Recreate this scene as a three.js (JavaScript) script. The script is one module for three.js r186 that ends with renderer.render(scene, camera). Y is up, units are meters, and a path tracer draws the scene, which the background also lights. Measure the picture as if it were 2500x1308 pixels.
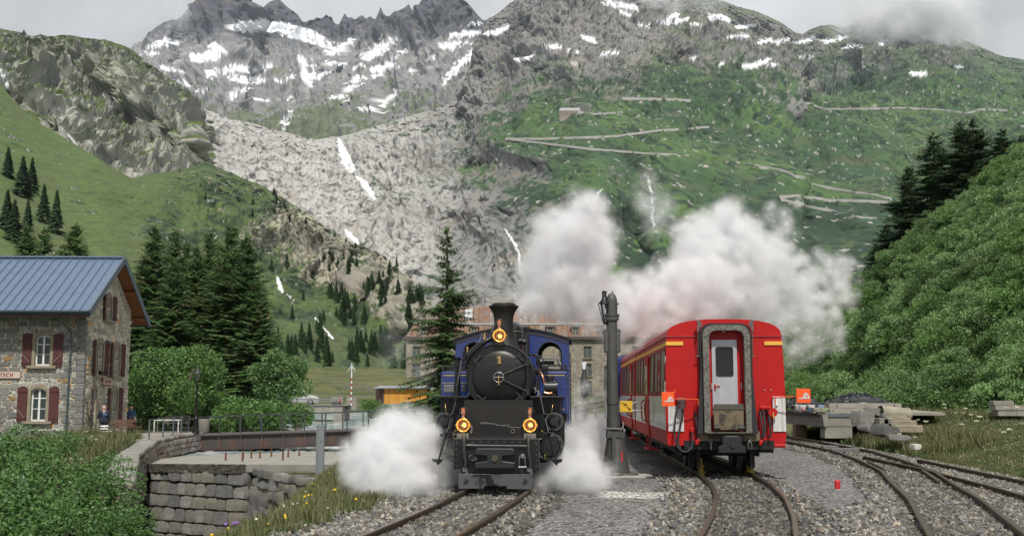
import * as THREE from 'three';
import { mergeGeometries, mergeVertices, toCreasedNormals } from 'three/addons/utils/BufferGeometryUtils.js';
import { RoundedBoxGeometry } from 'three/addons/geometries/RoundedBoxGeometry.js';
import { MarchingCubes } from 'three/addons/objects/MarchingCubes.js';
import { FontLoader } from 'three/addons/loaders/FontLoader.js';
import { TextGeometry } from 'three/addons/geometries/TextGeometry.js';
import { createNoise2D, createNoise3D } from 'simplex-noise';

// ---------------------------------------------------------------- camera, sky, sun, exposure
const scene = new THREE.Scene();
const FOCAL = 2600, EYE = 1.58, PITCH = Math.atan((965 - 654) / FOCAL);      // picture units of a 2500 x 1308 frame
const camera = new THREE.PerspectiveCamera(2 * Math.atan(654 / FOCAL) * 180 / Math.PI, 2500 / 1308, 0.5, 30000);
camera.position.set(0, EYE, 0);
camera.rotation.x = PITCH;
const renderer = new THREE.WebGLRenderer({ antialias: true });
renderer.toneMapping = THREE.LinearToneMapping;
renderer.toneMappingExposure = 1.22;
renderer.shadowMap.enabled = true;

function rng(seed) { let a = seed >>> 0; return () => { a = (a + 0x6d2b79f5) | 0; let t = Math.imul(a ^ (a >>> 15), 1 | a); t = (t + Math.imul(t ^ (t >>> 7), 61 | t)) ^ t; return ((t ^ (t >>> 14)) >>> 0) / 4294967296; }; }
const N2 = createNoise2D(rng(11)), N3 = createNoise3D(rng(12));
const clamp = (x, a = 0, b = 1) => Math.min(b, Math.max(a, x)), lerp = (a, b, t) => a + (b - a) * t;
const smooth = (a, b, x) => { const t = clamp((x - a) / (b - a)); return t * t * (3 - 2 * t); };
function fbm3(x, y, z, o = 4, g = 0.5) { let s = 0, a = 1, n = 0; for (let i = 0; i < o; i++) { s += a * N3(x, y, z); n += a; a *= g; x = x * 2.03 + 7.1; y = y * 2.03 + 3.7; z = z * 2.03 - 5.3; } return s / n; }
function ridge3(x, y, z, o = 4, g = 0.5) { let s = 0, a = 1, n = 0; for (let i = 0; i < o; i++) { const v = 1 - Math.abs(N3(x, y, z)); s += a * v * v; n += a; a *= g; x = x * 2.07 + 1.1; y = y * 2.07 + 9.7; z = z * 2.07 - 2.3; } return s / n; }
function fbm2(x, y, o = 4, g = 0.5) { let s = 0, a = 1, n = 0; for (let i = 0; i < o; i++) { s += a * N2(x, y); n += a; a *= g; x = x * 2.03 + 7.1; y = y * 2.03 + 3.7; } return s / n; }

const SUN_DIR = new THREE.Vector3(0.10, 0.84, 0.52).normalize();
const SUN_STRENGTH = 3.1;
{
  const W = 1024, H = 512, data = new Float32Array(W * H * 4);
  for (let r = 0; r < H; r++) for (let c = 0; c < W; c++) {
    const up = ((r + 0.5) / H - 0.5) * Math.PI, az = ((c + 0.5) / W - 0.5) * 2 * Math.PI;
    const x = Math.cos(az) * Math.cos(up), z = Math.sin(az) * Math.cos(up), y = Math.sin(up);
    const k = 1 / (Math.max(y, 0) + 0.22);                       // a deck of cloud seen in perspective
    const n = fbm3(x * k * 0.9 + 3, 0.4, z * k * 0.9, 6, 0.55), m = fbm3(x * 3.4, y * 7 + 9, z * 3.4, 5, 0.55);
    let v = 0.54 + 0.20 * n + 0.20 * m;
    const gap = smooth(0.30, 0.55, fbm3(x * k * 0.7 - 8, 1.4, z * k * 0.7 + 2, 5));
    const o = (r * W + c) * 4;
    data[o] = lerp(v * 0.985, 0.34, gap * 0.3); data[o + 1] = lerp(v * 0.99, 0.44, gap * 0.3); data[o + 2] = lerp(v * 1.02, 0.60, gap * 0.3); data[o + 3] = 1;
  }
  const t = new THREE.DataTexture(data, W, H, THREE.RGBAFormat, THREE.FloatType);
  t.mapping = THREE.EquirectangularReflectionMapping; t.magFilter = t.minFilter = THREE.LinearFilter; t.needsUpdate = true;
  scene.background = t; scene.environment = t;
}
const sun = new THREE.DirectionalLight(new THREE.Color(1.0, 0.95, 0.86), SUN_STRENGTH);
sun.position.copy(SUN_DIR).multiplyScalar(400);
sun.castShadow = true; sun.shadow.radius = 5;
sun.shadow.mapSize.set(4096, 4096);
Object.assign(sun.shadow.camera, { left: -120, right: 120, top: 120, bottom: -120, near: 1, far: 1200 });
sun.target.position.set(0, 0, -50);
scene.add(sun, sun.target);
scene.fog = new THREE.FogExp2(new THREE.Color(0.72, 0.86, 1.0), 0.00003);

// ---------------------------------------------------------------- helpers
const V = (x, y, z) => new THREE.Vector3(x, y, z);
const CP = Math.cos(PITCH), SP = Math.sin(PITCH);
function ray(px, py) { const x = (px - 1250) / FOCAL, y = -(py - 654) / FOCAL; return [x, y * CP + SP, -CP + y * SP]; }
function at(px, py, d) { const r = ray(px, py), k = d / -r[2]; return V(r[0] * k, EYE + r[1] * k, -d); }       // the point that far ahead on a sight line
function onY(px, py, y) { const r = ray(px, py), k = (y - EYE) / r[1]; return V(r[0] * k, y, r[2] * k); }
const names = new Map();
function numbered(n) { const k = names.get(n) ?? 0; names.set(n, k + 1); return k ? n + '_' + String(k).padStart(3, '0') : n; }
function tag(o, label, category, group, kind) { if (label) o.userData.label = label; if (category) o.userData.category = category; if (group) o.userData.group = group; if (kind) o.userData.kind = kind; return o; }
function thing(name, label, category, pos = [0, 0, 0], turn = 0, group) { const o = new THREE.Group(); o.name = numbered(name); o.position.set(...pos); o.rotation.y = turn; scene.add(o); return tag(o, label, category, group); }
function clean(g) {
  let q = g.index ? g.toNonIndexed() : g;
  for (const k of Object.keys(q.attributes)) if (!['position', 'normal', 'uv', 'color'].includes(k)) q.deleteAttribute(k);
  if (!q.attributes.normal) q.computeVertexNormals();
  if (!q.attributes.uv) q.setAttribute('uv', new THREE.BufferAttribute(new Float32Array(q.attributes.position.count * 2), 2));
  q.morphAttributes = {}; return q;
}
function join(list) { list = [].concat(list).flat(9); return list.length === 1 ? clean(list[0]) : mergeGeometries(list.map(clean)); }
function mesh(name, geos, mat, parent) {
  const m = new THREE.Mesh(geos.isBufferGeometry && geos.index ? geos : join(geos), mat); m.castShadow = m.receiveShadow = true;
  if (parent) { m.name = name; parent.add(m); } else { m.name = numbered(name); scene.add(m); }
  return m;
}
function copy(o, pos, turn, label, scale) { const c = o.clone(); c.name = numbered(o.name.replace(/_\d+$/, '')); c.userData = { ...o.userData }; if (pos) c.position.set(...pos); if (turn !== undefined) c.rotation.y = turn; if (label) c.userData.label = label; if (scale) c.scale.set(...[].concat(scale, scale, scale).slice(0, 3)); scene.add(c); return c; }
const put = (g, x = 0, y = 0, z = 0, rx = 0, ry = 0, rz = 0) => { if (rx || ry || rz) g.applyMatrix4(new THREE.Matrix4().makeRotationFromEuler(new THREE.Euler(rx, ry, rz))); g.translate(x, y, z); return g; };
const bx = (w, h, d, x, y, z, rx, ry, rz) => put(new THREE.BoxGeometry(w, h, d), x, y, z, rx, ry, rz);
const rb = (w, h, d, x, y, z, r = 0.02, rx, ry, rz) => put(new RoundedBoxGeometry(w, h, d, 2, r), x, y, z, rx, ry, rz);
const box2 = (x0, x1, y0, y1, z0, z1) => bx(x1 - x0, y1 - y0, z1 - z0, (x0 + x1) / 2, (y0 + y1) / 2, (z0 + z1) / 2);
const cyl = (r0, r1, h, x, y, z, axis = 'y', s = 20, open = false) => put(new THREE.CylinderGeometry(r1, r0, h, s, 1, open), x, y, z, axis === 'z' ? Math.PI / 2 : 0, 0, axis === 'x' ? -Math.PI / 2 : 0);
const tor = (R, r, x, y, z, rx, ry, s = 28, arc = Math.PI * 2, rz = 0) => put(new THREE.TorusGeometry(R, r, 8, s, arc), x, y, z, rx, ry, rz);
const sph = (r, x, y, z, s = 16, sy = 1) => { const g = new THREE.SphereGeometry(r, s, Math.max(8, s >> 1)); g.scale(1, sy, 1); g.translate(x, y, z); return g; };
const lathe = (pts, s = 28, x = 0, y = 0, z = 0) => put(new THREE.LatheGeometry(pts.map((p) => new THREE.Vector2(...p)), s), x, y, z);
const tube = (pts, r, s = 8, n = 0) => new THREE.TubeGeometry(new THREE.CatmullRomCurve3(pts.map((p) => (p.isVector3 ? p : V(...p))), false, 'catmullrom', 0.5), n || Math.max(4, pts.length * 6), r, s);
function rod(a, b, r, s = 8, r2 = r) { a = a.isVector3 ? a : V(...a); b = b.isVector3 ? b : V(...b); const d = b.clone().sub(a), g = new THREE.CylinderGeometry(r2, r, d.length(), s); g.applyQuaternion(new THREE.Quaternion().setFromUnitVectors(V(0, 1, 0), d.normalize())); g.translate(...a.clone().add(b).multiplyScalar(0.5).toArray()); return g; }
function slab(pts, depth, bevel = 0, holes = []) {            // an outline in x, y given thickness along z (0 .. depth)
  const s = pts.getPoints ? pts : new THREE.Shape(pts.map((p) => new THREE.Vector2(...p)));
  for (const h of holes) s.holes.push(h.getPoints ? h : new THREE.Path(h.map((p) => new THREE.Vector2(...p))));
  return new THREE.ExtrudeGeometry(s, { depth, bevelEnabled: bevel > 0, bevelSize: bevel, bevelThickness: bevel, bevelSegments: 2, curveSegments: 20 });
}
function boxUV(g, k = 1) {                                    // uv in metres by the way each face points
  g = clean(g); const p = g.attributes.position, n = g.attributes.normal, uv = g.attributes.uv;
  for (let i = 0; i < p.count; i += 3) {
    const e1 = V(p.getX(i + 1) - p.getX(i), p.getY(i + 1) - p.getY(i), p.getZ(i + 1) - p.getZ(i)), e2 = V(p.getX(i + 2) - p.getX(i), p.getY(i + 2) - p.getY(i), p.getZ(i + 2) - p.getZ(i)), c = e1.cross(e2);
    const ax = Math.abs(c.x), ay = Math.abs(c.y), az = Math.abs(c.z);
    for (let j = i; j < i + 3; j++) {
      const x = p.getX(j), y = p.getY(j), z = p.getZ(j);
      if (az >= ax && az >= ay) uv.setXY(j, x * k, y * k); else if (ax >= ay) uv.setXY(j, z * k + 3.3, y * k); else uv.setXY(j, x * k, z * k + 1.7);
    }
  }
  return g;
}
// textures: tileable noise through a 4-d torus is dear, so wrap a lattice instead
function tileNoise(period, seed) { const r = rng(seed), g = Array.from({ length: period * period }, () => r()); return (x, y) => { const xi = Math.floor(x), yi = Math.floor(y), fx = x - xi, fy = y - yi, u = fx * fx * (3 - 2 * fx), v = fy * fy * (3 - 2 * fy), at_ = (a, b) => g[((a % period) + period) % period + period * (((b % period) + period) % period)]; return lerp(lerp(at_(xi, yi), at_(xi + 1, yi), u), lerp(at_(xi, yi + 1), at_(xi + 1, yi + 1), u), v); }; }
function tileFbm(seed, base, oct, g = 0.5) { const ns = Array.from({ length: oct }, (_, i) => tileNoise(base << i, seed + i * 17)); let tot = 0; for (let i = 0; i < oct; i++) tot += g ** i; return (u, v) => { let s = 0; for (let i = 0; i < oct; i++) s += g ** i * ns[i](u * (base << i), v * (base << i)); return s / tot; }; }
const toSRGB = (c) => (c <= 0.0031308 ? c * 12.92 : 1.055 * c ** (1 / 2.4) - 0.055);
function tex(w, h, fn, srgb = true, rep = 1) {                // fn(u, v) gives linear r, g, b (or one number)
  const d = new Uint8Array(w * h * 4);
  for (let y = 0; y < h; y++) for (let x = 0; x < w; x++) { const c = fn((x + 0.5) / w, (y + 0.5) / h, x, y), o = (y * w + x) * 4; for (let k = 0; k < 3; k++) { const v = typeof c === 'number' ? c : c[k]; d[o + k] = 255 * clamp(srgb ? toSRGB(clamp(v)) : v); } d[o + 3] = 255; }
  const t = new THREE.DataTexture(d, w, h); t.wrapS = t.wrapT = THREE.RepeatWrapping; t.magFilter = THREE.LinearFilter; t.minFilter = THREE.LinearMipmapLinearFilter; t.generateMipmaps = true;
  if (srgb) t.colorSpace = THREE.SRGBColorSpace; [].concat(rep).length > 1 ? t.repeat.set(...rep) : t.repeat.set(rep, rep); t.needsUpdate = true; return t;
}
const lin = (r, g, b) => new THREE.Color().setRGB(r, g, b);
const std = (c, roughness = 0.8, metalness = 0, more = {}) => new THREE.MeshStandardMaterial({ color: c.isColor ? c : lin(...[].concat(c, c, c).slice(0, 3)), roughness, metalness, ...more });
function instanced(name, geo, mat, matrices, colors, parent) {
  const m = new THREE.InstancedMesh(geo, mat, matrices.length);
  matrices.forEach((q, i) => m.setMatrixAt(i, q)); if (colors) colors.forEach((c, i) => m.setColorAt(i, c));
  m.castShadow = m.receiveShadow = true; if (parent) { m.name = name; parent.add(m); } else { m.name = numbered(name); scene.add(m); } return m;
}
const M4 = (x, y, z, rx, ry, rz, sx, sy = sx, sz = sx) => new THREE.Matrix4().compose(V(x, y, z), new THREE.Quaternion().setFromEuler(new THREE.Euler(rx, ry, rz)), V(sx, sy, sz));
function poly(list, x, k = 1) {                               // a value along a list of [x, v1, v2 ...], straight between
  if (x <= list[0][0]) return list[0][k]; for (let i = 1; i < list.length; i++) if (x <= list[i][0]) return lerp(list[i - 1][k], list[i][k], (x - list[i - 1][0]) / (list[i][0] - list[i - 1][0])); return list[list.length - 1][k];
}
// ---------------------------------------------------------------- mountains: relief with real distance, one sheet for each range
const matEarth = new THREE.MeshStandardMaterial({ vertexColors: true, roughness: 0.95, metalness: 0, flatShading: true });
function segDist(x, y, s) {                                   // how far inside a list of strokes [[x, y, half width] ...] a place is: 1 in the middle, 0 at the edge, less outside
  let best = -9;
  for (const st of s) {
    if (x < st.lo[0] || x > st.hi[0] || y < st.lo[1] || y > st.hi[1]) continue;
    for (let i = 0; i + 1 < st.length; i++) {
      const [ax, ay, aw] = st[i], [bx_, by_, bw] = st[i + 1], dx = bx_ - ax, dy = by_ - ay, t = clamp(((x - ax) * dx + (y - ay) * dy) / (dx * dx + dy * dy + 1e-6)), w = lerp(aw, bw, t), e = Math.hypot(x - ax - dx * t, y - ay - dy * t);
      best = Math.max(best, 1 - e / w);
    }
  }
  return best;
}
const strokes = (list) => list.map((s) => { const w = 3 * Math.max(...s.map((p) => p[2])); s.lo = [Math.min(...s.map((p) => p[0])) - w, Math.min(...s.map((p) => p[1])) - w]; s.hi = [Math.max(...s.map((p) => p[0])) + w, Math.max(...s.map((p) => p[1])) + w]; return s; });
function anchored(list) {                                     // smooth field through scattered places
  const n = list[0].length - 2;
  return (x, y) => { const out = new Array(n).fill(0); let tot = 0; for (const a of list) { const w = 1 / ((x - a[0]) ** 2 + ((y - a[1]) * 1.3) ** 2 + 300) ** 2; tot += w; for (let k = 0; k < n; k++) out[k] += w * a[k + 2]; } return out.map((v) => v / tot); };
}
const toPix = (x, y, z) => { const yy = y - EYE, zc = -z * CP + yy * SP, yc = yy * CP + z * SP; return [1250 + FOCAL * x / zc, 654 - FOCAL * yc / zc]; };   // which picture unit a place is seen at
function relief({ name, label, nu, nv, x0, x1, sky, base, pow = 1.1, bulge, disp, color, ease, warp = 0 }) {
  const P = new Float32Array((nu + 1) * (nv + 1) * 3), Q = new Float32Array(P.length), PX = new Float32Array((nu + 1) * (nv + 1)), PY = new Float32Array(PX.length), id = (i, j) => j * (nu + 1) + i;
  for (let j = 0; j <= nv; j++) for (let i = 0; i <= nu; i++) {
    const px = lerp(x0, x1, i / nu), f = ease ? ease(j / nv) : j / nv, py = lerp(poly(base, px, 1), poly(sky, px, 1), f), d0 = poly(base, px, 2), d1 = poly(sky, px, 2);
    let d = d0 * Math.pow(d1 / d0, Math.pow(f, pow)); if (bulge) d *= 1 + bulge(px, py, f);
    const wob = warp * smooth(0, 0.1, f) * smooth(1, 0.85, f) * smooth(x0, x0 + 60, px) * smooth(x1, x1 - 60, px), p = at(px + wob * N2(px * 0.003, py * 0.006), py, d), k = id(i, j); PX[k] = px; PY[k] = py; P.set([p.x, p.y, p.z], k * 3);
  }
  const n = V(), e1 = V(), e2 = V();
  const normal = (A, i, j) => { const a = id(Math.max(i - 1, 0), j) * 3, b = id(Math.min(i + 1, nu), j) * 3, c = id(i, Math.max(j - 1, 0)) * 3, e = id(i, Math.min(j + 1, nv)) * 3; e1.set(A[b] - A[a], A[b + 1] - A[a + 1], A[b + 2] - A[a + 2]); e2.set(A[e] - A[c], A[e + 1] - A[c + 1], A[e + 2] - A[c + 2]); return n.crossVectors(e1, e2).normalize(); };
  for (let j = 0; j <= nv; j++) for (let i = 0; i <= nu; i++) {   // raised along the face and along the sight line, less near the crest so that the skyline stays
    const k = id(i, j), q = normal(P, i, j), h = disp(P[k * 3], P[k * 3 + 1], P[k * 3 + 2] * 0.3, PX[k], PY[k], j / nv, -P[k * 3 + 2]), L = Math.hypot(P[k * 3], P[k * 3 + 1], P[k * 3 + 2]), f = j / nv, m = 0.95 * (1 - smooth(0.84, 1, f)), o = h * (1.3 - m * 0.7) / L;
    for (let c = 0; c < 3; c++) Q[k * 3 + c] = P[k * 3 + c] * (1 - o) + [q.x, q.y, q.z][c] * h * m; Q[k * 3 + 1] += h * 0.10 * smooth(0.88, 1, f);
  }
  const back = 4, all = new Float32Array((nu + 1) * (nv + 1 + back) * 3), col = new Float32Array(all.length); all.set(Q);
  for (let j = 0; j <= nv; j++) for (let i = 0; i <= nu; i++) { const k = id(i, j), q = normal(Q, i, j), [sx, sy] = toPix(Q[k * 3], Q[k * 3 + 1], Q[k * 3 + 2]), c = color(Q[k * 3], Q[k * 3 + 1], Q[k * 3 + 2] * 0.3, q, sx, sy, j / nv, -Q[k * 3 + 2]); col.set(c, k * 3); }
  for (let b = 1; b <= back; b++) for (let i = 0; i <= nu; i++) {  // the far side, falling away behind the crest
    const k = id(i, nv) * 3, o = id(i, nv + b) * 3, g = b / back, m = 1 + 0.22 * g; all.set([Q[k] * m, lerp(Q[k + 1], 0, g * g * 0.9 + 0.1 * g), Q[k + 2] * m], o); col.set(col.subarray(k, k + 3), o);
  }
  const idx = new Uint32Array(nu * (nv + back) * 6); let w = 0;
  for (let j = 0; j < nv + back; j++) for (let i = 0; i < nu; i++) { const a = id(i, j), b = a + 1, c = a + nu + 1, d = c + 1; idx.set((i + j) % 2 ? [a, b, d, a, d, c] : [a, b, c, b, d, c], w); w += 6; }
  const g = new THREE.BufferGeometry(); g.setAttribute('position', new THREE.BufferAttribute(all, 3)); g.setAttribute('color', new THREE.BufferAttribute(col, 3)); g.setIndex(new THREE.BufferAttribute(idx, 1)); g.computeVertexNormals();
  const m = new THREE.Mesh(g, matEarth); m.name = name; m.castShadow = m.receiveShadow = true; tag(m, label, 'mountain', null, 'structure'); scene.add(m);
  const find = (px, py) => { const i = clamp(Math.round((px - x0) / (x1 - x0) * nu), 0, nu); let best = null; for (let j = nv; j > 0; j--) { const a = id(i, j) * 3, b = id(i, j - 1) * 3, ya = toPix(Q[a], Q[a + 1], Q[a + 2])[1], yb = toPix(Q[b], Q[b + 1], Q[b + 2])[1]; if ((ya - py) * (yb - py) <= 0) { const t = Math.abs(yb - ya) < 1e-6 ? 0 : (py - ya) / (yb - ya); best = V(lerp(Q[a], Q[b], t), lerp(Q[a + 1], Q[b + 1], t), lerp(Q[a + 2], Q[b + 2], t)); } } return best; };
  return { mesh: m, find };
}
const mixc = (a, b, t) => [lerp(a[0], b[0], t), lerp(a[1], b[1], t), lerp(a[2], b[2], t)];
const snowA = strokes([
  [[575, 65, 11], [640, 62, 14], [700, 72, 16], [760, 90, 16], [800, 108, 10]], [[800, 130, 6], [830, 115, 9], [860, 97, 4]], [[360, 115, 3], [385, 108, 7], [408, 97, 4]], [[405, 115, 3], [425, 104, 6], [437, 99, 3]],
  [[340, 135, 5], [362, 130, 6], [380, 125, 3]], [[470, 142, 9], [495, 140, 10], [520, 132, 15], [525, 110, 9], [548, 127, 5]], [[505, 185, 5], [540, 172, 8], [580, 165, 9], [620, 172, 8], [660, 157, 4]], [[560, 190, 7], [600, 195, 8], [640, 195, 5]],
  [[395, 165, 6], [420, 170, 6], [450, 175, 4]], [[430, 205, 9], [460, 200, 5]], [[560, 240, 5], [580, 222, 9], [610, 215, 4]], [[733, 140, 6], [738, 165, 8], [745, 190, 8], [757, 210, 4]], [[762, 150, 3], [760, 190, 5]], [[690, 312, 5], [697, 290, 6], [708, 272, 4]],
  [[790, 150, 5], [830, 155, 5]], [[770, 190, 2.5], [800, 170, 3]], [[806, 238, 4], [840, 235, 6], [855, 210, 7], [885, 185, 5]], [[880, 265, 5], [930, 262, 8], [960, 235, 7], [970, 222, 4]], [[895, 140, 9], [920, 125, 12], [950, 105, 9], [968, 95, 4]],
  [[910, 170, 8], [935, 165, 9], [960, 155, 6]], [[915, 187, 5], [940, 177, 5]], [[1005, 177, 4], [1015, 168, 4]], [[960, 140, 5], [985, 122, 5]], [[1080, 202, 3], [1095, 182, 4], [1130, 150, 8], [1158, 122, 8], [1172, 103, 5]],
  [[1080, 115, 5], [1110, 107, 7], [1140, 100, 5]], [[1100, 87, 5], [1150, 80, 6], [1178, 80, 4]], [[1155, 60, 5], [1172, 57, 4]], [[600, 236, 3], [650, 244, 2]], [[680, 200, 3], [705, 190, 4], [715, 180, 3]], [[860, 165, 3], [885, 158, 3]], [[700, 245, 2], [725, 232, 3]], [[1045, 145, 3], [1062, 135, 3]], [[480, 225, 2.5], [505, 218, 2.5]],
]);
const snowB = strokes([
  [[1262, 146, 4], [1285, 140, 6], [1305, 132, 3]], [[1325, 115, 3], [1350, 113, 5], [1375, 113, 3]], [[1385, 119, 3], [1408, 126, 3]], [[1425, 90, 4], [1440, 95, 8], [1452, 102, 4]], [[1480, 4, 8], [1510, 12, 8], [1556, 20, 6]], [[1518, 28, 5], [1540, 38, 4]],
  [[1486, 128, 4], [1515, 130, 3]], [[1186, 85, 4], [1220, 78, 7], [1238, 63, 5]], [[1630, 48, 5], [1652, 36, 6], [1660, 50, 3]], [[1608, 52, 5], [1650, 56, 3], [1680, 46, 4]], [[1735, 40, 6], [1760, 41, 7], [1785, 50, 4]], [[1803, 66, 5], [1845, 62, 4]], [[1780, 92, 4], [1822, 86, 5]], [[1850, 105, 3], [1885, 97, 5]], [[1897, 105, 4], [1930, 95, 3]],
  [[1820, 163, 6], [1850, 158, 6], [1873, 145, 7], [1880, 158, 4], [1897, 158, 3]], [[1945, 105, 3], [1990, 92, 5]], [[2010, 102, 4], [2070, 90, 3]], [[2225, 179, 4], [2257, 179, 6]], [[2150, 104, 5], [2160, 101, 3]], [[2060, 118, 3], [2102, 112, 5]], [[1690, 60, 3], [1712, 60, 3]], [[1690, 144, 3], [1705, 140, 3]], [[1752, 153, 2.5], [1762, 153, 2.5]], [[2340, 165, 3], [2350, 162, 3]], [[1950, 140, 2.5], [1985, 137, 2.5]], [[1470, 135, 3], [1500, 126, 3]], [[1560, 60, 3], [1590, 64, 3]],
]);
const fallsB = strokes([[[826, 342, 5], [838, 370, 9], [848, 395, 13], [858, 412, 9]], [[872, 432, 3], [890, 448, 7], [903, 468, 6], [914, 485, 3]], [[845, 565, 5], [870, 590, 7]], [[1232, 560, 1.8], [1255, 590, 2.2], [1268, 620, 2.4], [1270, 664, 2]], [[1584, 430, 2], [1590, 480, 2.2], [1597, 552, 2]], [[1448, 500, 1.4], [1470, 460, 1.4]]]);
const fieldB = anchored([  // place: grass, pale rock, dark shrub
  [600, 350, 0, .95, 0], [750, 420, 0, 1, 0], [850, 480, 0, 1, 0], [950, 420, .03, .95, 0], [1000, 330, .08, .85, 0], [1080, 300, .2, .6, 0], [1150, 230, .18, .4, 0], [1000, 600, 0, .9, 0], [1050, 480, .06, .7, 0], [1060, 400, .2, .5, 0], [1150, 560, .16, .42, 0], [1180, 650, .12, .45, 0], [1120, 720, .15, .42, 0], [1250, 720, .2, .38, 0],
  [1180, 400, .48, .28, .1], [1200, 310, .62, .35, 0], [1300, 450, .55, .25, .3], [1350, 520, .4, .2, .3], [1250, 560, .32, .28, .2], [1400, 420, .72, .2, .2], [1450, 330, .88, .25, 0], [1300, 300, .8, .35, 0], [1500, 480, .68, .25, .2], [1540, 560, .6, .2, .5], [1600, 560, .75, .2, .3], [1560, 650, .95, .05, .9], [1650, 700, .9, .1, .8], [1700, 420, .9, .25, 0], [1800, 350, .93, .2, 0], [1900, 450, .95, .1, .1],
  [2000, 380, .95, .1, .15], [2100, 560, .97, .1, .5], [1900, 560, .97, .1, .7], [1990, 650, .95, .1, .8], [1700, 290, .75, .35, .1], [1640, 250, .7, .4, .1], [1500, 210, .5, .2, .3], [1400, 230, .42, .15, .3], [1250, 240, .5, .3, .1], [1550, 100, .25, .4, 0], [1350, 80, .22, .3, 0], [1300, 180, .4, .3, 0], [1250, 60, .12, .22, 0], [1450, 150, .35, .35, 0], [1700, 120, .4, .3, .1],
  [1650, 190, .75, .2, .4], [1750, 220, .85, .15, .4], [1900, 120, .42, .25, 0], [2000, 150, .6, .3, 0], [1950, 200, .55, .45, 0], [2200, 110, .5, .2, .2], [2300, 150, .6, .2, .2], [2250, 220, .85, .25, .1], [2450, 200, .85, .2, .1], [2150, 250, .9, .2, .1], [2200, 340, .93, .2, 0], [2400, 330, .95, .15, 0], [2300, 420, .93, .15, 0], [2100, 420, .95, .1, 0], [2450, 420, .8, .3, .2],
]);
const fracture = (x, y, z, k) => { const v = ridge3(x * k, y * k * 0.7, z * k * 0.6, 3, 0.55); return v; };
const rangeFar = relief({
  name: 'far_mountain', label: 'jagged grey peaks with snow fields rising behind the pale rock slabs', nu: 460, nv: 160, x0: 240, x1: 1340,
  sky: [[240, 170, 6200], [308, 118, 6200], [342, 105, 6200], [360, 79, 6600], [391, 57, 6800], [416, 45, 6800], [432, 46, 6500], [445, 37, 6200], [470, 10, 6100], [500, -30, 6000], [555, -95, 5900], [595, -40, 5900], [614, 0, 5900], [626, 38, 5950], [632, 26, 6300], [656, 5, 6400], [680, -2, 6400], [705, 20, 6400], [729, 39, 6400], [737, 55, 6300], [746, 56, 6300], [762, 50, 6300], [773, 44, 6300], [784, 47, 6300], [795, 36, 6300], [803, 42, 6300], [808, 40, 6300], [815, 56, 6300], [827, 60, 6300], [834, 48, 6300], [841, 33, 6300], [848, 45, 6300], [858, 44, 6300], [864, 50, 6300], [872, 44, 6300], [883, 36, 6300], [893, 44, 6300], [903, 38, 6300], [915, 45, 6300], [922, 34, 6300], [929, 16, 6300], [935, 33, 6300], [942, 41, 6250], [951, 40, 6200], [962, 30, 6200], [971, 27, 6200], [985, 20, 6200], [998, 9, 6200], [1003, 20, 6150], [1010, 27, 6100], [1017, 18, 6000], [1030, 0, 6000], [1050, -25, 6000], [1075, -45, 5900], [1100, -30, 5800], [1138, 5, 5700], [1162, 30, 5600], [1180, 46, 5500], [1200, 48, 5500], [1260, 60, 5500], [1340, 80, 5500]],
  base: [[240, 330, 3600], [700, 400, 3300], [1100, 380, 3300], [1340, 300, 3600]], pow: 0.9,
  bulge: (px, py, f) => 0.10 * Math.exp(-(((px - 650) / 120) ** 2) - ((py - 110) / 60) ** 2) - 0.05 * Math.exp(-(((px - 1060) / 110) ** 2)) * f,
  disp: (x, y, z, px, py, f) => { const hi = smooth(130, 40, py), cut = hi * 150 * (ridge3(x * 0.0042, y * 0.0011, z * 0.003, 4, 0.55) - 0.55); return 130 * fbm3(x * 0.0011, y * 0.0011, z * 0.0011, 3) + 70 * (ridge3(x * 0.0035, y * 0.002, z * 0.003, 4) - 0.5) + 22 * fbm3(x * 0.013, y * 0.013, z * 0.013, 3) + cut; },
  color: (x, y, z, n, px, py, f) => {
    const a = fbm3(x * 0.004, y * 0.004, z * 0.004, 4), b = fbm3(x * 0.02, y * 0.02, z * 0.02, 3), hi = smooth(140, 60, py + 40 * a + (px > 640 && px < 900 ? 0 : 10));
    let c = mixc([0.21, 0.21, 0.215], [0.075, 0.08, 0.095], hi); c = mixc(c, [0.34, 0.33, 0.31], smooth(0.0, 0.5, b + 0.5 * N3(x * 0.05, y * 0.05, z * 0.05)) * (1 - hi)); c = mixc(c, [0.06, 0.062, 0.07], smooth(0.78, 0.92, ridge3(x * 0.012, y * 0.005, z * 0.012, 2)) * 0.7);
    c = mixc(c, [0.10, 0.13, 0.055], smooth(0.0, 0.25, a + b * 0.8 + (py - 235) / 130) * 0.85 * (n.y > 0.2 ? 1 : 0.5));
    c = mixc(c, [0.22, 0.15, 0.11], smooth(0.2, 0.5, b + a * 0.4) * hi * 0.4);
    const j = N3(x * 0.05, y * 0.05, z * 0.05), s = segDist(px + 12 * b + 6 * a + 5 * j, py + 6 * b + 3 * j, snowA); return s > 0 ? [0.86, 0.88, 0.92] : c;
  },
});
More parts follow.
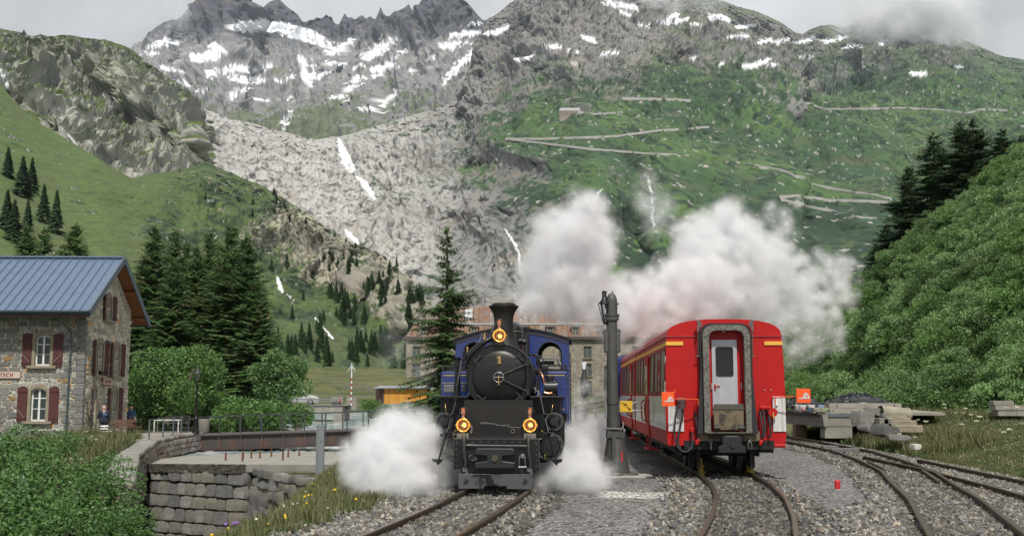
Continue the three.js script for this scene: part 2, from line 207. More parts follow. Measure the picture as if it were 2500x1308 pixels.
const rangeMain = relief({
  name: 'mountain', label: 'broad green and grey mountain with bare glacier polished slabs above the valley', nu: 1300, nv: 520, x0: 380, x1: 2720,
  sky: [[380, 300, 2400], [480, 262, 2400], [520, 274, 2450], [560, 292, 2500], [610, 296, 2550], [660, 311, 2600], [690, 318, 2600], [730, 327, 2600], [770, 338, 2600], [800, 335, 2650], [835, 331, 2700], [880, 316, 2750], [940, 298, 2800], [1000, 283, 2900], [1060, 264, 3000], [1110, 240, 3100], [1135, 190, 3300], [1160, 120, 3600], [1187, 48, 4000], [1211, 34, 4000], [1240, 10, 4000], [1262, -8, 4000], [1330, -60, 4000], [1420, -90, 4000], [1480, -60, 4100], [1560, -50, 4300], [1640, -40, 4400], [1720, -15, 4500], [1766, 5, 4500], [1806, 19, 4500], [1845, 27, 4500], [1874, 37, 4500], [1903, 51, 4500], [1943, 77, 4400], [1962, 82, 4700], [1974, 76, 5000], [2001, 63, 5000], [2031, 61, 5000], [2058, 71, 4900], [2089, 59, 4800], [2126, 42, 4700], [2138, 46, 4700], [2200, 52, 4600], [2300, 78, 4500], [2349, 93, 4400], [2383, 110, 4300], [2432, 132, 4200], [2461, 142, 4200], [2500, 146, 4200], [2720, 200, 4000]],
  base: [[380, 930, 500], [2720, 930, 480]], pow: 1.05, warp: 45, ease: (t) => 1 - Math.pow(1 - t, 1.12),
  bulge: (px, py, f) => -0.10 * Math.exp(-(((px - 1380) / 260) ** 2) - ((py - 420) / 170) ** 2) + 0.10 * Math.exp(-(((px - 1555 - 18 * Math.sin(py * 0.02)) / 40) ** 2)) * smooth(330, 480, py) + 0.035 * Math.exp(-(((px - 1075 + (py - 560) * 0.15) / 20) ** 2)) * smooth(480, 560, py) - 0.10 * Math.exp(-(((px - 1900 - (py - 300) * 0.8) / 160) ** 2)) * smooth(140, 260, py) * smooth(620, 500, py) + 0.08 * Math.exp(-(((px - 2330) / 120) ** 2)) * smooth(200, 300, py),
  disp: (x, y, z, px, py, f, d) => {
    const k = clamp(d / 2600, 0.25, 1.6), [g, pale] = fieldB(px, py), rock = 1 - g;
    const big = 60 * k * fbm3(x * 0.0022, y * 0.0022, z * 0.0022, 3) * smooth(0, 0.12, f);
    const slabs = 42 * k * (ridge3((x * 0.8 + y * 0.5) * 0.008, (y * 0.85 - x * 0.45) * 0.0020, z * 0.0035, 4, 0.55) - 0.5) * (0.35 + rock);
    const crack = -26 * k * Math.pow(ridge3((x * 0.75 + y * 0.65) * 0.02 + 0.6 * N3(x * 0.008, y * 0.008, z * 0.008), (y * 0.75 - x * 0.65) * 0.007, z * 0.012, 2, 0.6), 7) * (0.3 + rock);
    const gully = 24 * k * (ridge3((x - y * 0.55) * 0.008, y * 0.0012, z * 0.001, 2) - 0.5) * g * smooth(1500, 1800, px);
    return big + slabs + crack + gully + 5.5 * k * fbm3(x * 0.03, y * 0.03, z * 0.03, 3, 0.6) * (0.45 + rock * (1 - 0.45 * pale)) + 8 * k * rock * (1 - 0.5 * pale) * (Math.abs(N3(x * 0.045, y * 0.05, z * 0.05)) - 0.3);
  },
  color: (x, y, z, n, px, py, f, d) => {
    const [g, pale, dark] = fieldB(px, py);
    const a = fbm3(x * 0.0035, y * 0.0035, z * 0.0035, 3), b = fbm3(x * 0.014, y * 0.014, z * 0.014, 4, 0.6), c3 = fbm3(x * 0.07, y * 0.07, z * 0.07, 2, 0.7);
    let rock = mixc([0.125, 0.125, 0.12], [0.46, 0.455, 0.43], clamp(pale * 1.02 - 0.04 + 0.14 * a + 0.14 * b)); rock = mixc(rock, [0.30, 0.25, 0.20], smooth(0.15, 0.5, N3(x * 0.008, y * 0.02, z * 0.008)) * 0.35);
    rock = mixc(rock, mixc(rock, [0.08, 0.08, 0.085], 0.8), smooth(0.22, 0.5, b * 0.6 + c3 * 0.9)); rock = mixc(rock, [0.075, 0.075, 0.08], smooth(0.80, 0.93, ridge3((x * 0.75 + y * 0.65) * 0.022 + 0.6 * N3(x * 0.009, y * 0.009, z * 0.009), (y * 0.75 - x * 0.65) * 0.008, z * 0.012, 2, 0.5)) * 0.8); rock = mixc(rock, [0.06, 0.06, 0.065], smooth(0.86, 0.95, ridge3((x * 0.6 + y * 0.8) * 0.055, (y * 0.6 - x * 0.8) * 0.022, z * 0.03, 1)) * 0.7);           // lichen and wet stains
    let grass = mixc([0.034, 0.080, 0.030], [0.080, 0.148, 0.038], clamp(0.5 + 1.3 * a + 0.7 * b)); grass = mixc(grass, [0.085, 0.095, 0.045], smooth(0.1, 0.5, fbm3(x * 0.006 + 40, y * 0.02, z * 0.006, 3)) * 0.6);
    grass = mixc(grass, [0.020, 0.046, 0.022], clamp(smooth(0.35 - 0.75 * dark, 0.55 - 0.75 * dark, b + 0.7 * c3 + 0.25)));
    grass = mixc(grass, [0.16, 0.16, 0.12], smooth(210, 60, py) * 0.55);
    const steep = 1 - clamp(n.y), cover = smooth(-0.16, 0.10, (g - 0.5) * 1.5 + 0.55 * b + 0.35 * a + 0.30 * c3 - (steep - 0.45) * 0.8 * (1.3 - g));
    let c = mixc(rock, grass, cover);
    if (c3 * 0.7 + N3(x * 0.05, y * 0.05, z * 0.05) * 0.6 > 0.66 && cover > 0.5) c = [0.33, 0.32, 0.29];                                              // boulders in the grass
    const s = segDist(px + 10 * b + 6 * c3, py + 5 * b + 3 * c3, snowB), w = segDist(px + 5 * c3 + 3 * b, py, fallsB) + 0.3 * c3; return s > 0 ? [0.86, 0.88, 0.92] : w > 0 ? [0.80, 0.82, 0.84] : c;
  },
});
const fallsC = strokes([[[-6, 160, 4], [4, 180, 5], [16, 210, 5]], [[165, 330, 3], [178, 350, 5], [185, 368, 4]], [[138, 300, 2], [150, 318, 2.5]]]);
const cliff = relief({
  name: 'rocky_hill', label: 'craggy grey cliff streaked with moss above the green left slope', nu: 460, nv: 240, x0: -420, x1: 514,
  sky: [[-420, 10, 1500], [-200, 30, 1450], [0, 66, 1400], [34, 73, 1400], [78, 86, 1400], [98, 80, 1400], [113, 87, 1400], [171, 85, 1400], [220, 92, 1400], [255, 97, 1380], [294, 110, 1360], [323, 126, 1340], [352, 150, 1320], [392, 176, 1300], [426, 201, 1280], [455, 225, 1270], [470, 244, 1260], [489, 272, 1250], [504, 303, 1250], [510, 333, 1250], [514, 352, 1260]],
  base: [[-420, 330, 800], [0, 300, 820], [200, 420, 800], [330, 480, 800], [514, 460, 800]], pow: 1.15,
  bulge: (px, py, f) => 0.16 * smooth(455, 514, px) ** 2 + 0.05 * Math.sin(f * 9 + px * 0.012) * smooth(0, 0.1, f) * smooth(1, 0.9, f),
  disp: (x, y, z, px, py, f) => { const s = Math.sin(y * 0.045 + 2.5 * fbm3(x * 0.004, y * 0.004, z * 0.004, 2)); const st = Math.floor(y * 0.03 + 1.6 * fbm3(x * 0.006, y * 0.004, z * 0.006, 3)), fr = y * 0.03 + 1.6 * fbm3(x * 0.006, y * 0.004, z * 0.006, 3) - st; return 30 * fbm3(x * 0.006, y * 0.006, z * 0.006, 3) + 16 * (smooth(0.55, 0.95, fr) - fr) + 9 * s * smooth(-0.6, 0.6, fbm3(x * 0.006 + 9, y * 0.008, z * 0.006, 2) + 0.2) + 26 * (ridge3(x * 0.022 + 0.5 * N3(x * 0.01, y * 0.01, z * 0.01), y * 0.006, z * 0.012, 4, 0.6) - 0.5) + 7 * Math.abs(N3(x * 0.03, y * 0.022, z * 0.04)) + 4 * Math.abs(N3(x * 0.09, y * 0.05, z * 0.1)) + 8 * fbm3(x * 0.05, y * 0.05, z * 0.05, 3, 0.6); },
  color: (x, y, z, n, px, py, f) => {
    const a = fbm3(x * 0.007, y * 0.010, z * 0.007, 3), b = fbm3(x * 0.03, y * 0.03, z * 0.03, 4, 0.6), st = ridge3((x * 0.9 + y * 0.35) * 0.035, y * 0.004, z * 0.01, 2), c3 = N3(x * 0.12, y * 0.12, z * 0.12);
    let rock = mixc([0.32, 0.325, 0.295], [0.50, 0.49, 0.44], clamp(0.5 + a + 0.9 * b)); rock = mixc(rock, [0.12, 0.12, 0.12], smooth(0.86, 0.94, ridge3(x * 0.05 + 0.4 * a, y * 0.012, z * 0.05, 2)) * 0.7); rock = mixc(rock, [0.16, 0.155, 0.155], smooth(0.66, 0.86, st) * 0.7); rock = mixc(rock, [0.19, 0.185, 0.175], smooth(0.15, 0.4, b + 0.5 * c3) * 0.6); rock = mixc(rock, [0.30, 0.31, 0.20], smooth(230, 120, py) * smooth(-0.2, 0.4, a) * 0.6);
    const grass = mixc([0.045, 0.075, 0.022], [0.085, 0.125, 0.03], clamp(0.5 + 1.4 * b)), cover = smooth(-0.06, 0.1, (n.y - 0.40) * 1.7 + 0.75 * b + 0.3 * a + 0.35 * smooth(300, 420, py) * smooth(330, 420, px) - 0.25 * smooth(110, 170, px) * smooth(300, 340, py) * smooth(430, 340, px));
    const w = segDist(px + 3 * c3, py, fallsC); return w > 0 ? [0.78, 0.8, 0.82] : mixc(rock, grass, cover);
  },
});
const fieldC = anchored([ // grass, shrub, brightness
  [-200, 400, 1, .2, .3], [60, 320, 1, .1, .3], [20, 260, 1, 0, .9], [130, 330, 1, 0, 1], [220, 385, 1, 0, 1], [310, 430, 1, 0, 1], [100, 380, 1, .1, .2], [160, 420, 1, .1, .15], [250, 470, .9, .15, .2], [330, 500, .85, .3, .3], [200, 560, 1, .1, .15], [300, 590, 1, .1, .25], [350, 450, .95, .1, .9], [390, 430, .95, 0, .7], [430, 480, .9, .3, .8], [450, 440, .7, .5, .2], [520, 440, .65, .6, .2], [480, 530, .85, .3, .9], [560, 480, .7, .5, .3], [400, 540, .85, .6, .3],
  [450, 590, .7, .7, .3], [520, 600, .8, .4, .7], [600, 520, .7, .5, .4], [640, 570, .5, .5, .5], [700, 560, .35, .4, .5], [700, 640, .55, .5, .6], [640, 640, .75, .5, .6], [760, 600, .25, .3, .5], [800, 660, .25, .2, .4], [860, 640, .35, .4, .4], [900, 700, .3, .3, .3], [960, 680, .25, .3, .4], [980, 760, .3, .3, .4], [850, 740, .6, .5, .8], [780, 720, .75, .5, .8], [720, 740, .8, .5, .8], [800, 800, .9, .5, .95], [900, 820, .9, .6, .9], [700, 850, .9, .7, .4], [900, 880, .95, .6, .3], [1040, 850, .8, .6, .4],
]);
const fallsK = strokes([[[676, 678, 3.5], [681, 695, 5], [688, 711, 4]], [[770, 775, 2], [785, 795, 2.5], [797, 808, 2], [812, 826, 2.5]], [[700, 718, 1.6], [716, 733, 1.6]]]);
const slope = relief({
  name: 'hillside', label: 'green slope and rocky wooded knoll rising behind the stone house', nu: 760, nv: 330, x0: -430, x1: 1078,
  sky: [[-430, -170, 900], [0, 208, 720], [50, 262, 700], [100, 303, 690], [160, 339, 680], [200, 363, 670], [260, 399, 650], [320, 435, 650], [350, 427, 672], [400, 420, 720], [440, 416, 780], [480, 402, 820], [500, 394, 820], [525, 405, 820], [560, 420, 810], [600, 438, 800], [640, 455, 790], [700, 490, 770], [760, 527, 740], [800, 558, 720], [850, 588, 690], [900, 607, 680], [930, 622, 660], [960, 640, 640], [990, 678, 610], [1010, 715, 590], [1030, 748, 570], [1045, 784, 540], [1060, 830, 500], [1078, 900, 430]],
  base: [[-430, 1005, 100], [300, 995, 120], [600, 968, 190], [900, 930, 280], [1078, 925, 400]], pow: 0.95,
  bulge: (px, py, f) => (0.05 * Math.sin(px * 0.02 + f * 8) + 0.03 * Math.sin(px * 0.045 - f * 13)) * smooth(380, 600, px) * smooth(0, 0.15, f) * smooth(1, 0.93, f),
  disp: (x, y, z, px, py, f, d) => { const k = clamp(d / 600, 0.1, 1.3), [g] = fieldC(px, py), r = 1 - g, e = smooth(0, 0.08, f); return e * k * (10 * fbm3(x * 0.009, y * 0.009, z * 0.009, 3) * (0.3 + r) + 22 * r * (ridge3(x * 0.022, y * 0.013, z * 0.015, 4, 0.55) - 0.5) + 9 * r * Math.abs(N3(x * 0.07, y * 0.045, z * 0.07)) + 5 * r * Math.abs(N3(x * 0.17, y * 0.12, z * 0.15)) + (1.2 + 3 * r) * fbm3(x * 0.07, y * 0.07, z * 0.07, 3, 0.6)); },
  color: (x, y, z, n, px, py, f) => {
    const [g, sh, br] = fieldC(px, py), a = fbm3(x * 0.014, y * 0.014, z * 0.014, 3), b = fbm3(x * 0.05, y * 0.05, z * 0.05, 5, 0.68), c3 = fbm3(x * 0.22, y * 0.22, z * 0.22, 3, 0.8) * 1.3, st = fbm3((x - y * 0.4) * 0.02, (y + x * 0.6) * 0.10, z * 0.02, 3);
    let grass = mixc([0.040, 0.070, 0.026], [0.125, 0.185, 0.036], clamp(0.42 + 0.35 * b + 0.35 * c3)); grass = mixc(grass, [0.085, 0.085, 0.040], smooth(0.05, 0.5, st) * 0.35);
    grass = mixc(grass, [0.026, 0.050, 0.020], smooth(0.62 - 0.75 * sh, 0.76 - 0.75 * sh, b + 0.35 * c3 + 0.25));
    let rock = mixc([0.22, 0.205, 0.17], [0.44, 0.41, 0.33], clamp(0.55 + a + 0.6 * b)); rock = mixc(rock, [0.10, 0.098, 0.09], smooth(0.1, 0.5, c3 * 0.7 + b) * 0.8); rock = mixc(rock, [0.05, 0.05, 0.048], smooth(0.82, 0.94, ridge3(x * 0.06, y * 0.02, z * 0.05, 2)) * 0.8);
    const cover = smooth(-0.12, 0.12, (g - 0.45) * 1.6 + 0.8 * b + 0.5 * c3 + (n.y - 0.6) * 0.8 * (1.2 - g));
    let c = mixc(rock, grass, cover); if (c3 * 0.6 + b * 0.9 > 0.62 + 0.1 * br && cover > 0.6 && sh > 0.05) c = mixc([0.36, 0.35, 0.31], [0.28, 0.26, 0.22], clamp(a + 0.5));
    return segDist(px + 3 * c3, py, fallsK) + 0.35 * c3 > 0 ? [0.8, 0.82, 0.84] : c;
  },
});
// ---------------------------------------------------------------- the valley floor
const RAILS = {                                                 // centre lines of the tracks as [depth, x]
  loco: [[5, -2.55], [8, -1.98], [10, -1.6], [12.06, -1.23], [15, -0.72], [18.1, -0.27], [21, -0.07], [25, 0.13], [32, 0.45], [45, 1.1], [70, 2.6], [110, 5.4], [180, 11]],
  coach: [[5, 0.75], [8, 1.5], [10, 2.04], [12.06, 2.61], [14.5, 3.22], [17.24, 3.8], [19.5, 4.13], [22.4, 4.41], [26, 4.60], [31, 4.84], [40, 5.25], [60, 6.3], [110, 9.5], [180, 15]],
  near: [[5, 3.0], [8, 3.85], [10, 4.52], [12.06, 5.22], [14.7, 6.05], [16.8, 6.72], [19.7, 7.48], [23.0, 8.42], [27, 9.22], [31.4, 9.9], [36, 10.1], [42, 10.3], [60, 10.9], [110, 13.5]],
  far: [[5, 7.7], [12, 8.35], [17.1, 8.68], [20.1, 9.05], [23.8, 9.36], [28.4, 9.76], [33, 10.02]],
};
const bankEdge = [[4, -3.3], [8, -3.0], [12, -2.75], [16, -2.75], [19, -2.55], [24, -2.9], [32, -3.6], [45, -4.6], [65, -5.5], [90, -6]];
function hillAt(x, d) { return 0.7 + Math.min(1.02 * (x - 19.8 - 0.9 * N2(d * 0.1, 3)), 15.2 - 0.46 * (d - 78.6) + 0.35 * (x - 37) + (d > 97 ? -(d - 97) * 0.8 : 0)); }
function groundAt(x, d) {
  const e = poly(bankEdge, d), n = fbm2(x * 0.25, d * 0.25, 3);
  let y = -0.17;
  // left of the tracks the bank drops to the foot of the stone wall; the forecourt, the river and the meadow follow
  const out = e - x; if (out > 0 && d < 70) { const low = -2.75 - 1.5 * smooth(-8, -10.6, x) * smooth(27, 38, d); y = lerp(-0.17, low, smooth(0.2, 5.0, out)) + 0.10 * n * smooth(0.2, 2, out); }
  if (d < 60) { const xw = poly([[27.2, -9.95], [41, -14.6], [55, -18.45], [66, -19.4]], d), house = smooth(xw + lerp(2.6, -0.1, smooth(24, 28, d)), xw - lerp(3.5, 1.2, smooth(24, 28, d)), x) * smooth(10, 24, d); y = lerp(y, lerp(-2.3, -0.74, smooth(20, 50, d)), house); y += 0.25 * n * smooth(-8, -12, x); }
  if (d >= 50) { const far = smooth(56, 62, d); y = lerp(y, x < -6 ? -0.78 : -0.17, far * smooth(2, 9, out) * (x > -12.6 ? 0 : 1) + 0); }
  if (x < e && x > -16.5 && d < 66) { const back = x > -10.5 ? d - (42.4 - 1.6 * (x + 10.4)) : d - (36.5 - 0.617 * x); if (x > -10.5 && d > 33) y = lerp(y, lerp(-0.17, -1.40, smooth(0, 3.2, e - x)), smooth(0, 0.9, back)); if (back > 0.7 && d > 40.6 && x < poly([[40, -6.0], [63, -9.4]], d) - 0.4) y = -2.4; }   // ledge, and the pit under the concrete deck
  if (d > 37.4 - 0.617 * x && d < 66 && x <= -14 && x > poly([[27, -10.2], [55, -18.45], [66, -19.4]], d) + 0.3) y = -2.4;
  // river bed crossing behind the girder
  const mid = lerp(-13.5, -22, smooth(60, 130, d)), wide = lerp(5.5, 9, smooth(60, 140, d)); if (d > 60) { const r = smooth(wide + 2.4, wide - 0.8, Math.abs(x - mid)); y = lerp(y, lerp(-2.4, -1.1, smooth(64, 125, d)), r * smooth(60, 64, d) * smooth(230, 160, d)); }
  // meadow behind climbing to the foot of the mountain
  y += smooth(95, 320, d) * 9.5 * (x < 10 ? 1 : 0.35) + smooth(320, 800, d) * 12;
  if (d > 140 && d < 400 && x < 0) y += 2.2 * Math.max(0, fbm2(x * 0.02 + 5, d * 0.02, 3)) ;
  // right: rough ground beyond the sidings, then the steep slope
  const rx = poly(RAILS.near, d) + 1.7; if (x > Math.max(rx, poly([[5, 9.9], [20, 10.6], [30, 11.4], [60, 12.8], [110, 16]], d)) ) { const o = x - Math.max(rx, poly([[5, 9.9], [20, 10.6], [30, 11.4], [60, 12.8], [110, 16]], d)); y += smooth(0, 5, o) * 0.75 + 0.14 * n * smooth(0, 2, o); }
  const h = hillAt(x, d); if (d > 36 && x > 17) y = Math.max(y, h * smooth(36, 46, d)); else if (x > 19) y = Math.max(y, h * smooth(4, 46, d + (x - 19) * 0.8));
  return y;
}
const G = (x, d) => groundAt(x, d);
const grainT = (() => { const f = tileFbm(5, 16, 6, 0.75), h = tileFbm(9, 64, 4, 0.8); return tex(1024, 1024, (u, v) => { const k = 0.35 + 0.75 * f(u, v) + 0.9 * (h(u, v) - 0.5); return [k, k, k]; }); })();
{
  const us = [], ds = []; for (let i = 0; i <= 520; i++) { const t = i / 520 * 2 - 1; us.push(Math.sign(t) * (Math.abs(t) * 0.62 + 1.3 * Math.pow(Math.abs(t), 6))); }
  for (let d = 3.5; d < 1000; d += Math.max(0.10, d * 0.0085)) ds.push(d);
  const nu = us.length, P = [], C = [], U = [], I = [];
  for (const d of ds) for (const u of us) {
    const x = u * (d + 9), y = G(x, d), n = fbm2(x * 0.35, d * 0.35, 4), m = fbm2(x * 0.05 + 9, d * 0.05, 3), q = N2(x * 2.3, d * 2.3); P.push(x, y - 0.008, -d); U.push(x / 2.2, d / 2.2);
    let c = mixc([0.060, 0.085, 0.026], [0.125, 0.135, 0.050], clamp(0.5 + n + 0.3 * q));
    if (x > 9 && d < 60) c = mixc([0.10, 0.125, 0.042], [0.22, 0.215, 0.10], clamp(0.5 + n + 0.4 * q));
    if (d > 100 && x < 10) c = mixc(mixc([0.16, 0.165, 0.05], [0.075, 0.11, 0.035], smooth(-0.1, 0.25, n + m)), [0.22, 0.20, 0.10], smooth(0.3, 0.6, N2(x * 0.03, d * 0.06)) * 0.5);
    if (x < -9 && d > 20 && d < 62) c = mixc([0.045, 0.085, 0.022], [0.10, 0.15, 0.04], clamp(0.5 + n)); if (d > 57 && d < 75 && x < -13 && x > -23.2) c = mixc([0.27, 0.26, 0.24], [0.20, 0.19, 0.17], clamp(0.5 + n));
    if (y < -1.6 && d > 36 && x > -32 && x < -4) c = mixc([0.22, 0.21, 0.18], [0.10, 0.12, 0.05], clamp(0.5 + n));
    C.push(...c);
  }
  for (let j = 0; j + 1 < ds.length; j++) for (let i = 0; i + 1 < nu; i++) { const a = j * nu + i; I.push(a, a + 1, a + nu, a + 1, a + nu + 1, a + nu); }
  const g = new THREE.BufferGeometry(); g.setAttribute('position', new THREE.Float32BufferAttribute(P, 3)); g.setAttribute('color', new THREE.Float32BufferAttribute(C, 3)); g.setAttribute('uv', new THREE.Float32BufferAttribute(U, 2)); g.setIndex(I); g.computeVertexNormals();
  const m = mesh('ground', g, new THREE.MeshStandardMaterial({ vertexColors: true, map: grainT, bumpMap: grainT, bumpScale: 0.05, roughness: 0.95 })); tag(m, 'grassy valley floor around the station yard', 'ground', null, 'structure');
}
// the station yard: rolled grey grit between the tracks, as one sheet just above the ground
const gritT = (() => { const f = tileFbm(21, 32, 4, 0.9), g = tileFbm(22, 90, 2, 0.8), h = tileFbm(23, 4, 4, 0.55), r = rng(3), spot = tileNoise(190, 77); return tex(2048, 2048, (u, v) => { const s = spot(u * 190, v * 190), k = 0.150 + 0.22 * (g(u, v) - 0.5) * 2.2 + 0.42 * (s > 0.80 ? s - 0.4 : 0) - 0.12 * (s < 0.2 ? 1 - s : 0) + 0.10 * (f(u, v) - 0.5) + 0.06 * (h(u, v) - 0.5); return [k * 1.02, k, k * 0.97]; }); })();
const gritB = tex(1024, 1024, (() => { const g = tileFbm(31, 128, 3, 1); return (u, v) => g(u, v); })(), false);
const gritMat = new THREE.MeshStandardMaterial({ map: gritT, bumpMap: gritB, bumpScale: 0.022, roughness: 0.95, vertexColors: true });
function sheet(name, label, category, left, right, d0, d1, lift, mat, colorAt, rough = 0, kind = 'structure') {   // a strip of ground between two edges
  const P = [], C = [], U = [], I = [], ds = []; for (let d = d0; d <= d1; d += Math.max(0.12, d * 0.012)) ds.push(d); const n = 90;
  for (const d of ds) for (let i = 0; i <= n; i++) { const a = left(d) + 0.10 * N2(d * 1.3, 1) + 0.16 * N2(d * 0.4, 6), b = right(d) + 0.10 * N2(d * 1.3, 8) + 0.16 * N2(d * 0.4, 9), t = i / n, x = lerp(a, b, t), e = smooth(0, 0.04, Math.min(t, 1 - t)); P.push(x, -0.17 + (lift + rough * fbm2(x * 0.8, d * 0.8, 3)) * e - (1 - e) * 0.02, -d); U.push(x / 4, d / 4); C.push(...(colorAt ? colorAt(x, d) : [1, 1, 1])); }
  for (let j = 0; j + 1 < ds.length; j++) for (let i = 0; i < n; i++) { const a = j * (n + 1) + i; I.push(a, a + 1, a + n + 1, a + 1, a + n + 2, a + n + 1); }
  const g = new THREE.BufferGeometry(); g.setAttribute('position', new THREE.Float32BufferAttribute(P, 3)); g.setAttribute('color', new THREE.Float32BufferAttribute(C, 3)); g.setAttribute('uv', new THREE.Float32BufferAttribute(U, 2)); g.setIndex(I); g.computeVertexNormals();
  return tag(mesh(name, g, mat), label, category, null, kind);
}
const tone = (x, d) => { const w = 1 + 0.22 * fbm2(x * 0.35, d * 0.22, 4), lime = smooth(-0.05, 0.35, fbm2(x * 0.9 + 4, d * 1.1, 4) + 1.05 - Math.hypot((x - 2.15) / 1.25, (d - 18.95) / 0.62) ) ; return mixc([w, w, w], [2.7, 2.65, 2.55], lime * 0.85); };
sheet('yard', 'fine grey grit of the station yard between the tracks', 'ground', (d) => poly(RAILS.loco, d) - 0.5, (d) => poly(RAILS.near, d) - 0.4, 4, 64, 0.035, gritMat, tone, 0.02);
sheet('far_yard', 'grey gravel of the yard in front of the old hotel', 'ground', (d) => poly(bankEdge, d) + 1, (d) => poly([[60, 13], [150, 22], [200, 30]], d), 63, 192, 0.03, gritMat, () => [1.5, 1.45, 1.35], 0.02);
// ---------------------------------------------------------------- tracks
const railMat = std([0.10, 0.075, 0.055], 0.55, 0.5), railTop = std([0.20, 0.165, 0.12], 0.34, 0.85), woodOld = (() => { const f = tileFbm(41, 8, 5, 0.6); return new THREE.MeshStandardMaterial({ roughness: 0.9, map: tex(512, 128, (u, v) => { const k = 0.10 + 0.13 * f(u * 0.25, v) + 0.05 * (f(u, v * 0.5) - 0.5); return [k * 1.05, k * 0.92, k * 0.8]; }) }); })();
function line(list, d0, d1, off = 0, step = 0.35) {             // points along a track, moved sideways
  const out = []; for (let d = d0; d <= d1 + 1e-6; d += step) { const s = (poly(list, d + 0.6) - poly(list, d - 0.6)) / 1.2, x = (poly(list, d + 0.5) + poly(list, d - 0.5) + poly(list, d)) / 3, k = 1 / Math.hypot(1, s); out.push(V(x + off * k, 0, -(d - off * s * k))); } return out;
}
function sweep(pts, prof, y = 0) {                              // a closed outline [[across, up] ...] drawn along points
  const P = [], I = [], n = prof.length;
  pts.forEach((p, i) => { const a = pts[Math.max(i - 1, 0)], b = pts[Math.min(i + 1, pts.length - 1)], t = b.clone().sub(a).setY(0).normalize(), s = V(-t.z, 0, t.x); for (const [u, v] of prof) P.push(p.x + s.x * u, p.y + y + v, p.z + s.z * u); });
  for (let i = 0; i + 1 < pts.length; i++) for (let k = 0; k < n; k++) { const a = i * n + k, b = i * n + (k + 1) % n; I.push(a, b, a + n, b, b + n, a + n); }
  for (let k = 1; k + 1 < n; k++) { I.push(0, k + 1, k); const o = (pts.length - 1) * n; I.push(o, o + k, o + k + 1); }
  const g = new THREE.BufferGeometry(); g.setAttribute('position', new THREE.Float32BufferAttribute(P, 3)); g.setIndex(I); const q = g.toNonIndexed(); q.computeVertexNormals(); return q;
}
const railProf = [[-0.055, -0.13], [0.055, -0.13], [0.05, -0.115], [0.012, -0.10], [0.012, -0.045], [0.034, -0.03], [0.034, -0.006], [-0.034, -0.006], [-0.034, -0.03], [-0.012, -0.045], [-0.012, -0.10], [-0.05, -0.115]], headProf = [[-0.028, -0.006], [0.028, -0.006], [0.025, 0], [-0.025, 0]];
function track(name, label, list, d0, d1, { sides = [-1, 1], sleepers = [d0, d1], ends } = {}) {
  const t = thing(name, label, 'railway track');
  for (const s of sides) { const [a, b] = ends?.[s] ?? [d0, d1], p = line(list, a, b, s * 0.53); const r = mesh('rail', sweep(p, railProf), railMat, t); mesh('rail_head', sweep(p, headProf), railTop, r); }
  const sl = rb(2.0, 0.14, 0.22, 0, 0, 0, 0.015), ch = [-1, 1].map((s) => join([bx(0.22, 0.03, 0.12, s * 0.53, 0.075, 0), bx(0.05, 0.05, 0.05, s * 0.45, 0.10, 0), bx(0.05, 0.05, 0.05, s * 0.61, 0.10, 0)]));
  for (let d = sleepers[0]; d < sleepers[1]; d += 0.68) { const s = (poly(list, d + 0.5) - poly(list, d - 0.5)); const m = mesh('sleeper', sl, woodOld, t); m.position.set(poly(list, d), -0.213, -d); m.rotation.y = -Math.atan(-s) * -1; for (const c of ch) mesh('rail_clip', c, railMat, m); }
  return t;
}
track('railway_track', 'curving narrow gauge track in front of the steam locomotive', RAILS.loco, 6, 34, { sleepers: [7, 20] });
track('railway_track', 'narrow gauge track with rust brown rails running under the red coach', RAILS.coach, 6, 46, { sleepers: [7, 26] });
const sw = track('railway_track', 'curved siding track sweeping past the red peg into the points', RAILS.near, 6, 60, { sleepers: [7, 38] });
const tb = track('railway_track', 'straight siding track joining the points beside the flowery grass', RAILS.far, 6, 30, { sides: [1], sleepers: [7, 24], ends: { 1: [6, 27] } });
{ const p = []; for (let d = 6; d <= 28.5; d += 0.4) p.push(V(poly([[5, 7.25], [17.1, 8.16], [19.1, 8.45], [21.5, 8.72], [23.8, 8.98], [25.5, 9.08], [28.7, 9.3]], d), 0, -d)); const r = mesh('rail', sweep(p, railProf), railMat, tb); mesh('rail_head', sweep(p, headProf), railTop, r); }
mesh('check_rail', sweep(line(RAILS.near, 20.5, 23.5, 0.36), railProf, -0.01), railMat, sw); mesh('check_rail', sweep(line(RAILS.near, 24, 26.5, -0.36), railProf, -0.01), railMat, sw);
mesh('switch_box', [rb(0.9, 0.12, 0.35, 10.05, -0.06, -32.5, 0.02), rb(0.5, 0.1, 0.3, 10.2, -0.07, -34.6, 0.02)], std(0.13, 0.7), sw); mesh('cover_plate', [rb(0.95, 0.03, 0.3, 9.75, -0.1, -29.6, 0.01)], std(0.3, 0.6, 0.3), sw);
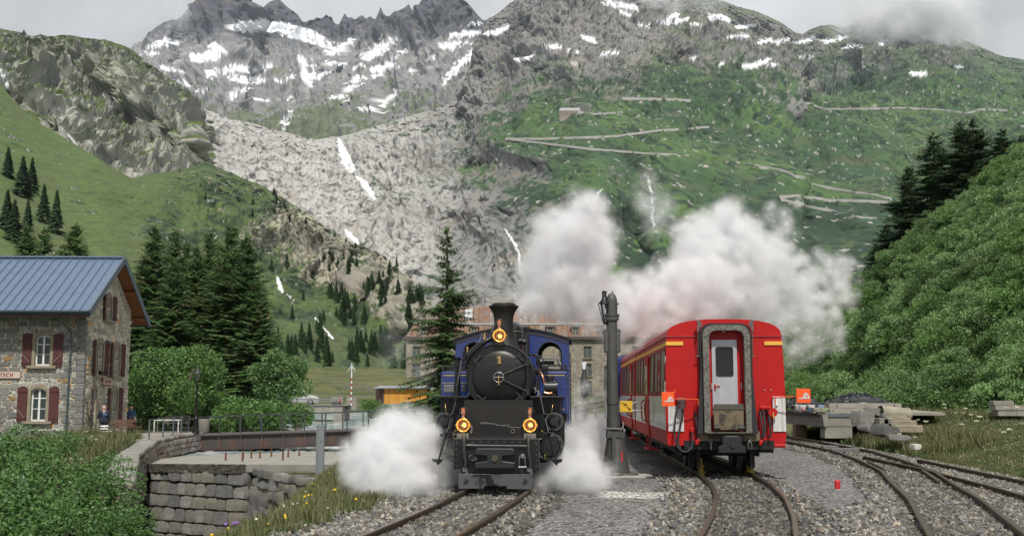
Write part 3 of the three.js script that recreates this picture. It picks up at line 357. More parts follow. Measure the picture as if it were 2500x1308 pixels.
{ // ballast: broken stone, loose on the beds
  const bedMat = new THREE.MeshStandardMaterial({ map: gritT, bumpMap: gritB, bumpScale: 0.05, roughness: 0.95, vertexColors: true }), tint = (x, d) => { const k = 0.62 + 0.3 * fbm2(x * 1.1, d * 1.1, 3); return [k * 1.05, k * 0.98, k * 0.88]; };
  const lo = 1.35, ro = 1.3;
  sheet('ballast_bed', 'bed of broken stone under the locomotive track', 'ballast', (d) => poly(RAILS.loco, d) - lo - 0.3, (d) => poly(RAILS.loco, d) + ro - 0.1, 5, 40, 0.045, bedMat, tint, 0.012, 'stuff');
  sheet('ballast_bed', 'bed of broken stone under the red coach track', 'ballast', (d) => poly(RAILS.coach, d) - lo, (d) => Math.min(poly(RAILS.coach, d) + 1.05, poly(RAILS.near, d) - 1), 5, 40, 0.05, bedMat, tint, 0.012, 'stuff');
  sheet('ballast_bed', 'bed of broken stone under the curved sidings', 'ballast', (d) => (d < 15.5 ? poly(RAILS.coach, d) + 1 : lerp(poly(RAILS.coach, d) + 1, poly(RAILS.near, d) - 1.25, smooth(15.5, 17.5, d))), (d) => poly([[5, 9.3], [12, 9.75], [20, 10.3], [28, 11.1], [33, 11.4], [60, 12.4]], d), 5, 58, 0.055, bedMat, tint, 0.012, 'stuff');
  const r = rng(77), kinds = [0, 1, 2].map((k) => { const g = new THREE.IcosahedronGeometry(1, 0), q = rng(k + 5), p = g.attributes.position, seen = new Map(); for (let i = 0; i < p.count; i++) { const key = [p.getX(i), p.getY(i), p.getZ(i)].map((v) => v.toFixed(2)).join(); if (!seen.has(key)) seen.set(key, 0.5 + 0.85 * q()); const s = seen.get(key); p.setXYZ(i, p.getX(i) * s, p.getY(i) * s * 0.5, p.getZ(i) * s * 0.75); } g.computeVertexNormals(); return g; });
  const mats = [[], [], []], cols = [[], [], []], stone = (x, d, dark) => {
    const k = Math.floor(r() * 3), s = 0.022 + 0.026 * r() * r() + 0.008 * r(); mats[k].push(M4(x, -0.117 + 0.014 * fbm2(x * 0.8, d * 0.8, 2) + 0.022 * r(), -d, r() * 0.9, r() * 6.3, r() * 0.9, s * 1.25));
    const t = r(), v = (0.05 + 0.36 * r() * r() + 0.06 * r()) * dark; cols[k].push(t < 0.22 ? lin(v * 1.1, v * 0.93, v * 0.72) : t < 0.4 ? lin(v * 0.75, v * 0.78, v * 0.82) : lin(v * 1.04, v, v * 0.90));
  };
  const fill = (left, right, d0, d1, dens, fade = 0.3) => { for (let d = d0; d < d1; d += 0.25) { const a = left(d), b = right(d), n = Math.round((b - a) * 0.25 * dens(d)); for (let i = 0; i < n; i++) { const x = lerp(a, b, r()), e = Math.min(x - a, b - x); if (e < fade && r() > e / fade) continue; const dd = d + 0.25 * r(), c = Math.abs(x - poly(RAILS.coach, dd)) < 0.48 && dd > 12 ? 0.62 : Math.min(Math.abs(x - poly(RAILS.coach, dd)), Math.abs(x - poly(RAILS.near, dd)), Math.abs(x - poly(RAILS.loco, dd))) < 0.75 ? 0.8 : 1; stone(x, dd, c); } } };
  const dens = (d) => 520 * Math.pow(10 / Math.max(d, 10), 0.75);
  fill((d) => poly(RAILS.loco, d) - 2.05, (d) => poly(RAILS.loco, d) + 1.15, 8.5, 20, dens, 0.7);
  fill((d) => poly(RAILS.coach, d) - 1.45, (d) => poly(RAILS.coach, d) + 1.1, 8.5, 24, dens, 0.7);
  fill((d) => (d < 15.5 ? poly(RAILS.coach, d) + 1 : lerp(poly(RAILS.coach, d) + 1, poly(RAILS.near, d) - 1.2, smooth(15.5, 17.5, d))), (d) => poly([[5, 9.3], [12, 9.75], [20, 10.3], [28, 11.0], [33, 11.3], [60, 12.4]], d), 8.5, 40, dens, 0.5);
  mats.forEach((m, k) => tag(instanced('ballast', kinds[k], std(1, 0.92), m, cols[k]), 'loose broken ballast stones around the rails', 'ballast', 'ballast stones', 'stuff'));
}
// ---------------------------------------------------------------- stone station house on the left
function stoneTex(seed, n, base, mortar, gap) {                  // irregular rubble: cells with mortar between; colour and height
  const r = rng(seed), S = 1024, pts = []; for (let j = 0; j < n; j++) for (let i = 0; i < n; i++) pts.push([(i + 0.5 + (r() - 0.5) * 0.85 + (j % 2) * 0.5) / n, (j + 0.5 + (r() - 0.5) * 0.7) / n, r(), r()]);
  const f = tileFbm(seed + 1, 8, 6, 0.65), cells = Array.from({ length: n * n }, () => []); pts.forEach((p, k) => cells[Math.floor(((p[1] % 1) + 1) % 1 * n) * n + Math.floor(((p[0] % 1) + 1) % 1 * n)].push(k));
  const look = (u, v) => { const i = Math.floor(u * n), j = Math.floor(v * n); let d1 = 9, d2 = 9, id = 0; for (let b = -2; b <= 2; b++) for (let a = -2; a <= 2; a++) for (const k of cells[((j + b + n) % n) * n + (i + a + n) % n]) { let dx = pts[k][0] - u, dy = (pts[k][1] - v) * 1.35; dx -= Math.round(dx); dy = (((pts[k][1] - v) - Math.round(pts[k][1] - v)) * 1.35); const e = Math.hypot(dx, dy) * n; if (e < d1) { d2 = d1; d1 = e; id = k; } else if (e < d2) d2 = e; } return [d2 - d1, id]; };
  const C = new Float32Array(S * S), I = new Int32Array(S * S); for (let y = 0; y < S; y++) for (let x = 0; x < S; x++) { const w = 0.03 * (f(x / S, y / S) - 0.5), q = look(((x / S + w) % 1 + 1) % 1, ((y / S + w) % 1 + 1) % 1); C[y * S + x] = q[0]; I[y * S + x] = q[1]; }
  const col = tex(S, S, (u, v, x, y) => { const e = C[y * S + x], p = pts[I[y * S + x]], g = f(u, v), t = smooth(gap * 0.7, gap * 1.3, e + 0.1 * (g - 0.5)), s = base(p[2], p[3], g); return mixc(mortar.map((m) => m * (0.75 + 0.5 * g)), s, t); });
  const bump = tex(S, S, (u, v, x, y) => clamp(smooth(0, gap * 3, C[y * S + x]) * 0.75 + 0.25 * f(u, v)), false);
  return { map: col, bumpMap: bump };
}
const rubble = stoneTex(101, 14, (a, b, g) => { const k = 0.15 + 0.16 * a + 0.22 * (g - 0.5); return b > 0.93 ? [k * 1.35, k * 0.85, k * 0.42] : b > 0.6 ? [k * 1.05, k * 0.98, k * 0.82] : [k, k * 0.99, k * 0.93]; }, [0.50, 0.47, 0.40], 0.13);
const rubbleMat = new THREE.MeshStandardMaterial({ ...rubble, color: lin(1.3, 1.3, 1.3), bumpScale: 0.06, roughness: 0.95 });
const bossMat = [[0.22, 0.22, 0.21], [0.28, 0.275, 0.25], [0.18, 0.18, 0.178], [0.33, 0.315, 0.28], [0.25, 0.235, 0.20], [0.33, 0.21, 0.10]].map((c, i) => { const f = tileFbm(130 + i, 8, 5, 0.7); return new THREE.MeshStandardMaterial({ map: tex(256, 256, (u, v) => { const k = 0.55 + 0.9 * f(u, v); return c.map((q) => 1.25 * q * k); }, true, 1.6), bumpMap: grainT, bumpScale: 0.04, roughness: 0.95 }); });
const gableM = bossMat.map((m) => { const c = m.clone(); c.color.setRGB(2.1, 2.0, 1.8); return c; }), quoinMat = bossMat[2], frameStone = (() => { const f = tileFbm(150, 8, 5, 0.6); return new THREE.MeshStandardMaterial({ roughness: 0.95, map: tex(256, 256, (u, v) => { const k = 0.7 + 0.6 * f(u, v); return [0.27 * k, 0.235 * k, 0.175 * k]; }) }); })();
const shutterMat = (() => { const f = tileFbm(160, 4, 5, 0.6); return new THREE.MeshStandardMaterial({ roughness: 0.75, map: tex(256, 256, (u, v) => { const k = 0.75 + 0.5 * f(u, v * 0.3); return [0.085 * k, 0.026 * k, 0.026 * k]; }) }); })();
const whitePaint = std([0.72, 0.72, 0.70], 0.5), glassMat = new THREE.MeshStandardMaterial({ color: lin(0.03, 0.045, 0.04), roughness: 0.08, metalness: 0, envMapIntensity: 1 }), curtainMat = std([0.45, 0.43, 0.38], 0.95);
const signFont = await new FontLoader().loadAsync('fonts/droid/droid_sans_bold.typeface.json');
const serifFont = await new FontLoader().loadAsync('fonts/droid/droid_serif_bold.typeface.json');
function lettering(text, size, depth, font = signFont, squeeze = 1) { const g = new TextGeometry(text, { font, size, depth, curveSegments: 4, bevelEnabled: false }); g.computeBoundingBox(); const b = g.boundingBox; g.translate(-(b.min.x + b.max.x) / 2, -(b.min.y + b.max.y) / 2, 0); g.scale(squeeze, 1, 1); return g; }
const lump = (seed, w, h, d) => { const g = new THREE.BoxGeometry(1, 1, 1, 2, 2, 2), p = g.attributes.position; for (let i = 0; i < p.count; i++) { const x = p.getX(i) * 2, y = p.getY(i) * 2, z = p.getZ(i) * 2, e = Math.abs(x) + Math.abs(y) + Math.abs(z), k = (e > 2.5 ? 0.86 : e > 1.5 ? 0.95 : 1.06) + 0.10 * N3(x * 1.3 + seed * 3.1, y * 1.3, z * 1.3 + seed); p.setXYZ(i, x * k * w / 2, y * k * h / 2, z * k * d / 2); } g.computeVertexNormals(); return boxUV(g, 1); };
{
  const W = 7.4, L = 16, H = 7.25, house = thing('station_house', 'two storey stone station house with blue grey metal roof and dark red shutters', 'house', [-22.85, -0.62, -57.0], 0.035);
  const archTop = (x0, x1, y0, y1, rise) => { const s = new THREE.Path(); s.moveTo(x0, y0); s.lineTo(x1, y0); s.lineTo(x1, y1 - rise); s.quadraticCurveTo((x0 + x1) / 2, y1 + rise, x0, y1 - rise); s.closePath(); return s; };
  const archShape = (x0, x1, y0, y1, rise) => { const s = new THREE.Shape(); s.moveTo(x0, y0); s.lineTo(x1, y0); s.lineTo(x1, y1 - rise); s.quadraticCurveTo((x0 + x1) / 2, y1 + rise, x0, y1 - rise); s.closePath(); return s; };
  // places on the long side, x from the near corner, and on the gable, along its depth
  const fx = (zx) => (zx / 3.847 - 203) / 45.9, fy = (zy) => 1.58 + 0.62 + (965 - (760 + zy / 3.847)) / 45.9, gw = (px) => (59690 - 57.2 * (1250 - px)) / ((1250 - px) - 104.7);
  const frontWin = [[322, 462, 225, 512], [305, 447, 722, 1028]].map(([a, b, t, u]) => [fx(a), fx(b), fy(u), fy(t)]); frontWin.push([-6.9, -6.05, frontWin[0][2], frontWin[0][3]], [-6.95, -6.1, frontWin[1][2], frontWin[1][3]], [-9.9, -9.05, frontWin[0][2], frontWin[0][3]], [-9.95, -9.1, frontWin[1][2], frontWin[1][3]]);
  const sideWin = [[1.75, 2.75, 3.30, 5.15], [4.55, 5.55, 3.30, 5.12], [4.45, 5.45, 0.72, 2.55], [3.0, 3.75, 6.45, 7.75]], door = [1.15, 1.95, 0.02, 2.62];
  const front = slab([[-L, 0], [0, 0], [0, H], [-L, H]], 0.45, 0, frontWin.map((w) => archTop(w[0], w[1], w[2], w[3], 0.13))); front.translate(0, 0, -0.45); mesh('wall', boxUV(front, 0.30), rubbleMat, house);
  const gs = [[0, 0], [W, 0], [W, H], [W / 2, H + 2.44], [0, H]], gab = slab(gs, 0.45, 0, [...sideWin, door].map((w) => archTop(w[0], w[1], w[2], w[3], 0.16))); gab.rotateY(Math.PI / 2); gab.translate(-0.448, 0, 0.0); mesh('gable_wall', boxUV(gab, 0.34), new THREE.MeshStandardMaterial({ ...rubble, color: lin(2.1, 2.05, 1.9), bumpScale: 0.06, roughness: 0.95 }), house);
  mesh('back_wall', boxUV(box2(-L, -0.45, 0, H, -W, -W + 0.4), 0.3), rubbleMat, house); mesh('end_wall', boxUV(box2(-L + 0.003, -L + 0.4, 0, H + 0.2, -W + 0.41, -0.46), 0.3), rubbleMat, house); mesh('inner_floor', box2(-L + 0.5, -0.5, 3.0, 3.2, -W + 0.5, -0.5), std(0.08), house);
  // single stones standing proud of the walls
  { const q = rng(51), free = (x, y, ws, m) => ws.every((w) => x < w[0] - m || x > w[1] + m || y < w[2] - 0.35 || y > w[3] + 0.42), kinds = Array.from({ length: 10 }, (_, k) => lump(k, 1, 1, 0.4)); let n = 0;
    for (let y = 0.55; y < 6.3 && n < 170; y += 0.30) for (let x = -0.55 - 0.3 * q(); x > -5.6; ) { const w = 0.30 + 0.32 * q(), h = 0.23 + 0.10 * q(), cx = x - w / 2, cy = y + 0.05 * (q() - 0.5); x -= w + 0.05; if (!free(cx, cy, frontWin, 0.62 + w / 2) || (cx < -3.25 && Math.abs(cy - 3.05) < 0.35)) continue; const s = mesh('stone', kinds[Math.floor(q() * 10)], bossMat[q() < 0.05 ? 5 : Math.floor(q() * 5)], house); s.position.set(cx, cy, -0.02 + 0.02 * q()); s.scale.set(w * 0.94, h * 0.92, 0.20); s.rotation.z = (q() - 0.5) * 0.3; n++; }
    n = 0; for (let y = 0.3; y < H + 1.9 && n < 290; y += 0.26) for (let z = 0.2 + 0.3 * q(); z < W - 0.3; ) { const w = 0.24 + 0.34 * q(), h = 0.19 + 0.12 * q(), cz = z + w / 2, cy = y + 0.06 * (q() - 0.5); z += w + 0.04; if (!free(cz, cy, [...sideWin, door], 0.22 + w / 2) || cy > H + 2.3 * (1 - Math.abs(cz - W / 2) / (W / 2)) - 0.3 || q() < 0.12) continue; const s = mesh('stone', kinds[Math.floor(q() * 10)], gableM[q() < 0.04 ? 5 : Math.floor(q() * 5)], house); s.position.set(0.0 + 0.02 * q(), cy, -cz); s.scale.set(w * 0.86, h * 0.84, 0.22); s.rotation.set(0, Math.PI / 2, 0); n++; } }
  for (let k = 0; k < 20; k++) { const w = k % 2 ? 0.62 : 0.42; const s = mesh('quoin', boxUV(rb(w, 0.28, 0.3, -w / 2 + 0.035, 0.18 + k * 0.312, -0.12, 0.03), 1), bossMat[k % 5 === 3 ? 0 : 2], house); }
  mesh('plinth', [box2(-L, 0.05, -0.4, 0.34, 0.0, 0.10)], quoinMat, house);
  const shutter = (x, y, w, h, parent, z, ry, brace) => { const g = new THREE.Group(); g.name = 'shutter'; parent.add(g); g.position.set(x, y, z); g.rotation.y = ry; for (let k = 0; k < 4; k++) mesh('board', box2(-w / 2 + k * w / 4 + 0.004, -w / 2 + (k + 1) * w / 4 - 0.004, -h / 2, h / 2 - (k === 0 || k === 3 ? 0.05 : 0), -0.02, 0.02), shutterMat, g); mesh('batten', [box2(-w / 2, w / 2, -h / 2 + 0.14, -h / 2 + 0.22, 0.021, 0.05), box2(-w / 2, w / 2, h / 2 - 0.30, h / 2 - 0.22, 0.021, 0.05)], shutterMat, g); if (brace) mesh('brace', bx(0.05, 0.56, 0.03, brace * -0.02, -h / 2 + 0.44, 0.04, 0, 0, brace * 0.75), std([0.16, 0.13, 0.12], 0.8), g); return g; };
  const window_ = (w, cx, place, ry, hasSh, brace = [1, 0]) => { // window with its frame, panes, sill, lintel and shutters
    const g = new THREE.Group(); g.name = 'window'; house.add(g); g.position.set(...place); g.rotation.y = ry; const ww = w[1] - w[0], h = w[3] - w[2];
    const surround = new THREE.Shape(); surround.moveTo(-ww / 2 - 0.16, 0); surround.lineTo(ww / 2 + 0.16, 0); surround.lineTo(ww / 2 + 0.16, h - 0.05); surround.quadraticCurveTo(0, h + 0.52, -ww / 2 - 0.16, h - 0.05); surround.closePath();
    mesh('surround', slab(surround, 0.07, 0, [archTop(-ww / 2, ww / 2, 0.0001, h, 0.13)]), frameStone, g); mesh('sill', rb(ww + 0.75, 0.14, 0.26, 0, -0.08, 0.08, 0.02), frameStone, g);
    if (hasSh !== 'bare') { const fz = -0.17; mesh('frame', [slab(archShape(-ww / 2, ww / 2, 0, h, 0.13), 0.05, 0, [archTop(-ww / 2 + 0.07, ww / 2 - 0.07, 0.08, h - 0.08, 0.1)]), box2(-0.05, 0.05, 0.06, h - 0.02, 0.001, 0.075), box2(-ww / 2 + 0.05, ww / 2 - 0.05, h * 0.68, h * 0.68 + 0.05, 0.002, 0.06), box2(-ww / 2 + 0.05, ww / 2 - 0.05, h * 0.36, h * 0.36 + 0.035, 0.002, 0.055)].map((q) => q.translate(0, 0, fz)), whitePaint, g);
      for (const s of [-1, 1]) for (const [a, b] of [[0.07, 0.36], [0.375, 0.68], [0.70, 0.98]]) mesh('pane', box2(s > 0 ? 0.05 : -ww / 2 + 0.06, s > 0 ? ww / 2 - 0.06 : -0.05, h * a, h * b, fz + 0.01, fz + 0.02), glassMat, g); mesh('curtain', [box2(-ww / 2 + 0.06, -ww * 0.12, 0.05, h * 0.9, fz - 0.07, fz - 0.05), box2(ww * 0.12, ww / 2 - 0.06, 0.05, h * 0.9, fz - 0.07, fz - 0.05)], curtainMat, g); }
    else { mesh('frame', slab(archShape(-ww / 2, ww / 2, 0, h, 0.13), 0.05, 0, [archTop(-ww / 2 + 0.07, ww / 2 - 0.07, 0.08, h - 0.08, 0.1)]).translate(0, 0, -0.25), whitePaint, g); mesh('pane', slab(archShape(-ww / 2 + 0.06, ww / 2 - 0.06, 0.07, h - 0.05, 0.1), 0.02).translate(0, 0, -0.24), glassMat, g); }
    if (hasSh) { const sw_ = Math.min(0.52, ww * 0.62), o = ww / 2 + 0.18 + sw_ / 2; const a = shutter(-o, h / 2 + 0.03, sw_, h + 0.14, house, 0, 0, brace[0]), b = shutter(o, h / 2 + 0.03, sw_, h + 0.14, house, 0, 0, brace[1]); for (const [q, s] of [[a, -1], [b, 1]]) { const l = V(s * o, h / 2 + 0.03, 0.09).applyAxisAngle(V(0, 1, 0), ry); q.position.set(place[0] + l.x, place[1] + l.y, place[2] + l.z); q.rotation.y = ry + (ry ? s * -0.18 : 0); } }
    return g; };
  frontWin.forEach((w, k) => window_(w, 0, [(w[0] + w[1]) / 2, w[2], 0.0], 0, true, k === 0 ? [1, -1] : k === 1 ? [1, 0] : [1, -1]));
  sideWin.forEach((w, k) => window_(w, 0, [0.0, w[2], -(w[0] + w[1]) / 2], Math.PI / 2, 'bare', [1, 1]));
  const dg = new THREE.Group(); dg.name = 'door'; house.add(dg); dg.position.set(-0.2, door[2], -(door[0] + door[1]) / 2); dg.rotation.y = Math.PI / 2; mesh('door_leaf', slab(archShape(-0.4, 0.4, 0, 2.6, 0.16), 0.06), std([0.13, 0.125, 0.115], 0.8), dg); mesh('notice', box2(0.12, 0.26, 1.45, 1.62, 0.061, 0.07), whitePaint, dg); mesh('surround', slab([[-0.58, 0], [-0.4, 0], [-0.4, 2.5], [0, 2.75], [0.4, 2.5], [0.4, 0], [0.58, 0], [0.58, 2.62], [0, 3.0], [-0.58, 2.62]], 0.06).translate(0, 0, 0.2), frameStone, dg);
  const lampM = mesh('wall_lamp', [rb(0.22, 0.2, 0.3, 0.16, 3.45, -2.2, 0.03)], std(0.02, 0.4), house);
  // name boards
  const boardM = (() => { const f = tileFbm(170, 4, 4); return new THREE.MeshStandardMaterial({ roughness: 0.7, map: tex(128, 64, (u, v) => { const k = 0.85 + 0.3 * f(u, v); return [0.52 * k, 0.47 * k, 0.40 * k]; }) }); })(), redInk = std([0.30, 0.045, 0.035], 0.7);
  const nb = mesh('name_board', [rb(1.95, 0.34, 0.05, -4.28, fy(597), 0.06, 0.01)], boardM, house); mesh('letters', lettering('GLETSCH', 0.19, 0.012, signFont, 1.12).translate(-4.28, fy(597), 0.087), redInk, nb); mesh('board_edge', [bx(1.99, 0.03, 0.06, -4.28, fy(597) + 0.175, 0.062), bx(1.99, 0.03, 0.06, -4.28, fy(597) - 0.175, 0.062), bx(0.03, 0.32, 0.06, -3.29, fy(597), 0.062), bx(0.03, 0.32, 0.06, -5.27, fy(597), 0.062)], std([0.36, 0.20, 0.15], 0.7), nb);
  const sb = mesh('name_board', [rb(0.05, 0.36, 1.6, 0.08, 2.98, -3.55, 0.01)], boardM, house); mesh('letters', put(lettering('GLETSCH', 0.19, 0.012, signFont, 0.98), 0.107, 2.98, -3.55, 0, Math.PI / 2), redInk, sb); mesh('board_edge', [bx(0.06, 0.03, 1.66, 0.082, 3.17, -3.55), bx(0.06, 0.03, 1.66, 0.082, 2.79, -3.55), bx(0.06, 0.34, 0.03, 0.082, 2.98, -2.735), bx(0.06, 0.34, 0.03, 0.082, 2.98, -4.365)], redInk, sb);
  // roof: boarded underneath, standing seam sheets above
  const roofMat = (() => { const f = tileFbm(180, 8, 5, 0.6); return new THREE.MeshStandardMaterial({ roughness: 0.42, metalness: 0.35, map: tex(256, 256, (u, v) => { const k = 0.85 + 0.3 * f(u, v); return [0.150 * k, 0.205 * k, 0.295 * k]; }) }); })(), eaveWood = (() => { const f = tileFbm(190, 4, 5, 0.6); return new THREE.MeshStandardMaterial({ roughness: 0.75, map: tex(256, 128, (u, v) => { const k = 0.6 + 0.8 * f(u * 0.4, v * 2); return [0.26 * k, 0.105 * k, 0.035 * k]; }) }); })();
  const oh = 1.45, gx = 0.66, run = W / 2 + oh, pitch = Math.atan2(3.43, 5.15), len = run / Math.cos(pitch), ridgeY = H + 2.67;
  const roof = new THREE.Group(); roof.name = 'roof'; house.add(roof);
  for (const s of [1, -1]) { const side = new THREE.Group(); // sheets along one slope
    const place = (g) => { g.rotateX(s > 0 ? pitch : -pitch); g.translate(0, ridgeY, -W / 2); return g; };
    for (let k = 0; k < 36; k++) { const x = gx - 0.24 - k * 0.48; mesh('roof_sheet', boxUV(place(join([bx(0.476, 0.04, len, x, 0.10, s * len / 2), bx(0.035, 0.07, len, x + 0.23, 0.145, s * len / 2)])), 0.5), roofMat, roof); }
    for (let k = 0; k < 22; k++) mesh('eave_board', place(bx(L + gx + 0.6, 0.05, len / 22 - 0.015, (gx - L - 0.6) / 2 + 0.0, 0.02, s * (k + 0.5) * len / 22)), eaveWood, roof);
    mesh('gutter', place(bx(L + gx + 1, 0.16, 0.14, (gx - L - 0.9) / 2 + 0.02, 0.06, s * (len + 0.03))), std([0.07, 0.09, 0.12], 0.5, 0.4), roof); mesh('barge_board', place(bx(0.07, 0.34, len + 0.05, gx + 0.045, 0.02, s * len / 2)), std([0.13, 0.16, 0.20], 0.5, 0.3), roof);
  }
  mesh('ridge_cap', [bx(L + gx + 1, 0.10, 0.5, (gx - L - 0.9) / 2, ridgeY + 0.15, -W / 2)], std([0.15, 0.20, 0.27], 0.4, 0.35), roof);
  for (const [y, z] of [[H + 2.40, -W / 2], [H + 0.95, -W / 2 - 2.3], [H - 0.45, -W - 0.75], [H - 0.45, 0.75], [H + 0.95, -W / 2 + 2.3]]) mesh('purlin', [rb(0.9, 0.22, 0.18, 0.15, y, z, 0.02)], eaveWood, house);
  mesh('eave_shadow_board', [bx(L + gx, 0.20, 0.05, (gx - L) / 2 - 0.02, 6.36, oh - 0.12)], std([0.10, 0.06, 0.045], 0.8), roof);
  mesh('downpipe', [tube([[-0.98, 6.4, oh - 0.1], [-0.95, 6.1, oh - 0.3], [-0.72, 5.6, 0.25], [-0.70, 5.2, 0.14], [-0.72, 3, 0.14], [-0.74, 0.2, 0.14]], 0.055, 8, 40), ...[1.2, 2.6, 4.0].map((y) => cyl(0.07, 0.07, 0.06, -0.72, y, 0.14))], std([0.09, 0.115, 0.125], 0.5, 0.4), house);
  mesh('hose', [tube([[0.12, 1.9, -0.35], [0.14, 1.2, -0.45], [0.25, 0.75, -0.9], [0.3, 0.45, -1.3], [0.2, 0.4, -0.6], [0.1, 0.5, -0.2]], 0.025, 6, 30)], std(0.03, 0.6), house);
  mesh('chimney', [boxUV(rb(0.9, 1.6, 0.9, -9, ridgeY + 0.5, -W / 2, 0.03), 0.5)], rubbleMat, house);
}
// ---------------------------------------------------------------- steam locomotive
const blk = (() => { const f = tileFbm(201, 8, 5, 0.6); return new THREE.MeshStandardMaterial({ roughness: 0.42, metalness: 0.25, map: tex(256, 256, (u, v) => { const k = 0.6 + 0.8 * f(u, v); return [0.013 * k, 0.0135 * k, 0.014 * k]; }), roughnessMap: tex(256, 256, (u, v) => 0.75 + 0.5 * (f(u, v) - 0.3), false) }); })();
const blkGloss = new THREE.MeshPhysicalMaterial({ color: lin(0.016, 0.017, 0.018), roughness: 0.3, metalness: 0.2, clearcoat: 0.5, clearcoatRoughness: 0.2 }), sootBlk = std([0.013, 0.0125, 0.012], 0.6, 0.2), steel = std([0.32, 0.32, 0.33], 0.35, 0.9), darkSteel = std([0.09, 0.09, 0.095], 0.4, 0.8), brass = std([0.62, 0.42, 0.14], 0.28, 1), copper = std([0.70, 0.32, 0.20], 0.3, 1), rubber = std([0.03, 0.03, 0.032], 0.6), grimeGrey = std([0.14, 0.145, 0.15], 0.6, 0.4);
const locoBlue = new THREE.MeshPhysicalMaterial({ color: lin(0.010, 0.028, 0.145), roughness: 0.35, clearcoat: 0.6, clearcoatRoughness: 0.15 }), lining = std([0.50, 0.36, 0.09], 0.5), inside = std([0.012, 0.012, 0.012], 0.9);
{
  const loco = thing('steam_locomotive', 'black and dark blue steam locomotive facing forward with three lit brass lamps', 'locomotive', [-0.263, 0, -18.3], -0.057), P = (n, g, m = blk, parent = loco) => mesh(n, g, m, parent), both = (fn) => [-1, 1].map(fn);
  // buffer beam
  const beam = P('buffer_beam', [slab([[-0.715, 0.345], [-0.6, 0.345], [-0.585, 0.275], [0.585, 0.275], [0.6, 0.345], [0.715, 0.345], [0.715, 0.84], [-0.715, 0.84]], 0.06, 0.006)]);
  P('beam_edge', [bx(1.44, 0.02, 0.09, 0, 0.848, 0.02), bx(0.018, 0.5, 0.03, -0.722, 0.6, 0.06), bx(0.018, 0.5, 0.03, 0.722, 0.6, 0.06)], darkSteel, beam);
  { const rv = sph(0.011, 0, 0, 0, 8), pts = []; for (let k = 0; k < 9; k++) pts.push([-0.54 + k * 0.135, 0.795]); for (const s of [-1, 1]) for (let k = 0; k < 6; k++) pts.push([s * 0.68, 0.40 + k * 0.09]); pts.push([-0.67, 0.795], [0.67, 0.795], [-0.44, 0.5], [0.30, 0.64], [0.30, 0.385], [-0.435, 0.385]); for (const [x, y] of pts) { const m = P('rivet', rv, grimeGrey, beam); m.position.set(x, y, 0.068); } }
  const cp = new THREE.Shape(); [[-0.335, 0.375], [0.30, 0.375], [0.31, 0.45], [0.12, 0.475], [0.10, 0.50], [0.10, 0.56], [0.12, 0.585], [0.31, 0.6], [0.31, 0.665], [0.28, 0.685], [-0.31, 0.685], [-0.335, 0.665], [-0.335, 0.6], [-0.15, 0.585], [-0.13, 0.56], [-0.13, 0.50], [-0.15, 0.475], [-0.335, 0.45]].forEach(([x, y], i) => (i ? cp.lineTo(x, y) : cp.moveTo(x, y)));
  P('coupling_plate', slab(cp, 0.13, 0.012).translate(0, 0, 0.07), std([0.045, 0.05, 0.05], 0.38, 0.6)); P('coupling_boss', [cyl(0.06, 0.05, 0.03, -0.015, 0.53, 0.225, 'z', 20)], std([0.10, 0.09, 0.06], 0.6, 0.5));
  P('coupling_hook', [cyl(0.035, 0.035, 0.13, -0.34, 0.525, 0.12, 'z', 12), tor(0.05, 0.012, -0.41, 0.53, 0.13, 0, 0.5), cyl(0.05, 0.05, 0.03, -0.41, 0.53, 0.08, 'z', 14)], darkSteel);
  P('shackle', [tube([[0.40, 0.38, 0.15], [0.395, 0.50, 0.16], [0.405, 0.56, 0.16], [0.445, 0.59, 0.16], [0.485, 0.56, 0.16], [0.492, 0.50, 0.16], [0.49, 0.38, 0.15]], 0.011, 8, 40), rod([0.38, 0.385, 0.15], [0.515, 0.385, 0.15], 0.016), cyl(0.035, 0.03, 0.12, 0.444, 0.56, 0.10, 'z', 12)], steel);
  P('chain', [0, 1, 2, 3, 4].map((k) => tor(0.018, 0.005, 0.445, 0.35 - k * 0.03, 0.16, 0, k % 2 ? 1.57 : 0, 10)), darkSteel); P('chain_weight', sph(0.03, 0.445, 0.19, 0.165, 12, 1.4), darkSteel);
  P('heating_pipe', [rod([-0.51, 0.742, 0.11], [0.53, 0.735, 0.11], 0.013), cyl(0.02, 0.02, 0.1, -0.45, 0.742, 0.11, 'x', 12), cyl(0.018, 0.018, 0.05, -0.36, 0.741, 0.11, 'x', 12)], grimeGrey);
  for (const s of [-1, 1]) { const x = s * 0.545; P('brake_hose', [tube([[x, 0.91, 0.08], [x + 0.005, 0.80, 0.13], [x + 0.01, 0.62, 0.15], [x + 0.035, 0.45, 0.14], [x + 0.02, 0.34, 0.13], [x + 0.03, 0.29, 0.12]], 0.026, 10, 40)], rubber); P('hose_union', cyl(0.032, 0.028, 0.07, x, 0.90, 0.08, 'y', 12), grimeGrey); P('hose_coupling', [rb(0.08, 0.07, 0.07, x + 0.02, 0.33, 0.12, 0.015), rb(0.05, 0.09, 0.05, x + 0.05, 0.27, 0.12, 0.012)], grimeGrey); }
  // plough
  const pl = new THREE.Group(); pl.name = 'track_clearer'; loco.add(pl); const plM = (() => { const f = tileFbm(207, 4, 5, 0.6); return new THREE.MeshStandardMaterial({ roughness: 0.45, metalness: 0.5, map: tex(256, 128, (u, v) => { const k = lerp(0.02, 0.125, smooth(0.36, 0.52, f(u, v))); return [k, k, k * 1.06]; }) }); })();
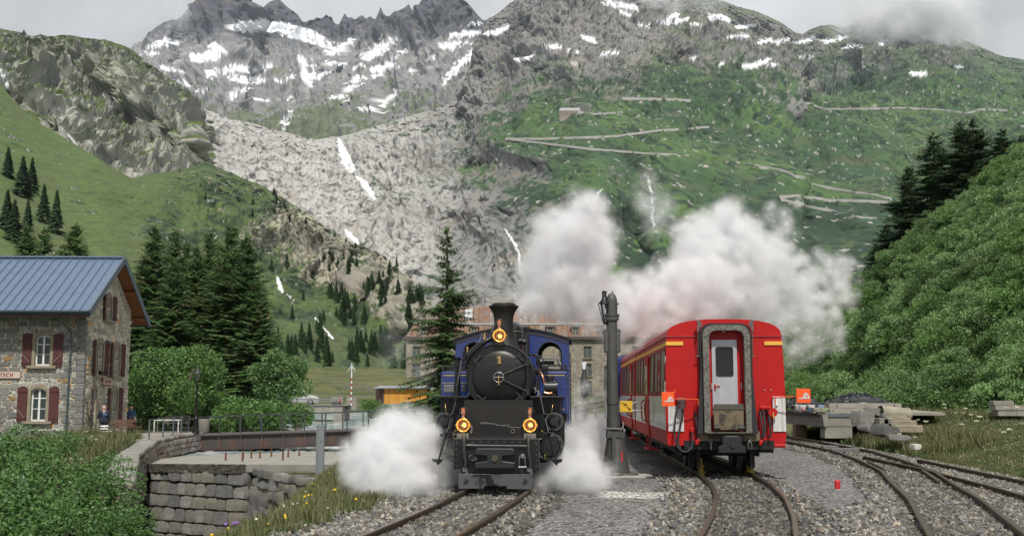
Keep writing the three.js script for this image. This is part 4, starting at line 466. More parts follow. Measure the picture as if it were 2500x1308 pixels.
  P('blade', put(slab([[-0.625, 0.035], [-0.20, 0.035], [-0.20, 0.075], [0, 0.075], [0, 0.262], [-0.625, 0.275]], 0.015, 0.003), -0.0, 0, 0.135, 0, 0.12), plM, pl); P('blade', put(slab([[0, 0.075], [0.19, 0.075], [0.19, 0.03], [0.625, 0.03], [0.625, 0.275], [0, 0.262]], 0.015, 0.003), 0.0, 0, 0.135, 0, -0.12), plM, pl);
  P('stay', [bx(0.06, 0.2, 0.1, -0.5, 0.22, 0.06), bx(0.06, 0.2, 0.1, 0.5, 0.22, 0.06)], blk, pl);
  // frames, saddle and running gear
  P('frame', [box2(-0.55, 0.55, 0.25, 1.42, -6.4, -0.25), box2(-0.56, 0.56, 0.84, 0.90, -0.24, 0.0)], sootBlk);
  P('front_plate', [box2(-0.60, 0.60, 0.90, 1.50, -0.45, -0.40)], sootBlk);
  P('valve_chest', [slab([[-0.42, 0.90], [0.42, 0.90], [0.40, 1.035], [0.18, 1.04], [0.14, 1.07], [-0.10, 1.075], [-0.16, 1.115], [-0.28, 1.115], [-0.36, 1.05], [-0.40, 1.0]], 0.28, 0.012).translate(0, 0, -0.36)], blk); P('chest_handle', [tor(0.032, 0.007, 0.275, 0.975, -0.055, 0, 0), rod([-0.28, 1.10, -0.06], [-0.05, 1.10, -0.06], 0.007), rod([-0.05, 1.10, -0.06], [0.02, 1.065, -0.06], 0.007), rod([0.10, 1.055, -0.06], [0.22, 1.08, -0.06], 0.007), cyl(0.025, 0.03, 0.09, -0.44, 0.98, -0.06, 'y', 12), sph(0.03, -0.44, 1.03, -0.06, 10)], grimeGrey);
  for (const s of [-1, 1]) for (let k = 0; k < 4; k++) { const w = new THREE.Group(); w.name = 'wheel'; loco.add(w); w.position.set(s * 0.5, 0.40, -1.6 - k * 1.35); P('tyre', tor(0.37, 0.035, 0, 0, 0, 0, Math.PI / 2), darkSteel, w); P('wheel_disc', cyl(0.35, 0.35, 0.06, 0, 0, 0, 'x', 28), blk, w); }
  // cylinders
  for (const s of [-1, 1]) {
    const c = new THREE.Group(); c.name = 'cylinder_block'; loco.add(c);
    const sh = new THREE.Shape(); [[0.60, 0.42], [0.78, 0.42], [0.93, 0.46], [1.06, 0.56], [1.125, 0.70], [1.13, 0.85], [1.125, 1.10], [1.10, 1.20], [1.02, 1.27], [0.90, 1.28], [0.60, 1.28]].forEach(([x, y], i) => (i ? sh.lineTo(s * x, y) : sh.moveTo(s * x, y)));
    P('casing', slab(sh, 1.3, 0.02).translate(0, 0, -2.05), blk, c);
    P('cylinder_cover', [cyl(0.232, 0.232, 0.09, s * 0.885, 0.69, -0.70, 'z', 32), cyl(0.19, 0.16, 0.04, s * 0.885, 0.69, -0.64, 'z', 32), cyl(0.05, 0.045, 0.05, s * 0.885, 0.69, -0.60, 'z', 16)], blkGloss, c);
    for (let k = 0; k < 10; k++) P('bolt', cyl(0.014, 0.014, 0.03, s * 0.885 + 0.208 * Math.cos(k * 0.628), 0.69 + 0.208 * Math.sin(k * 0.628), -0.645, 'z', 6), grimeGrey, c);
    P('cylinder_cover', [cyl(0.15, 0.15, 0.09, s * 0.965, 1.12, -0.70, 'z', 28), cyl(0.12, 0.07, 0.06, s * 0.965, 1.12, -0.63, 'z', 24), cyl(0.045, 0.045, 0.06, s * 0.965, 1.12, -0.58, 'z', 14)], blkGloss, c);
    P('cover_rim', [tor(0.235, 0.010, s * 0.885, 0.69, -0.652, 0, 0, 36), tor(0.150, 0.008, s * 0.965, 1.12, -0.655, 0, 0, 30)], grimeGrey, c);
    P('drain_cock', [sph(0.024, s * 0.80, 0.54, -0.6, 12), cyl(0.012, 0.012, 0.06, s * 0.80, 0.50, -0.62, 'y', 8)], brass, c); P('oil_pipe', [tube([[s * 0.72, 0.90, -0.5], [s * 0.74, 0.97, -0.48], [s * 0.78, 0.94, -0.48], [s * 0.79, 0.86, -0.5]], 0.007, 6), tube([[s * 0.92, 1.26, -0.55], [s * 0.94, 1.36, -0.55], [s * 0.95, 1.45, -0.6]], 0.006, 6)], brass, c);
    P('lever', [rod([s * 0.70, 0.82, -0.28], [s * 0.98, 0.90, -0.35], 0.016), cyl(0.03, 0.03, 0.06, s * 0.98, 0.90, -0.34, 'z', 10)], darkSteel, c);
    // step rods
    P('step_iron', [rod([s * 0.735, 1.55, -0.5], [s * 0.80, 1.25, -0.38], 0.018), rod([s * 0.80, 1.25, -0.38], [s * 0.875, 0.95, -0.25], 0.016), rod([s * 0.875, 0.95, -0.25], [s * 0.90, 0.88, -0.22], 0.016), rod([s * 0.90, 0.88, -0.22], [s * 1.01, 0.47, -0.18], 0.016)], blk, c);
    P('foot_step', [rb(0.17, 0.022, 0.13, s * 0.86, 1.255, -0.35, 0.008), rb(0.15, 0.022, 0.12, s * 0.85, 0.94, -0.22, 0.008), slab([[-0.09, 0], [0.09, 0.01], [0.07, -0.035], [0.01, -0.055], [-0.01, -0.10], [-0.05, -0.06], [-0.09, -0.02]].map(([x, y]) => [s * -x * -1 + s * 1.03, 0.49 + y]), 0.12).translate(0, 0, -0.24)], blk, c);
    P('running_board', [rb(0.60, 0.04, 1.5, s * 0.845, 1.55, -1.25, 0.01), box2(s > 0 ? 0.55 : -1.08, s > 0 ? 1.08 : -0.55, 1.29, 1.53, -1.9, -0.85)], blk);
    // side tank
    const tk = new THREE.Group(); tk.name = 'side_tank'; loco.add(tk); P('tank_shell', rb(0.60, 0.80, 2.9, s * 0.895, 1.63, -3.36, 0.03), locoBlue, tk); P('tank_skirt', box2(s > 0 ? 0.62 : -1.18, s > 0 ? 1.18 : -0.62, 0.95, 1.24, -4.6, -2.1), blk, tk);
    P('tank_lining', [bx(0.50, 0.014, 0.006, s * 0.895, 1.955, -1.906), bx(0.014, 0.62, 0.006, s * 0.655, 1.64, -1.906), bx(0.5, 0.012, 0.006, s * 0.895, 1.325, -1.906), bx(0.006, 0.014, 2.7, s * 1.198, 1.955, -3.4)], lining, tk);
    P('tank_rim', [bx(0.56, 0.03, 0.04, s * 0.90, 2.14, -1.95), bx(0.04, 0.03, 2.8, s * 1.16, 2.14, -3.36), bx(0.04, 0.1, 0.04, s * 1.16, 2.08, -1.95), bx(0.04, 0.1, 0.04, s * 0.66, 2.08, -1.95), bx(0.5, 0.05, 1.2, s * 0.9, 2.06, -2.9)], blkGloss, tk);
    for (let k = 0; k < 7; k++) P('rivet', sph(0.012, s * 0.625, 1.40 + k * 0.085, -1.905, 6), grimeGrey, tk);
    P('hand_rail', [tube([[s * 0.62, 2.30, -0.75], [s * 0.61, 2.32, -1.4], [s * 0.66, 2.33, -2.5], [s * 0.70, 2.34, -4.6]], 0.014, 8), cyl(0.02, 0.02, 0.1, s * 0.58, 2.29, -0.95, 'x', 8)], grimeGrey);
  }
  // boiler, smokebox and its door
  P('boiler', [cyl(0.565, 0.565, 3.2, 0, 1.905, -3.2, 'z', 40)], blk);
  P('smokebox', [cyl(0.60, 0.60, 1.0, 0, 1.905, -1.22, 'z', 56), put(new THREE.RingGeometry(0.3, 0.598, 56), 0, 1.905, -0.719), tor(0.588, 0.014, 0, 1.905, -0.715, 0, 0, 64)], blk); P('smokebox_ring', [tor(0.602, 0.012, 0, 1.905, -1.1, 0, 0, 56), tor(0.602, 0.012, 0, 1.905, -1.65, 0, 0, 56)], blkGloss);
  P('saddle', [slab([[-0.5, 0.9], [0.5, 0.9], [0.42, 1.45], [-0.42, 1.45]], 0.9).translate(0, 0, -1.65)], sootBlk);
  const sd = new THREE.Group(); sd.name = 'smokebox_door'; loco.add(sd); { const g = lathe([[0, 0.105], [0.12, 0.10], [0.26, 0.085], [0.40, 0.055], [0.455, 0.03], [0.475, 0.02], [0.485, 0.0]], 56); g.rotateX(Math.PI / 2); g.translate(0.0, 1.90, -0.715); P('door_dish', g, blk, sd); }
  for (const a of [2.45, 0.72, -0.86, -2.32]) P('door_clamp', [put(rb(0.16, 0.045, 0.04, 0, 0, 0, 0.01), 0.5 * Math.cos(a), 1.90 + 0.5 * Math.sin(a), -0.69, 0, 0, a + 1.57), cyl(0.022, 0.022, 0.06, 0.55 * Math.cos(a + 0.1), 1.90 + 0.55 * Math.sin(a + 0.1), -0.69, 'z', 8), put(bx(0.03, 0.15, 0.03, 0, 0, 0), 0.47 * Math.cos(a + 0.13), 1.90 + 0.47 * Math.sin(a + 0.13), -0.68, 0, 0, a - 1.57)], blkGloss, sd);
  P('door_strap', [rod([0.07, 1.94, -0.60], [0.50, 2.13, -0.655], 0.024, 8), rod([0.07, 1.84, -0.60], [0.50, 1.64, -0.655], 0.024, 8)], blkGloss, sd); P('door_hinge', [rod([0.505, 2.18, -0.66], [0.505, 1.60, -0.66], 0.014), cyl(0.03, 0.03, 0.11, 0.505, 2.15, -0.66, 'y', 12), cyl(0.03, 0.03, 0.11, 0.505, 1.64, -0.66, 'y', 12)], blkGloss, sd);
  P('hand_wheel', [tor(0.088, 0.010, 0, 1.895, -0.545, 0, 0, 32), rod([-0.085, 1.895, -0.545], [0.085, 1.895, -0.545], 0.007), rod([0, 1.81, -0.545], [0, 1.98, -0.545], 0.007), cyl(0.02, 0.02, 0.06, 0, 1.895, -0.55, 'z', 12)], steel, sd); P('door_handle', [rod([0, 1.895, -0.52], [0, 1.76, -0.52], 0.010, 8, 0.013), sph(0.016, 0, 1.90, -0.515, 10)], brass, sd);
  const np = P('number_plate', rb(0.11, 0.155, 0.014, 0, 2.205, -0.640, 0.005, -0.16), blkGloss, sd); P('number', put(lettering('1', 0.135, 0.012, serifFont, 1.05), 0, 2.205, -0.632, -0.16), brass, np);
  for (const [x, y] of [[-0.043, 2.268], [0.043, 2.268], [-0.043, 2.142], [0.043, 2.142]]) P('screw', sph(0.006, x, y, -0.63, 6), steel, np);
  // chimney, dome, pipes
  const chim = P('chimney', [lathe([[0.30, 2.40], [0.285, 2.47], [0.235, 2.54], [0.195, 2.62], [0.178, 2.72], [0.172, 2.86], [0.178, 2.98], [0.20, 3.07], [0.245, 3.15], [0.275, 3.19], [0.275, 3.205], [0.215, 3.212], [0.215, 3.245], [0.19, 3.25], [0.185, 3.1], [0.15, 2.9]], 40, 0.045, 0, -1.15)], sootBlk); P('chimney_cap', [tor(0.20, 0.018, 0.045, 3.232, -1.15, Math.PI / 2, 0, 40)], blk, chim);
  P('sand_dome', [lathe([[0, 0.60], [0.12, 0.595], [0.23, 0.565], [0.295, 0.50], [0.315, 0.42], [0.318, -0.25]], 40, 0.02, 2.42, -2.45)], blkGloss); P('dome_band', [tor(0.320, 0.012, 0.02, 2.80, -2.45, Math.PI / 2, 0, 40)], grimeGrey);
  P('safety_valve', [cyl(0.08, 0.07, 0.42, 0.35, 2.6, -3.3, 'y', 16), cyl(0.02, 0.035, 0.1, 0.35, 2.86, -3.3, 'y', 10)], blkGloss); P('clack_valve', [cyl(0.055, 0.055, 0.14, 0.28, 2.62, -2.3, 'x', 16), sph(0.06, 0.365, 2.60, -2.25, 12)], blkGloss);
  P('blast_pipe', [tube([[-0.10, 2.62, -0.98], [-0.26, 2.55, -0.90], [-0.40, 2.44, -0.90], [-0.50, 2.34, -0.92], [-0.60, 2.15, -1.0]], 0.046, 12, 40), put(cyl(0.075, 0.075, 0.30, 0, 0, 0, 'y', 16), -0.455, 2.385, -0.905, 0, 0, -0.85), put(cyl(0.082, 0.082, 0.04, 0, 0, 0, 'y', 16), -0.37, 2.465, -0.9, 0, 0, -0.85)], blk);
  P('whistle', [cyl(0.035, 0.02, 0.10, -0.38, 2.70, -2.1, 'y', 12), sph(0.04, -0.38, 2.62, -2.1, 12, 1.3), rod([-0.38, 2.55, -2.1], [-0.48, 2.45, -2.0], 0.012)], brass); P('valve_post', [rod([-0.40, 2.85, -2.6], [-0.40, 2.45, -2.6], 0.012), rod([-0.50, 2.76, -2.4], [-0.36, 2.78, -2.4], 0.014), rod([-0.46, 2.76, -2.4], [-0.56, 2.42, -2.2], 0.01)], darkSteel); P('roof_guard', [rod([-0.35, 3.10, -4.5], [-0.35, 2.75, -4.5], 0.014), rod([-0.35, 3.10, -4.5], [0.0, 3.10, -4.5], 0.014)], blk);
  P('standpipe', [cyl(0.055, 0.055, 0.58, -0.82, 1.86, -1.35, 'y', 20), cyl(0.08, 0.075, 0.06, -0.82, 2.15, -1.35, 'y', 20), cyl(0.06, 0.06, 0.05, -0.82, 2.20, -1.35, 'y', 20), cyl(0.05, 0.07, 0.06, -0.82, 2.24, -1.35, 'y', 20), cyl(0.07, 0.07, 0.05, -0.82, 1.60, -1.35, 'y', 16)], blk);
  P('lubricator', [rb(0.20, 0.15, 0.2, -0.98, 1.70, -1.45, 0.02), rb(0.50, 0.03, 0.18, -0.88, 1.80, -1.5, 0.01), rb(0.10, 0.14, 0.14, -0.70, 1.70, -1.45, 0.02)], grimeGrey);
  P('cable_pipe', [tube([[-0.52, 2.24, -0.85], [-0.60, 2.26, -0.8], [-0.68, 2.20, -0.7], [-0.70, 2.0, -0.6], [-0.73, 1.75, -0.5], [-0.75, 1.5, -0.45]], 0.017, 8, 40), tube([[0.50, 2.30, -0.85], [0.60, 2.30, -0.8], [0.68, 2.2, -0.8], [0.69, 1.9, -0.8], [0.66, 1.72, -0.8]], 0.017, 8, 40)], blk);
  P('boiler_cock', [cyl(0.02, 0.02, 0.09, -0.62, 2.38, -1.2, 'y', 10), sph(0.022, -0.62, 2.44, -1.2, 8), rod([-0.62, 2.36, -1.2], [-0.54, 2.36, -1.2], 0.01)], brass);
  P('air_pump', [cyl(0.13, 0.13, 0.24, 0.90, 1.72, -1.3, 'x', 24), cyl(0.15, 0.15, 0.03, 0.80, 1.72, -1.3, 'x', 24), cyl(0.15, 0.15, 0.03, 1.01, 1.72, -1.3, 'x', 24), cyl(0.07, 0.06, 0.12, 0.88, 1.87, -1.3, 'y', 16), rb(0.26, 0.06, 0.16, 0.88, 1.60, -1.3, 0.02), rod([0.78, 1.85, -1.2], [0.95, 1.93, -1.2], 0.012), rod([0.95, 1.93, -1.2], [1.05, 1.80, -1.2], 0.012), sph(0.02, 1.09, 1.70, -1.25, 8)], blkGloss); P('copper_pipe', [tube([[0.78, 1.63, -1.1], [0.86, 1.61, -1.1], [0.92, 1.62, -1.12]], 0.03, 10), tube([[0.66, 2.0, -1.2], [0.72, 1.98, -1.15], [0.76, 1.90, -1.1], [0.78, 1.78, -1.1]], 0.022, 10)], copper);
  P('turret', [cyl(0.06, 0.06, 0.34, 0.78, 2.22, -2.0, 'x', 14), sph(0.09, 0.70, 2.20, -2.0, 14), sph(0.07, 0.66, 2.02, -1.7, 12), rb(0.14, 0.1, 0.12, 0.78, 2.10, -1.8, 0.02)], blkGloss); P('lever', [rod([1.02, 2.30, -2.1], [1.10, 2.10, -1.95], 0.012), rod([1.02, 2.30, -2.1], [1.02, 2.15, -2.1], 0.012), rod([0.70, 2.06, -1.0], [0.62, 1.62, -0.9], 0.010), rod([0.60, 1.72, -0.8], [0.72, 1.60, -0.8], 0.010)], steel);
  // cab
  const cab = new THREE.Group(); cab.name = 'cab'; loco.add(cab); const arch = (x) => 2.985 - 0.15 * x * x * 1.05, cabSh = new THREE.Shape(); cabSh.moveTo(-1.225, 0.95); cabSh.lineTo(1.225, 0.95); for (let k = 0; k <= 16; k++) { const x = 1.225 - k * 0.153125; cabSh.lineTo(x, arch(x)); } const hole = (s) => { const p = new THREE.Path(); p.moveTo(s * 0.57, 2.0); p.lineTo(s * 1.05, 2.0); p.lineTo(s * 1.05, 2.42); p.absellipse(s * 0.81, 2.42, 0.24, 0.27, s > 0 ? 0 : Math.PI, s > 0 ? Math.PI : 0, s < 0); p.closePath(); return p; };
  const win = (s) => { const p = new THREE.Path(); const n = 20; for (let k = 0; k <= n; k++) { const a = k / n * Math.PI, x = s * 0.81 + 0.24 * Math.cos(a), y = 2.44 + 0.27 * Math.sin(a); k ? p.lineTo(x, y) : p.moveTo(x, y); } p.lineTo(s * 0.81 - 0.24, 2.0); p.lineTo(s * 0.81 + 0.24, 2.0); p.closePath(); return p; };
  P('cab_front', slab(cabSh, 0.05, 0, [win(-1), win(1)]).translate(0, 0, -4.73), locoBlue, cab); P('cab_back', slab(cabSh.clone(), 0.05).translate(0, 0, -6.55), inside, cab);
  for (const s of [-1, 1]) { P('cab_side', box2(s > 0 ? 1.18 : -1.225, s > 0 ? 1.225 : -1.18, 0.95, 2.1, -6.5, -4.735), locoBlue, cab); P('cab_pillar', bx(0.04, 0.7, 0.12, s * 1.2, 2.44, -6.4), locoBlue, cab); P('cab_pillar', bx(0.04, 0.7, 0.2, s * 1.2, 2.44, -4.85), locoBlue, cab); P('window_frame', [tube(Array.from({ length: 17 }, (_, k) => [s * 0.81 + 0.25 * Math.cos(k / 16 * Math.PI), 2.44 + 0.28 * Math.sin(k / 16 * Math.PI), -4.675]), 0.014, 6, 40), rod([s * 0.81 - 0.25, 2.44, -4.675], [s * 0.81 - 0.25, 2.0, -4.675], 0.014), rod([s * 0.81 + 0.25, 2.44, -4.675], [s * 0.81 + 0.25, 2.0, -4.675], 0.014)], blk, cab); for (let k = 0; k < 12; k++) { const a = k / 11 * Math.PI; P('rivet', sph(0.01, s * 0.81 + 0.275 * Math.cos(a), 2.44 + 0.305 * Math.sin(a), -4.677, 6), grimeGrey, cab); } P('grab_rail', [rod([s * 1.25, 0.9, -4.9], [s * 1.25, 2.5, -4.9], 0.015), ...Array.from({ length: 14 }, (_, k) => bx(0.03, 0.02, 0.12, s * 1.25, 0.95 + k * 0.1, -4.82))], grimeGrey, cab); }
  P('roof_lining', tube(Array.from({ length: 17 }, (_, k) => { const x = -1.19 + k * 0.149; return [x, arch(x) - 0.05, -4.675]; }), 0.007, 6, 40), lining, cab);
  { const n = 16, q = []; for (let k = 0; k <= n; k++) { const x = -1.29 + k * 2.58 / n; q.push([x, arch(x) + 0.005]); } for (let k = n; k >= 0; k--) { const x = -1.29 + k * 2.58 / n; q.push([x, arch(x) + 0.05]); } P('cab_roof', slab(q, 2.2).translate(0, 0, -6.8), blk, cab); }
  P('cab_floor', box2(-1.17, 1.17, 0.9, 1.0, -6.5, -4.75), inside, cab); P('backhead', [cyl(0.6, 0.6, 0.3, 0, 1.9, -4.95, 'z', 28)], inside, cab);
  for (let k = 0; k < 8; k++) P('rivet', sph(0.012, 0.42 + (k % 4) * 0.13, 2.72 - (k > 3 ? 0.5 : 0), -4.675, 6), grimeGrey, cab);
  // lamps, lit
  const bowlM = new THREE.MeshStandardMaterial({ color: lin(0.8, 0.5, 0.12), roughness: 0.25, metalness: 0.9, emissive: lin(1.0, 0.36, 0.04), emissiveIntensity: 0.10 }), bulbM = new THREE.MeshStandardMaterial({ color: lin(1, 0.8, 0.4), emissive: lin(1.0, 0.66, 0.25), emissiveIntensity: 1.6 }), ringM = std([0.25, 0.12, 0.03], 0.35, 0.8), lens = new THREE.MeshPhysicalMaterial({ color: lin(1, 0.93, 0.75), transmission: 1, thickness: 0, roughness: 0.05 });
  for (const [x, y, z, r] of [[-0.57, 1.075, 0.03, 0.112], [0.57, 1.075, 0.03, 0.112], [0.0, 2.635, -0.62, 0.110]]) {
    const l = new THREE.Group(); l.name = 'headlamp'; loco.add(l); l.position.set(x, y, z);
    P('lamp_body', [cyl(r * 0.7, r, 0.14, 0, 0, -0.09, 'z', 28), bx(0.17, 0.05, 0.14, 0, -r - 0.03, -0.08), bx(0.06, 0.24, 0.03, 0, 0, -0.17)], blk, l);
    const bw = lathe([[0.012, -0.07], [0.04, -0.06], [0.07, -0.035], [r * 0.9, 0.0]], 32); bw.rotateX(Math.PI / 2); P('reflector', bw, bowlM, l); P('lamp_rim', [tor(r * 0.98, 0.012, 0, 0, 0.0, 0, 0, 36)], brass, l); P('reflector_ring', [tor(0.052, 0.008, 0, 0, -0.025, 0, 0, 28), tor(0.024, 0.006, 0, 0, -0.03, 0, 0, 20)], ringM, l); P('bulb', sph(0.014, 0, 0, -0.03, 12), bulbM, l); P('lens', [cyl(r * 0.93, r * 0.93, 0.006, 0, 0, 0.006, 'z', 32)], lens, l);
    P('lamp_chimney', [cyl(0.032, 0.026, 0.05, 0, r + 0.035, -0.07, 'y', 16), cyl(0.04, 0.04, 0.03, 0, r + 0.085, -0.07, 'y', 16), cyl(0.046, 0.04, 0.05, 0, r + 0.125, -0.07, 'y', 16), cyl(0.036, 0.046, 0.03, 0, r + 0.16, -0.07, 'y', 16)], copper, l); P('lamp_handle', [tor(0.075, 0.006, 0, r + 0.11, -0.09, 0, 0, 24, Math.PI * 1.3, -0.47)], darkSteel, l); P('lamp_knob', [sph(0.012, -r - 0.015, 0, -0.03, 8), bx(0.02, 0.05, 0.03, r + 0.012, 0.0, -0.03)], brass, l);
    const pl_ = new THREE.PointLight(lin(1, 0.55, 0.15), 0.12, 0, 2); pl_.position.set(0, 0, 0.22); pl_.castShadow = true; pl_.shadow.radius = 2; l.add(pl_);
  }
  P('lamp_bracket', [bx(0.20, 0.09, 0.16, -0.57, 0.895, -0.02), bx(0.20, 0.09, 0.16, 0.57, 0.895, -0.02)], grimeGrey);
}
// ---------------------------------------------------------------- red coaches, water crane and yard signs
const coachRed = (() => { const f = tileFbm(221, 4, 5, 0.6); return new THREE.MeshPhysicalMaterial({ roughness: 0.5, specularIntensity: 0.6, clearcoat: 0.06, clearcoatRoughness: 0.2, map: tex(256, 256, (u, v) => { const k = 0.88 + 0.24 * f(u, v); return [0.42 * k, 0.008 * k, 0.007 * k]; }) }); })(), roofRed = std([0.36, 0.035, 0.045], 0.5), bandWhite = (() => { const f = tileFbm(225, 4, 6, 0.65), g = tileFbm(226, 16, 3, 0.6); return new THREE.MeshPhysicalMaterial({ roughness: 0.4, clearcoat: 0.4, map: tex(512, 256, (u, v) => { const d = smooth(0.45, 0.75, 0.7 * f(u, v * 0.4) + 0.3 * g(u * 2, v * 0.3)); return mixc([0.60, 0.60, 0.60], [0.38, 0.35, 0.31], d); }) }); })(), yellowM = std([0.75, 0.42, 0.06], 0.5), alu = (() => { const f = tileFbm(229, 8, 5, 0.6); return new THREE.MeshStandardMaterial({ roughness: 0.45, metalness: 0.35, map: tex(256, 256, (u, v) => { const k = 0.8 + 0.4 * f(u * 2, v * 0.4); return [0.46 * k, 0.47 * k, 0.50 * k]; }) }); })(), wornRubber = (() => { const f = tileFbm(231, 32, 4, 0.6); return new THREE.MeshStandardMaterial({ roughness: 0.85, map: tex(256, 512, (u, v) => { const k = f(u, v); return mixc([0.085, 0.085, 0.078], [0.19, 0.185, 0.16], smooth(0.30, 0.7, k)); }) }); })(), plateM = (() => { const f = tileFbm(233, 4, 6, 0.65); return new THREE.MeshStandardMaterial({ roughness: 0.75, metalness: 0.2, map: tex(256, 256, (u, v) => { const k = f(u, v); return mixc([0.17, 0.135, 0.085], [0.05, 0.042, 0.034], smooth(0.44, 0.68, k)); }) }); })(), darkGlass = new THREE.MeshStandardMaterial({ color: lin(0.012, 0.014, 0.016), roughness: 0.06, metalness: 0 }), orangeM = std([0.85, 0.10, 0.012], 0.5), creamGlass = new THREE.MeshStandardMaterial({ color: lin(0.34, 0.32, 0.26), roughness: 0.12 });
const KX = (zx) => zx / 292.2 - 2.583, KY = (zy) => 3.860 - zy / 292.2;
const section = (() => { const p = [[-1.17, 0.575], [-1.20, 0.80], [-1.205, 1.55], [-1.19, 2.2], [-1.165, 2.70], [-1.155, 2.77]]; for (let k = 1; k < 12; k++) { const a = Math.PI - k / 12 * Math.PI, c = Math.cos(a), s = Math.sin(a); p.push([1.155 * Math.sign(c) * Math.abs(c) ** 0.72, 2.77 + 0.354 * s ** 0.78]); } return [...p, ...p.slice(0, 6).reverse().map(([x, y]) => [-x, y])]; })();
const sideX = (y) => poly([[0.575, 1.17], [0.80, 1.20], [1.55, 1.205], [2.2, 1.19], [2.70, 1.165], [2.77, 1.155]], y);
function coach(name, label, pos, turn, L, opts = {}) {
  const t = thing(name, label, 'railway coach', pos, turn, opts.group), P = (n, g, m = coachRed, parent = t) => mesh(n, g, m, parent), paint = opts.paint ?? coachRed;
  const shell = slab(section.filter(([x, y]) => y <= 2.7701), L - 0.02).translate(0, 0, -L); P('body', shell, paint);
  const roofPts = section.filter(([x, y]) => y >= 2.7699).map(([x, y]) => [x * 1.008, y + 0.006]), inner = roofPts.slice().reverse().map(([x, y]) => [x * 0.96, y - 0.05]); P('roof', slab([...roofPts, ...inner], L - 0.03).translate(0, 0, -L + 0.005), opts.roof ?? roofRed); P('end_cap', slab(roofPts.map(([x, y]) => [x * 0.995, y - 0.004]), 0.04).translate(0, 0, -0.045), paint);
  P('cornice', [bx(0.03, 0.03, L, -1.165, 2.772, -L / 2), bx(0.03, 0.03, L, 1.165, 2.772, -L / 2), bx(2.32, 0.016, 0.03, 0, 2.772, -0.012)], opts.roof ?? roofRed);
  for (const s of [-1, 1]) {
    if (!opts.paint) { P('white_band', (() => { const g = slab([[s * 1.2035, 0.88], [s * 1.2075, 1.0], [s * 1.2095, 1.55], [s * 1.203, 1.565], [s * 1.19, 1.5], [s * 1.19, 0.9]], L - 0.1).translate(0, 0, -L + 0.02); return boxUV(g, 0.4); })(), bandWhite); P('yellow_stripe', slab([[s * 1.1725, 2.594], [s * 1.1685, 2.67], [s * 1.15, 2.67], [s * 1.15, 2.594]], L - 0.06).translate(0, 0, -L + 0.058), yellowM); }
    for (const [a, b] of opts.windows ?? []) { // window: frame and glass set a little proud of the tumblehome
      const w = new THREE.Group(); w.name = 'window'; t.add(w); const q = (y0, y1, z0, z1, o, th) => { const g = new THREE.BufferGeometry(), A = sideX(y0) + o, Bq = sideX(y1) + o; const bxg = box2(0, th, 0, 1, -z1, -z0), p = bxg.attributes.position; for (let i = 0; i < p.count; i++) { const f = p.getY(i); p.setXYZ(i, s * (lerp(A, Bq, f) - (p.getX(i) > 0 ? 0 : th)), lerp(y0, y1, f), p.getZ(i)); } if (s < 0) { const x = bxg.index.array; for (let i = 0; i < x.length; i += 3) { const m = x[i]; x[i] = x[i + 1]; x[i + 1] = m; } } bxg.computeVertexNormals(); return bxg; };
      P('frame', [q(1.60, 2.55, a - 0.05, a, 0.018, 0.05), q(1.60, 2.55, b, b + 0.05, 0.018, 0.05), q(2.50, 2.55, a, b, 0.017, 0.05), q(1.60, 1.65, a, b, 0.017, 0.05)], std([0.20, 0.03, 0.03], 0.5), w); P('pane', q(1.65, 2.50, a, b, 0.006, 0.02), s < 0 ? creamGlass : darkGlass, w);
    }
    if (opts.door) { const [a, b] = opts.door, d = new THREE.Group(); d.name = 'side_door'; t.add(d); P('door_leaf', box2(s > 0 ? 1.2 : -1.225, s > 0 ? 1.225 : -1.2, 0.62, 2.52, -b, -a), coachRed, d); P('door_window', box2(s > 0 ? 1.226 : -1.232, s > 0 ? 1.232 : -1.226, 1.6, 2.3, -b + 0.15, -a - 0.15), darkGlass, d); for (const z of [a - 0.12, b + 0.12]) P('grab_rail', tube([[s * 1.21, 0.95, -z], [s * 1.30, 1.0, -z], [s * 1.31, 1.4, -z], [s * 1.21, 1.47, -z]], 0.018, 8), std([0.30, 0.02, 0.02], 0.4), d); P('step', [box2(s > 0 ? 1.0 : -1.28, s > 0 ? 1.28 : -1.0, 0.28, 0.31, -b, -a), bx(0.03, 0.32, 0.03, s * 1.2, 0.45, -a - 0.05), bx(0.03, 0.32, 0.03, s * 1.2, 0.45, -b + 0.05)], coachRed, d); }
  }
  P('underframe', [box2(-1.0, 1.0, 0.42, 0.60, -L + 0.2, -0.35), box2(-0.5, 0.5, 0.25, 0.45, -L * 0.62, -L * 0.38)], sootBlk); P('roof_vent', [rb(0.30, 0.07, 0.5, -0.08, 3.155, -1.2, 0.015), rb(0.26, 0.05, 0.6, -0.2, 3.13, -1.3, 0.01)], std([0.10, 0.06, 0.06], 0.7));
  for (const zc of [-1.9, -L + 1.6]) { const bg = new THREE.Group(); bg.name = 'bogie'; t.add(bg); P('bogie_frame', [rb(0.08, 0.22, 2.0, -0.78, 0.42, zc, 0.03), rb(0.08, 0.22, 2.0, 0.78, 0.42, zc, 0.03), rb(1.6, 0.14, 0.2, 0, 0.40, zc + 0.98, 0.03), rb(1.5, 0.2, 0.5, 0, 0.42, zc, 0.03)], sootBlk, bg); for (const z of [-0.62, 0.62]) for (const s of [-1, 1]) P('wheel', [cyl(0.34, 0.34, 0.09, s * 0.53, 0.34, zc + z, 'x', 28), cyl(0.38, 0.38, 0.025, s * 0.475, 0.345, zc + z, 'x', 28)], darkSteel, bg); for (const s of [-1, 1]) P('brake_gear', [bx(0.12, 0.3, 0.16, s * 0.62, 0.24, zc + 1.1), rod([s * 0.7, 0.2, zc - 0.8], [s * 0.7, 0.2, zc + 0.9], 0.025)], sootBlk, bg); }
  return t;
}
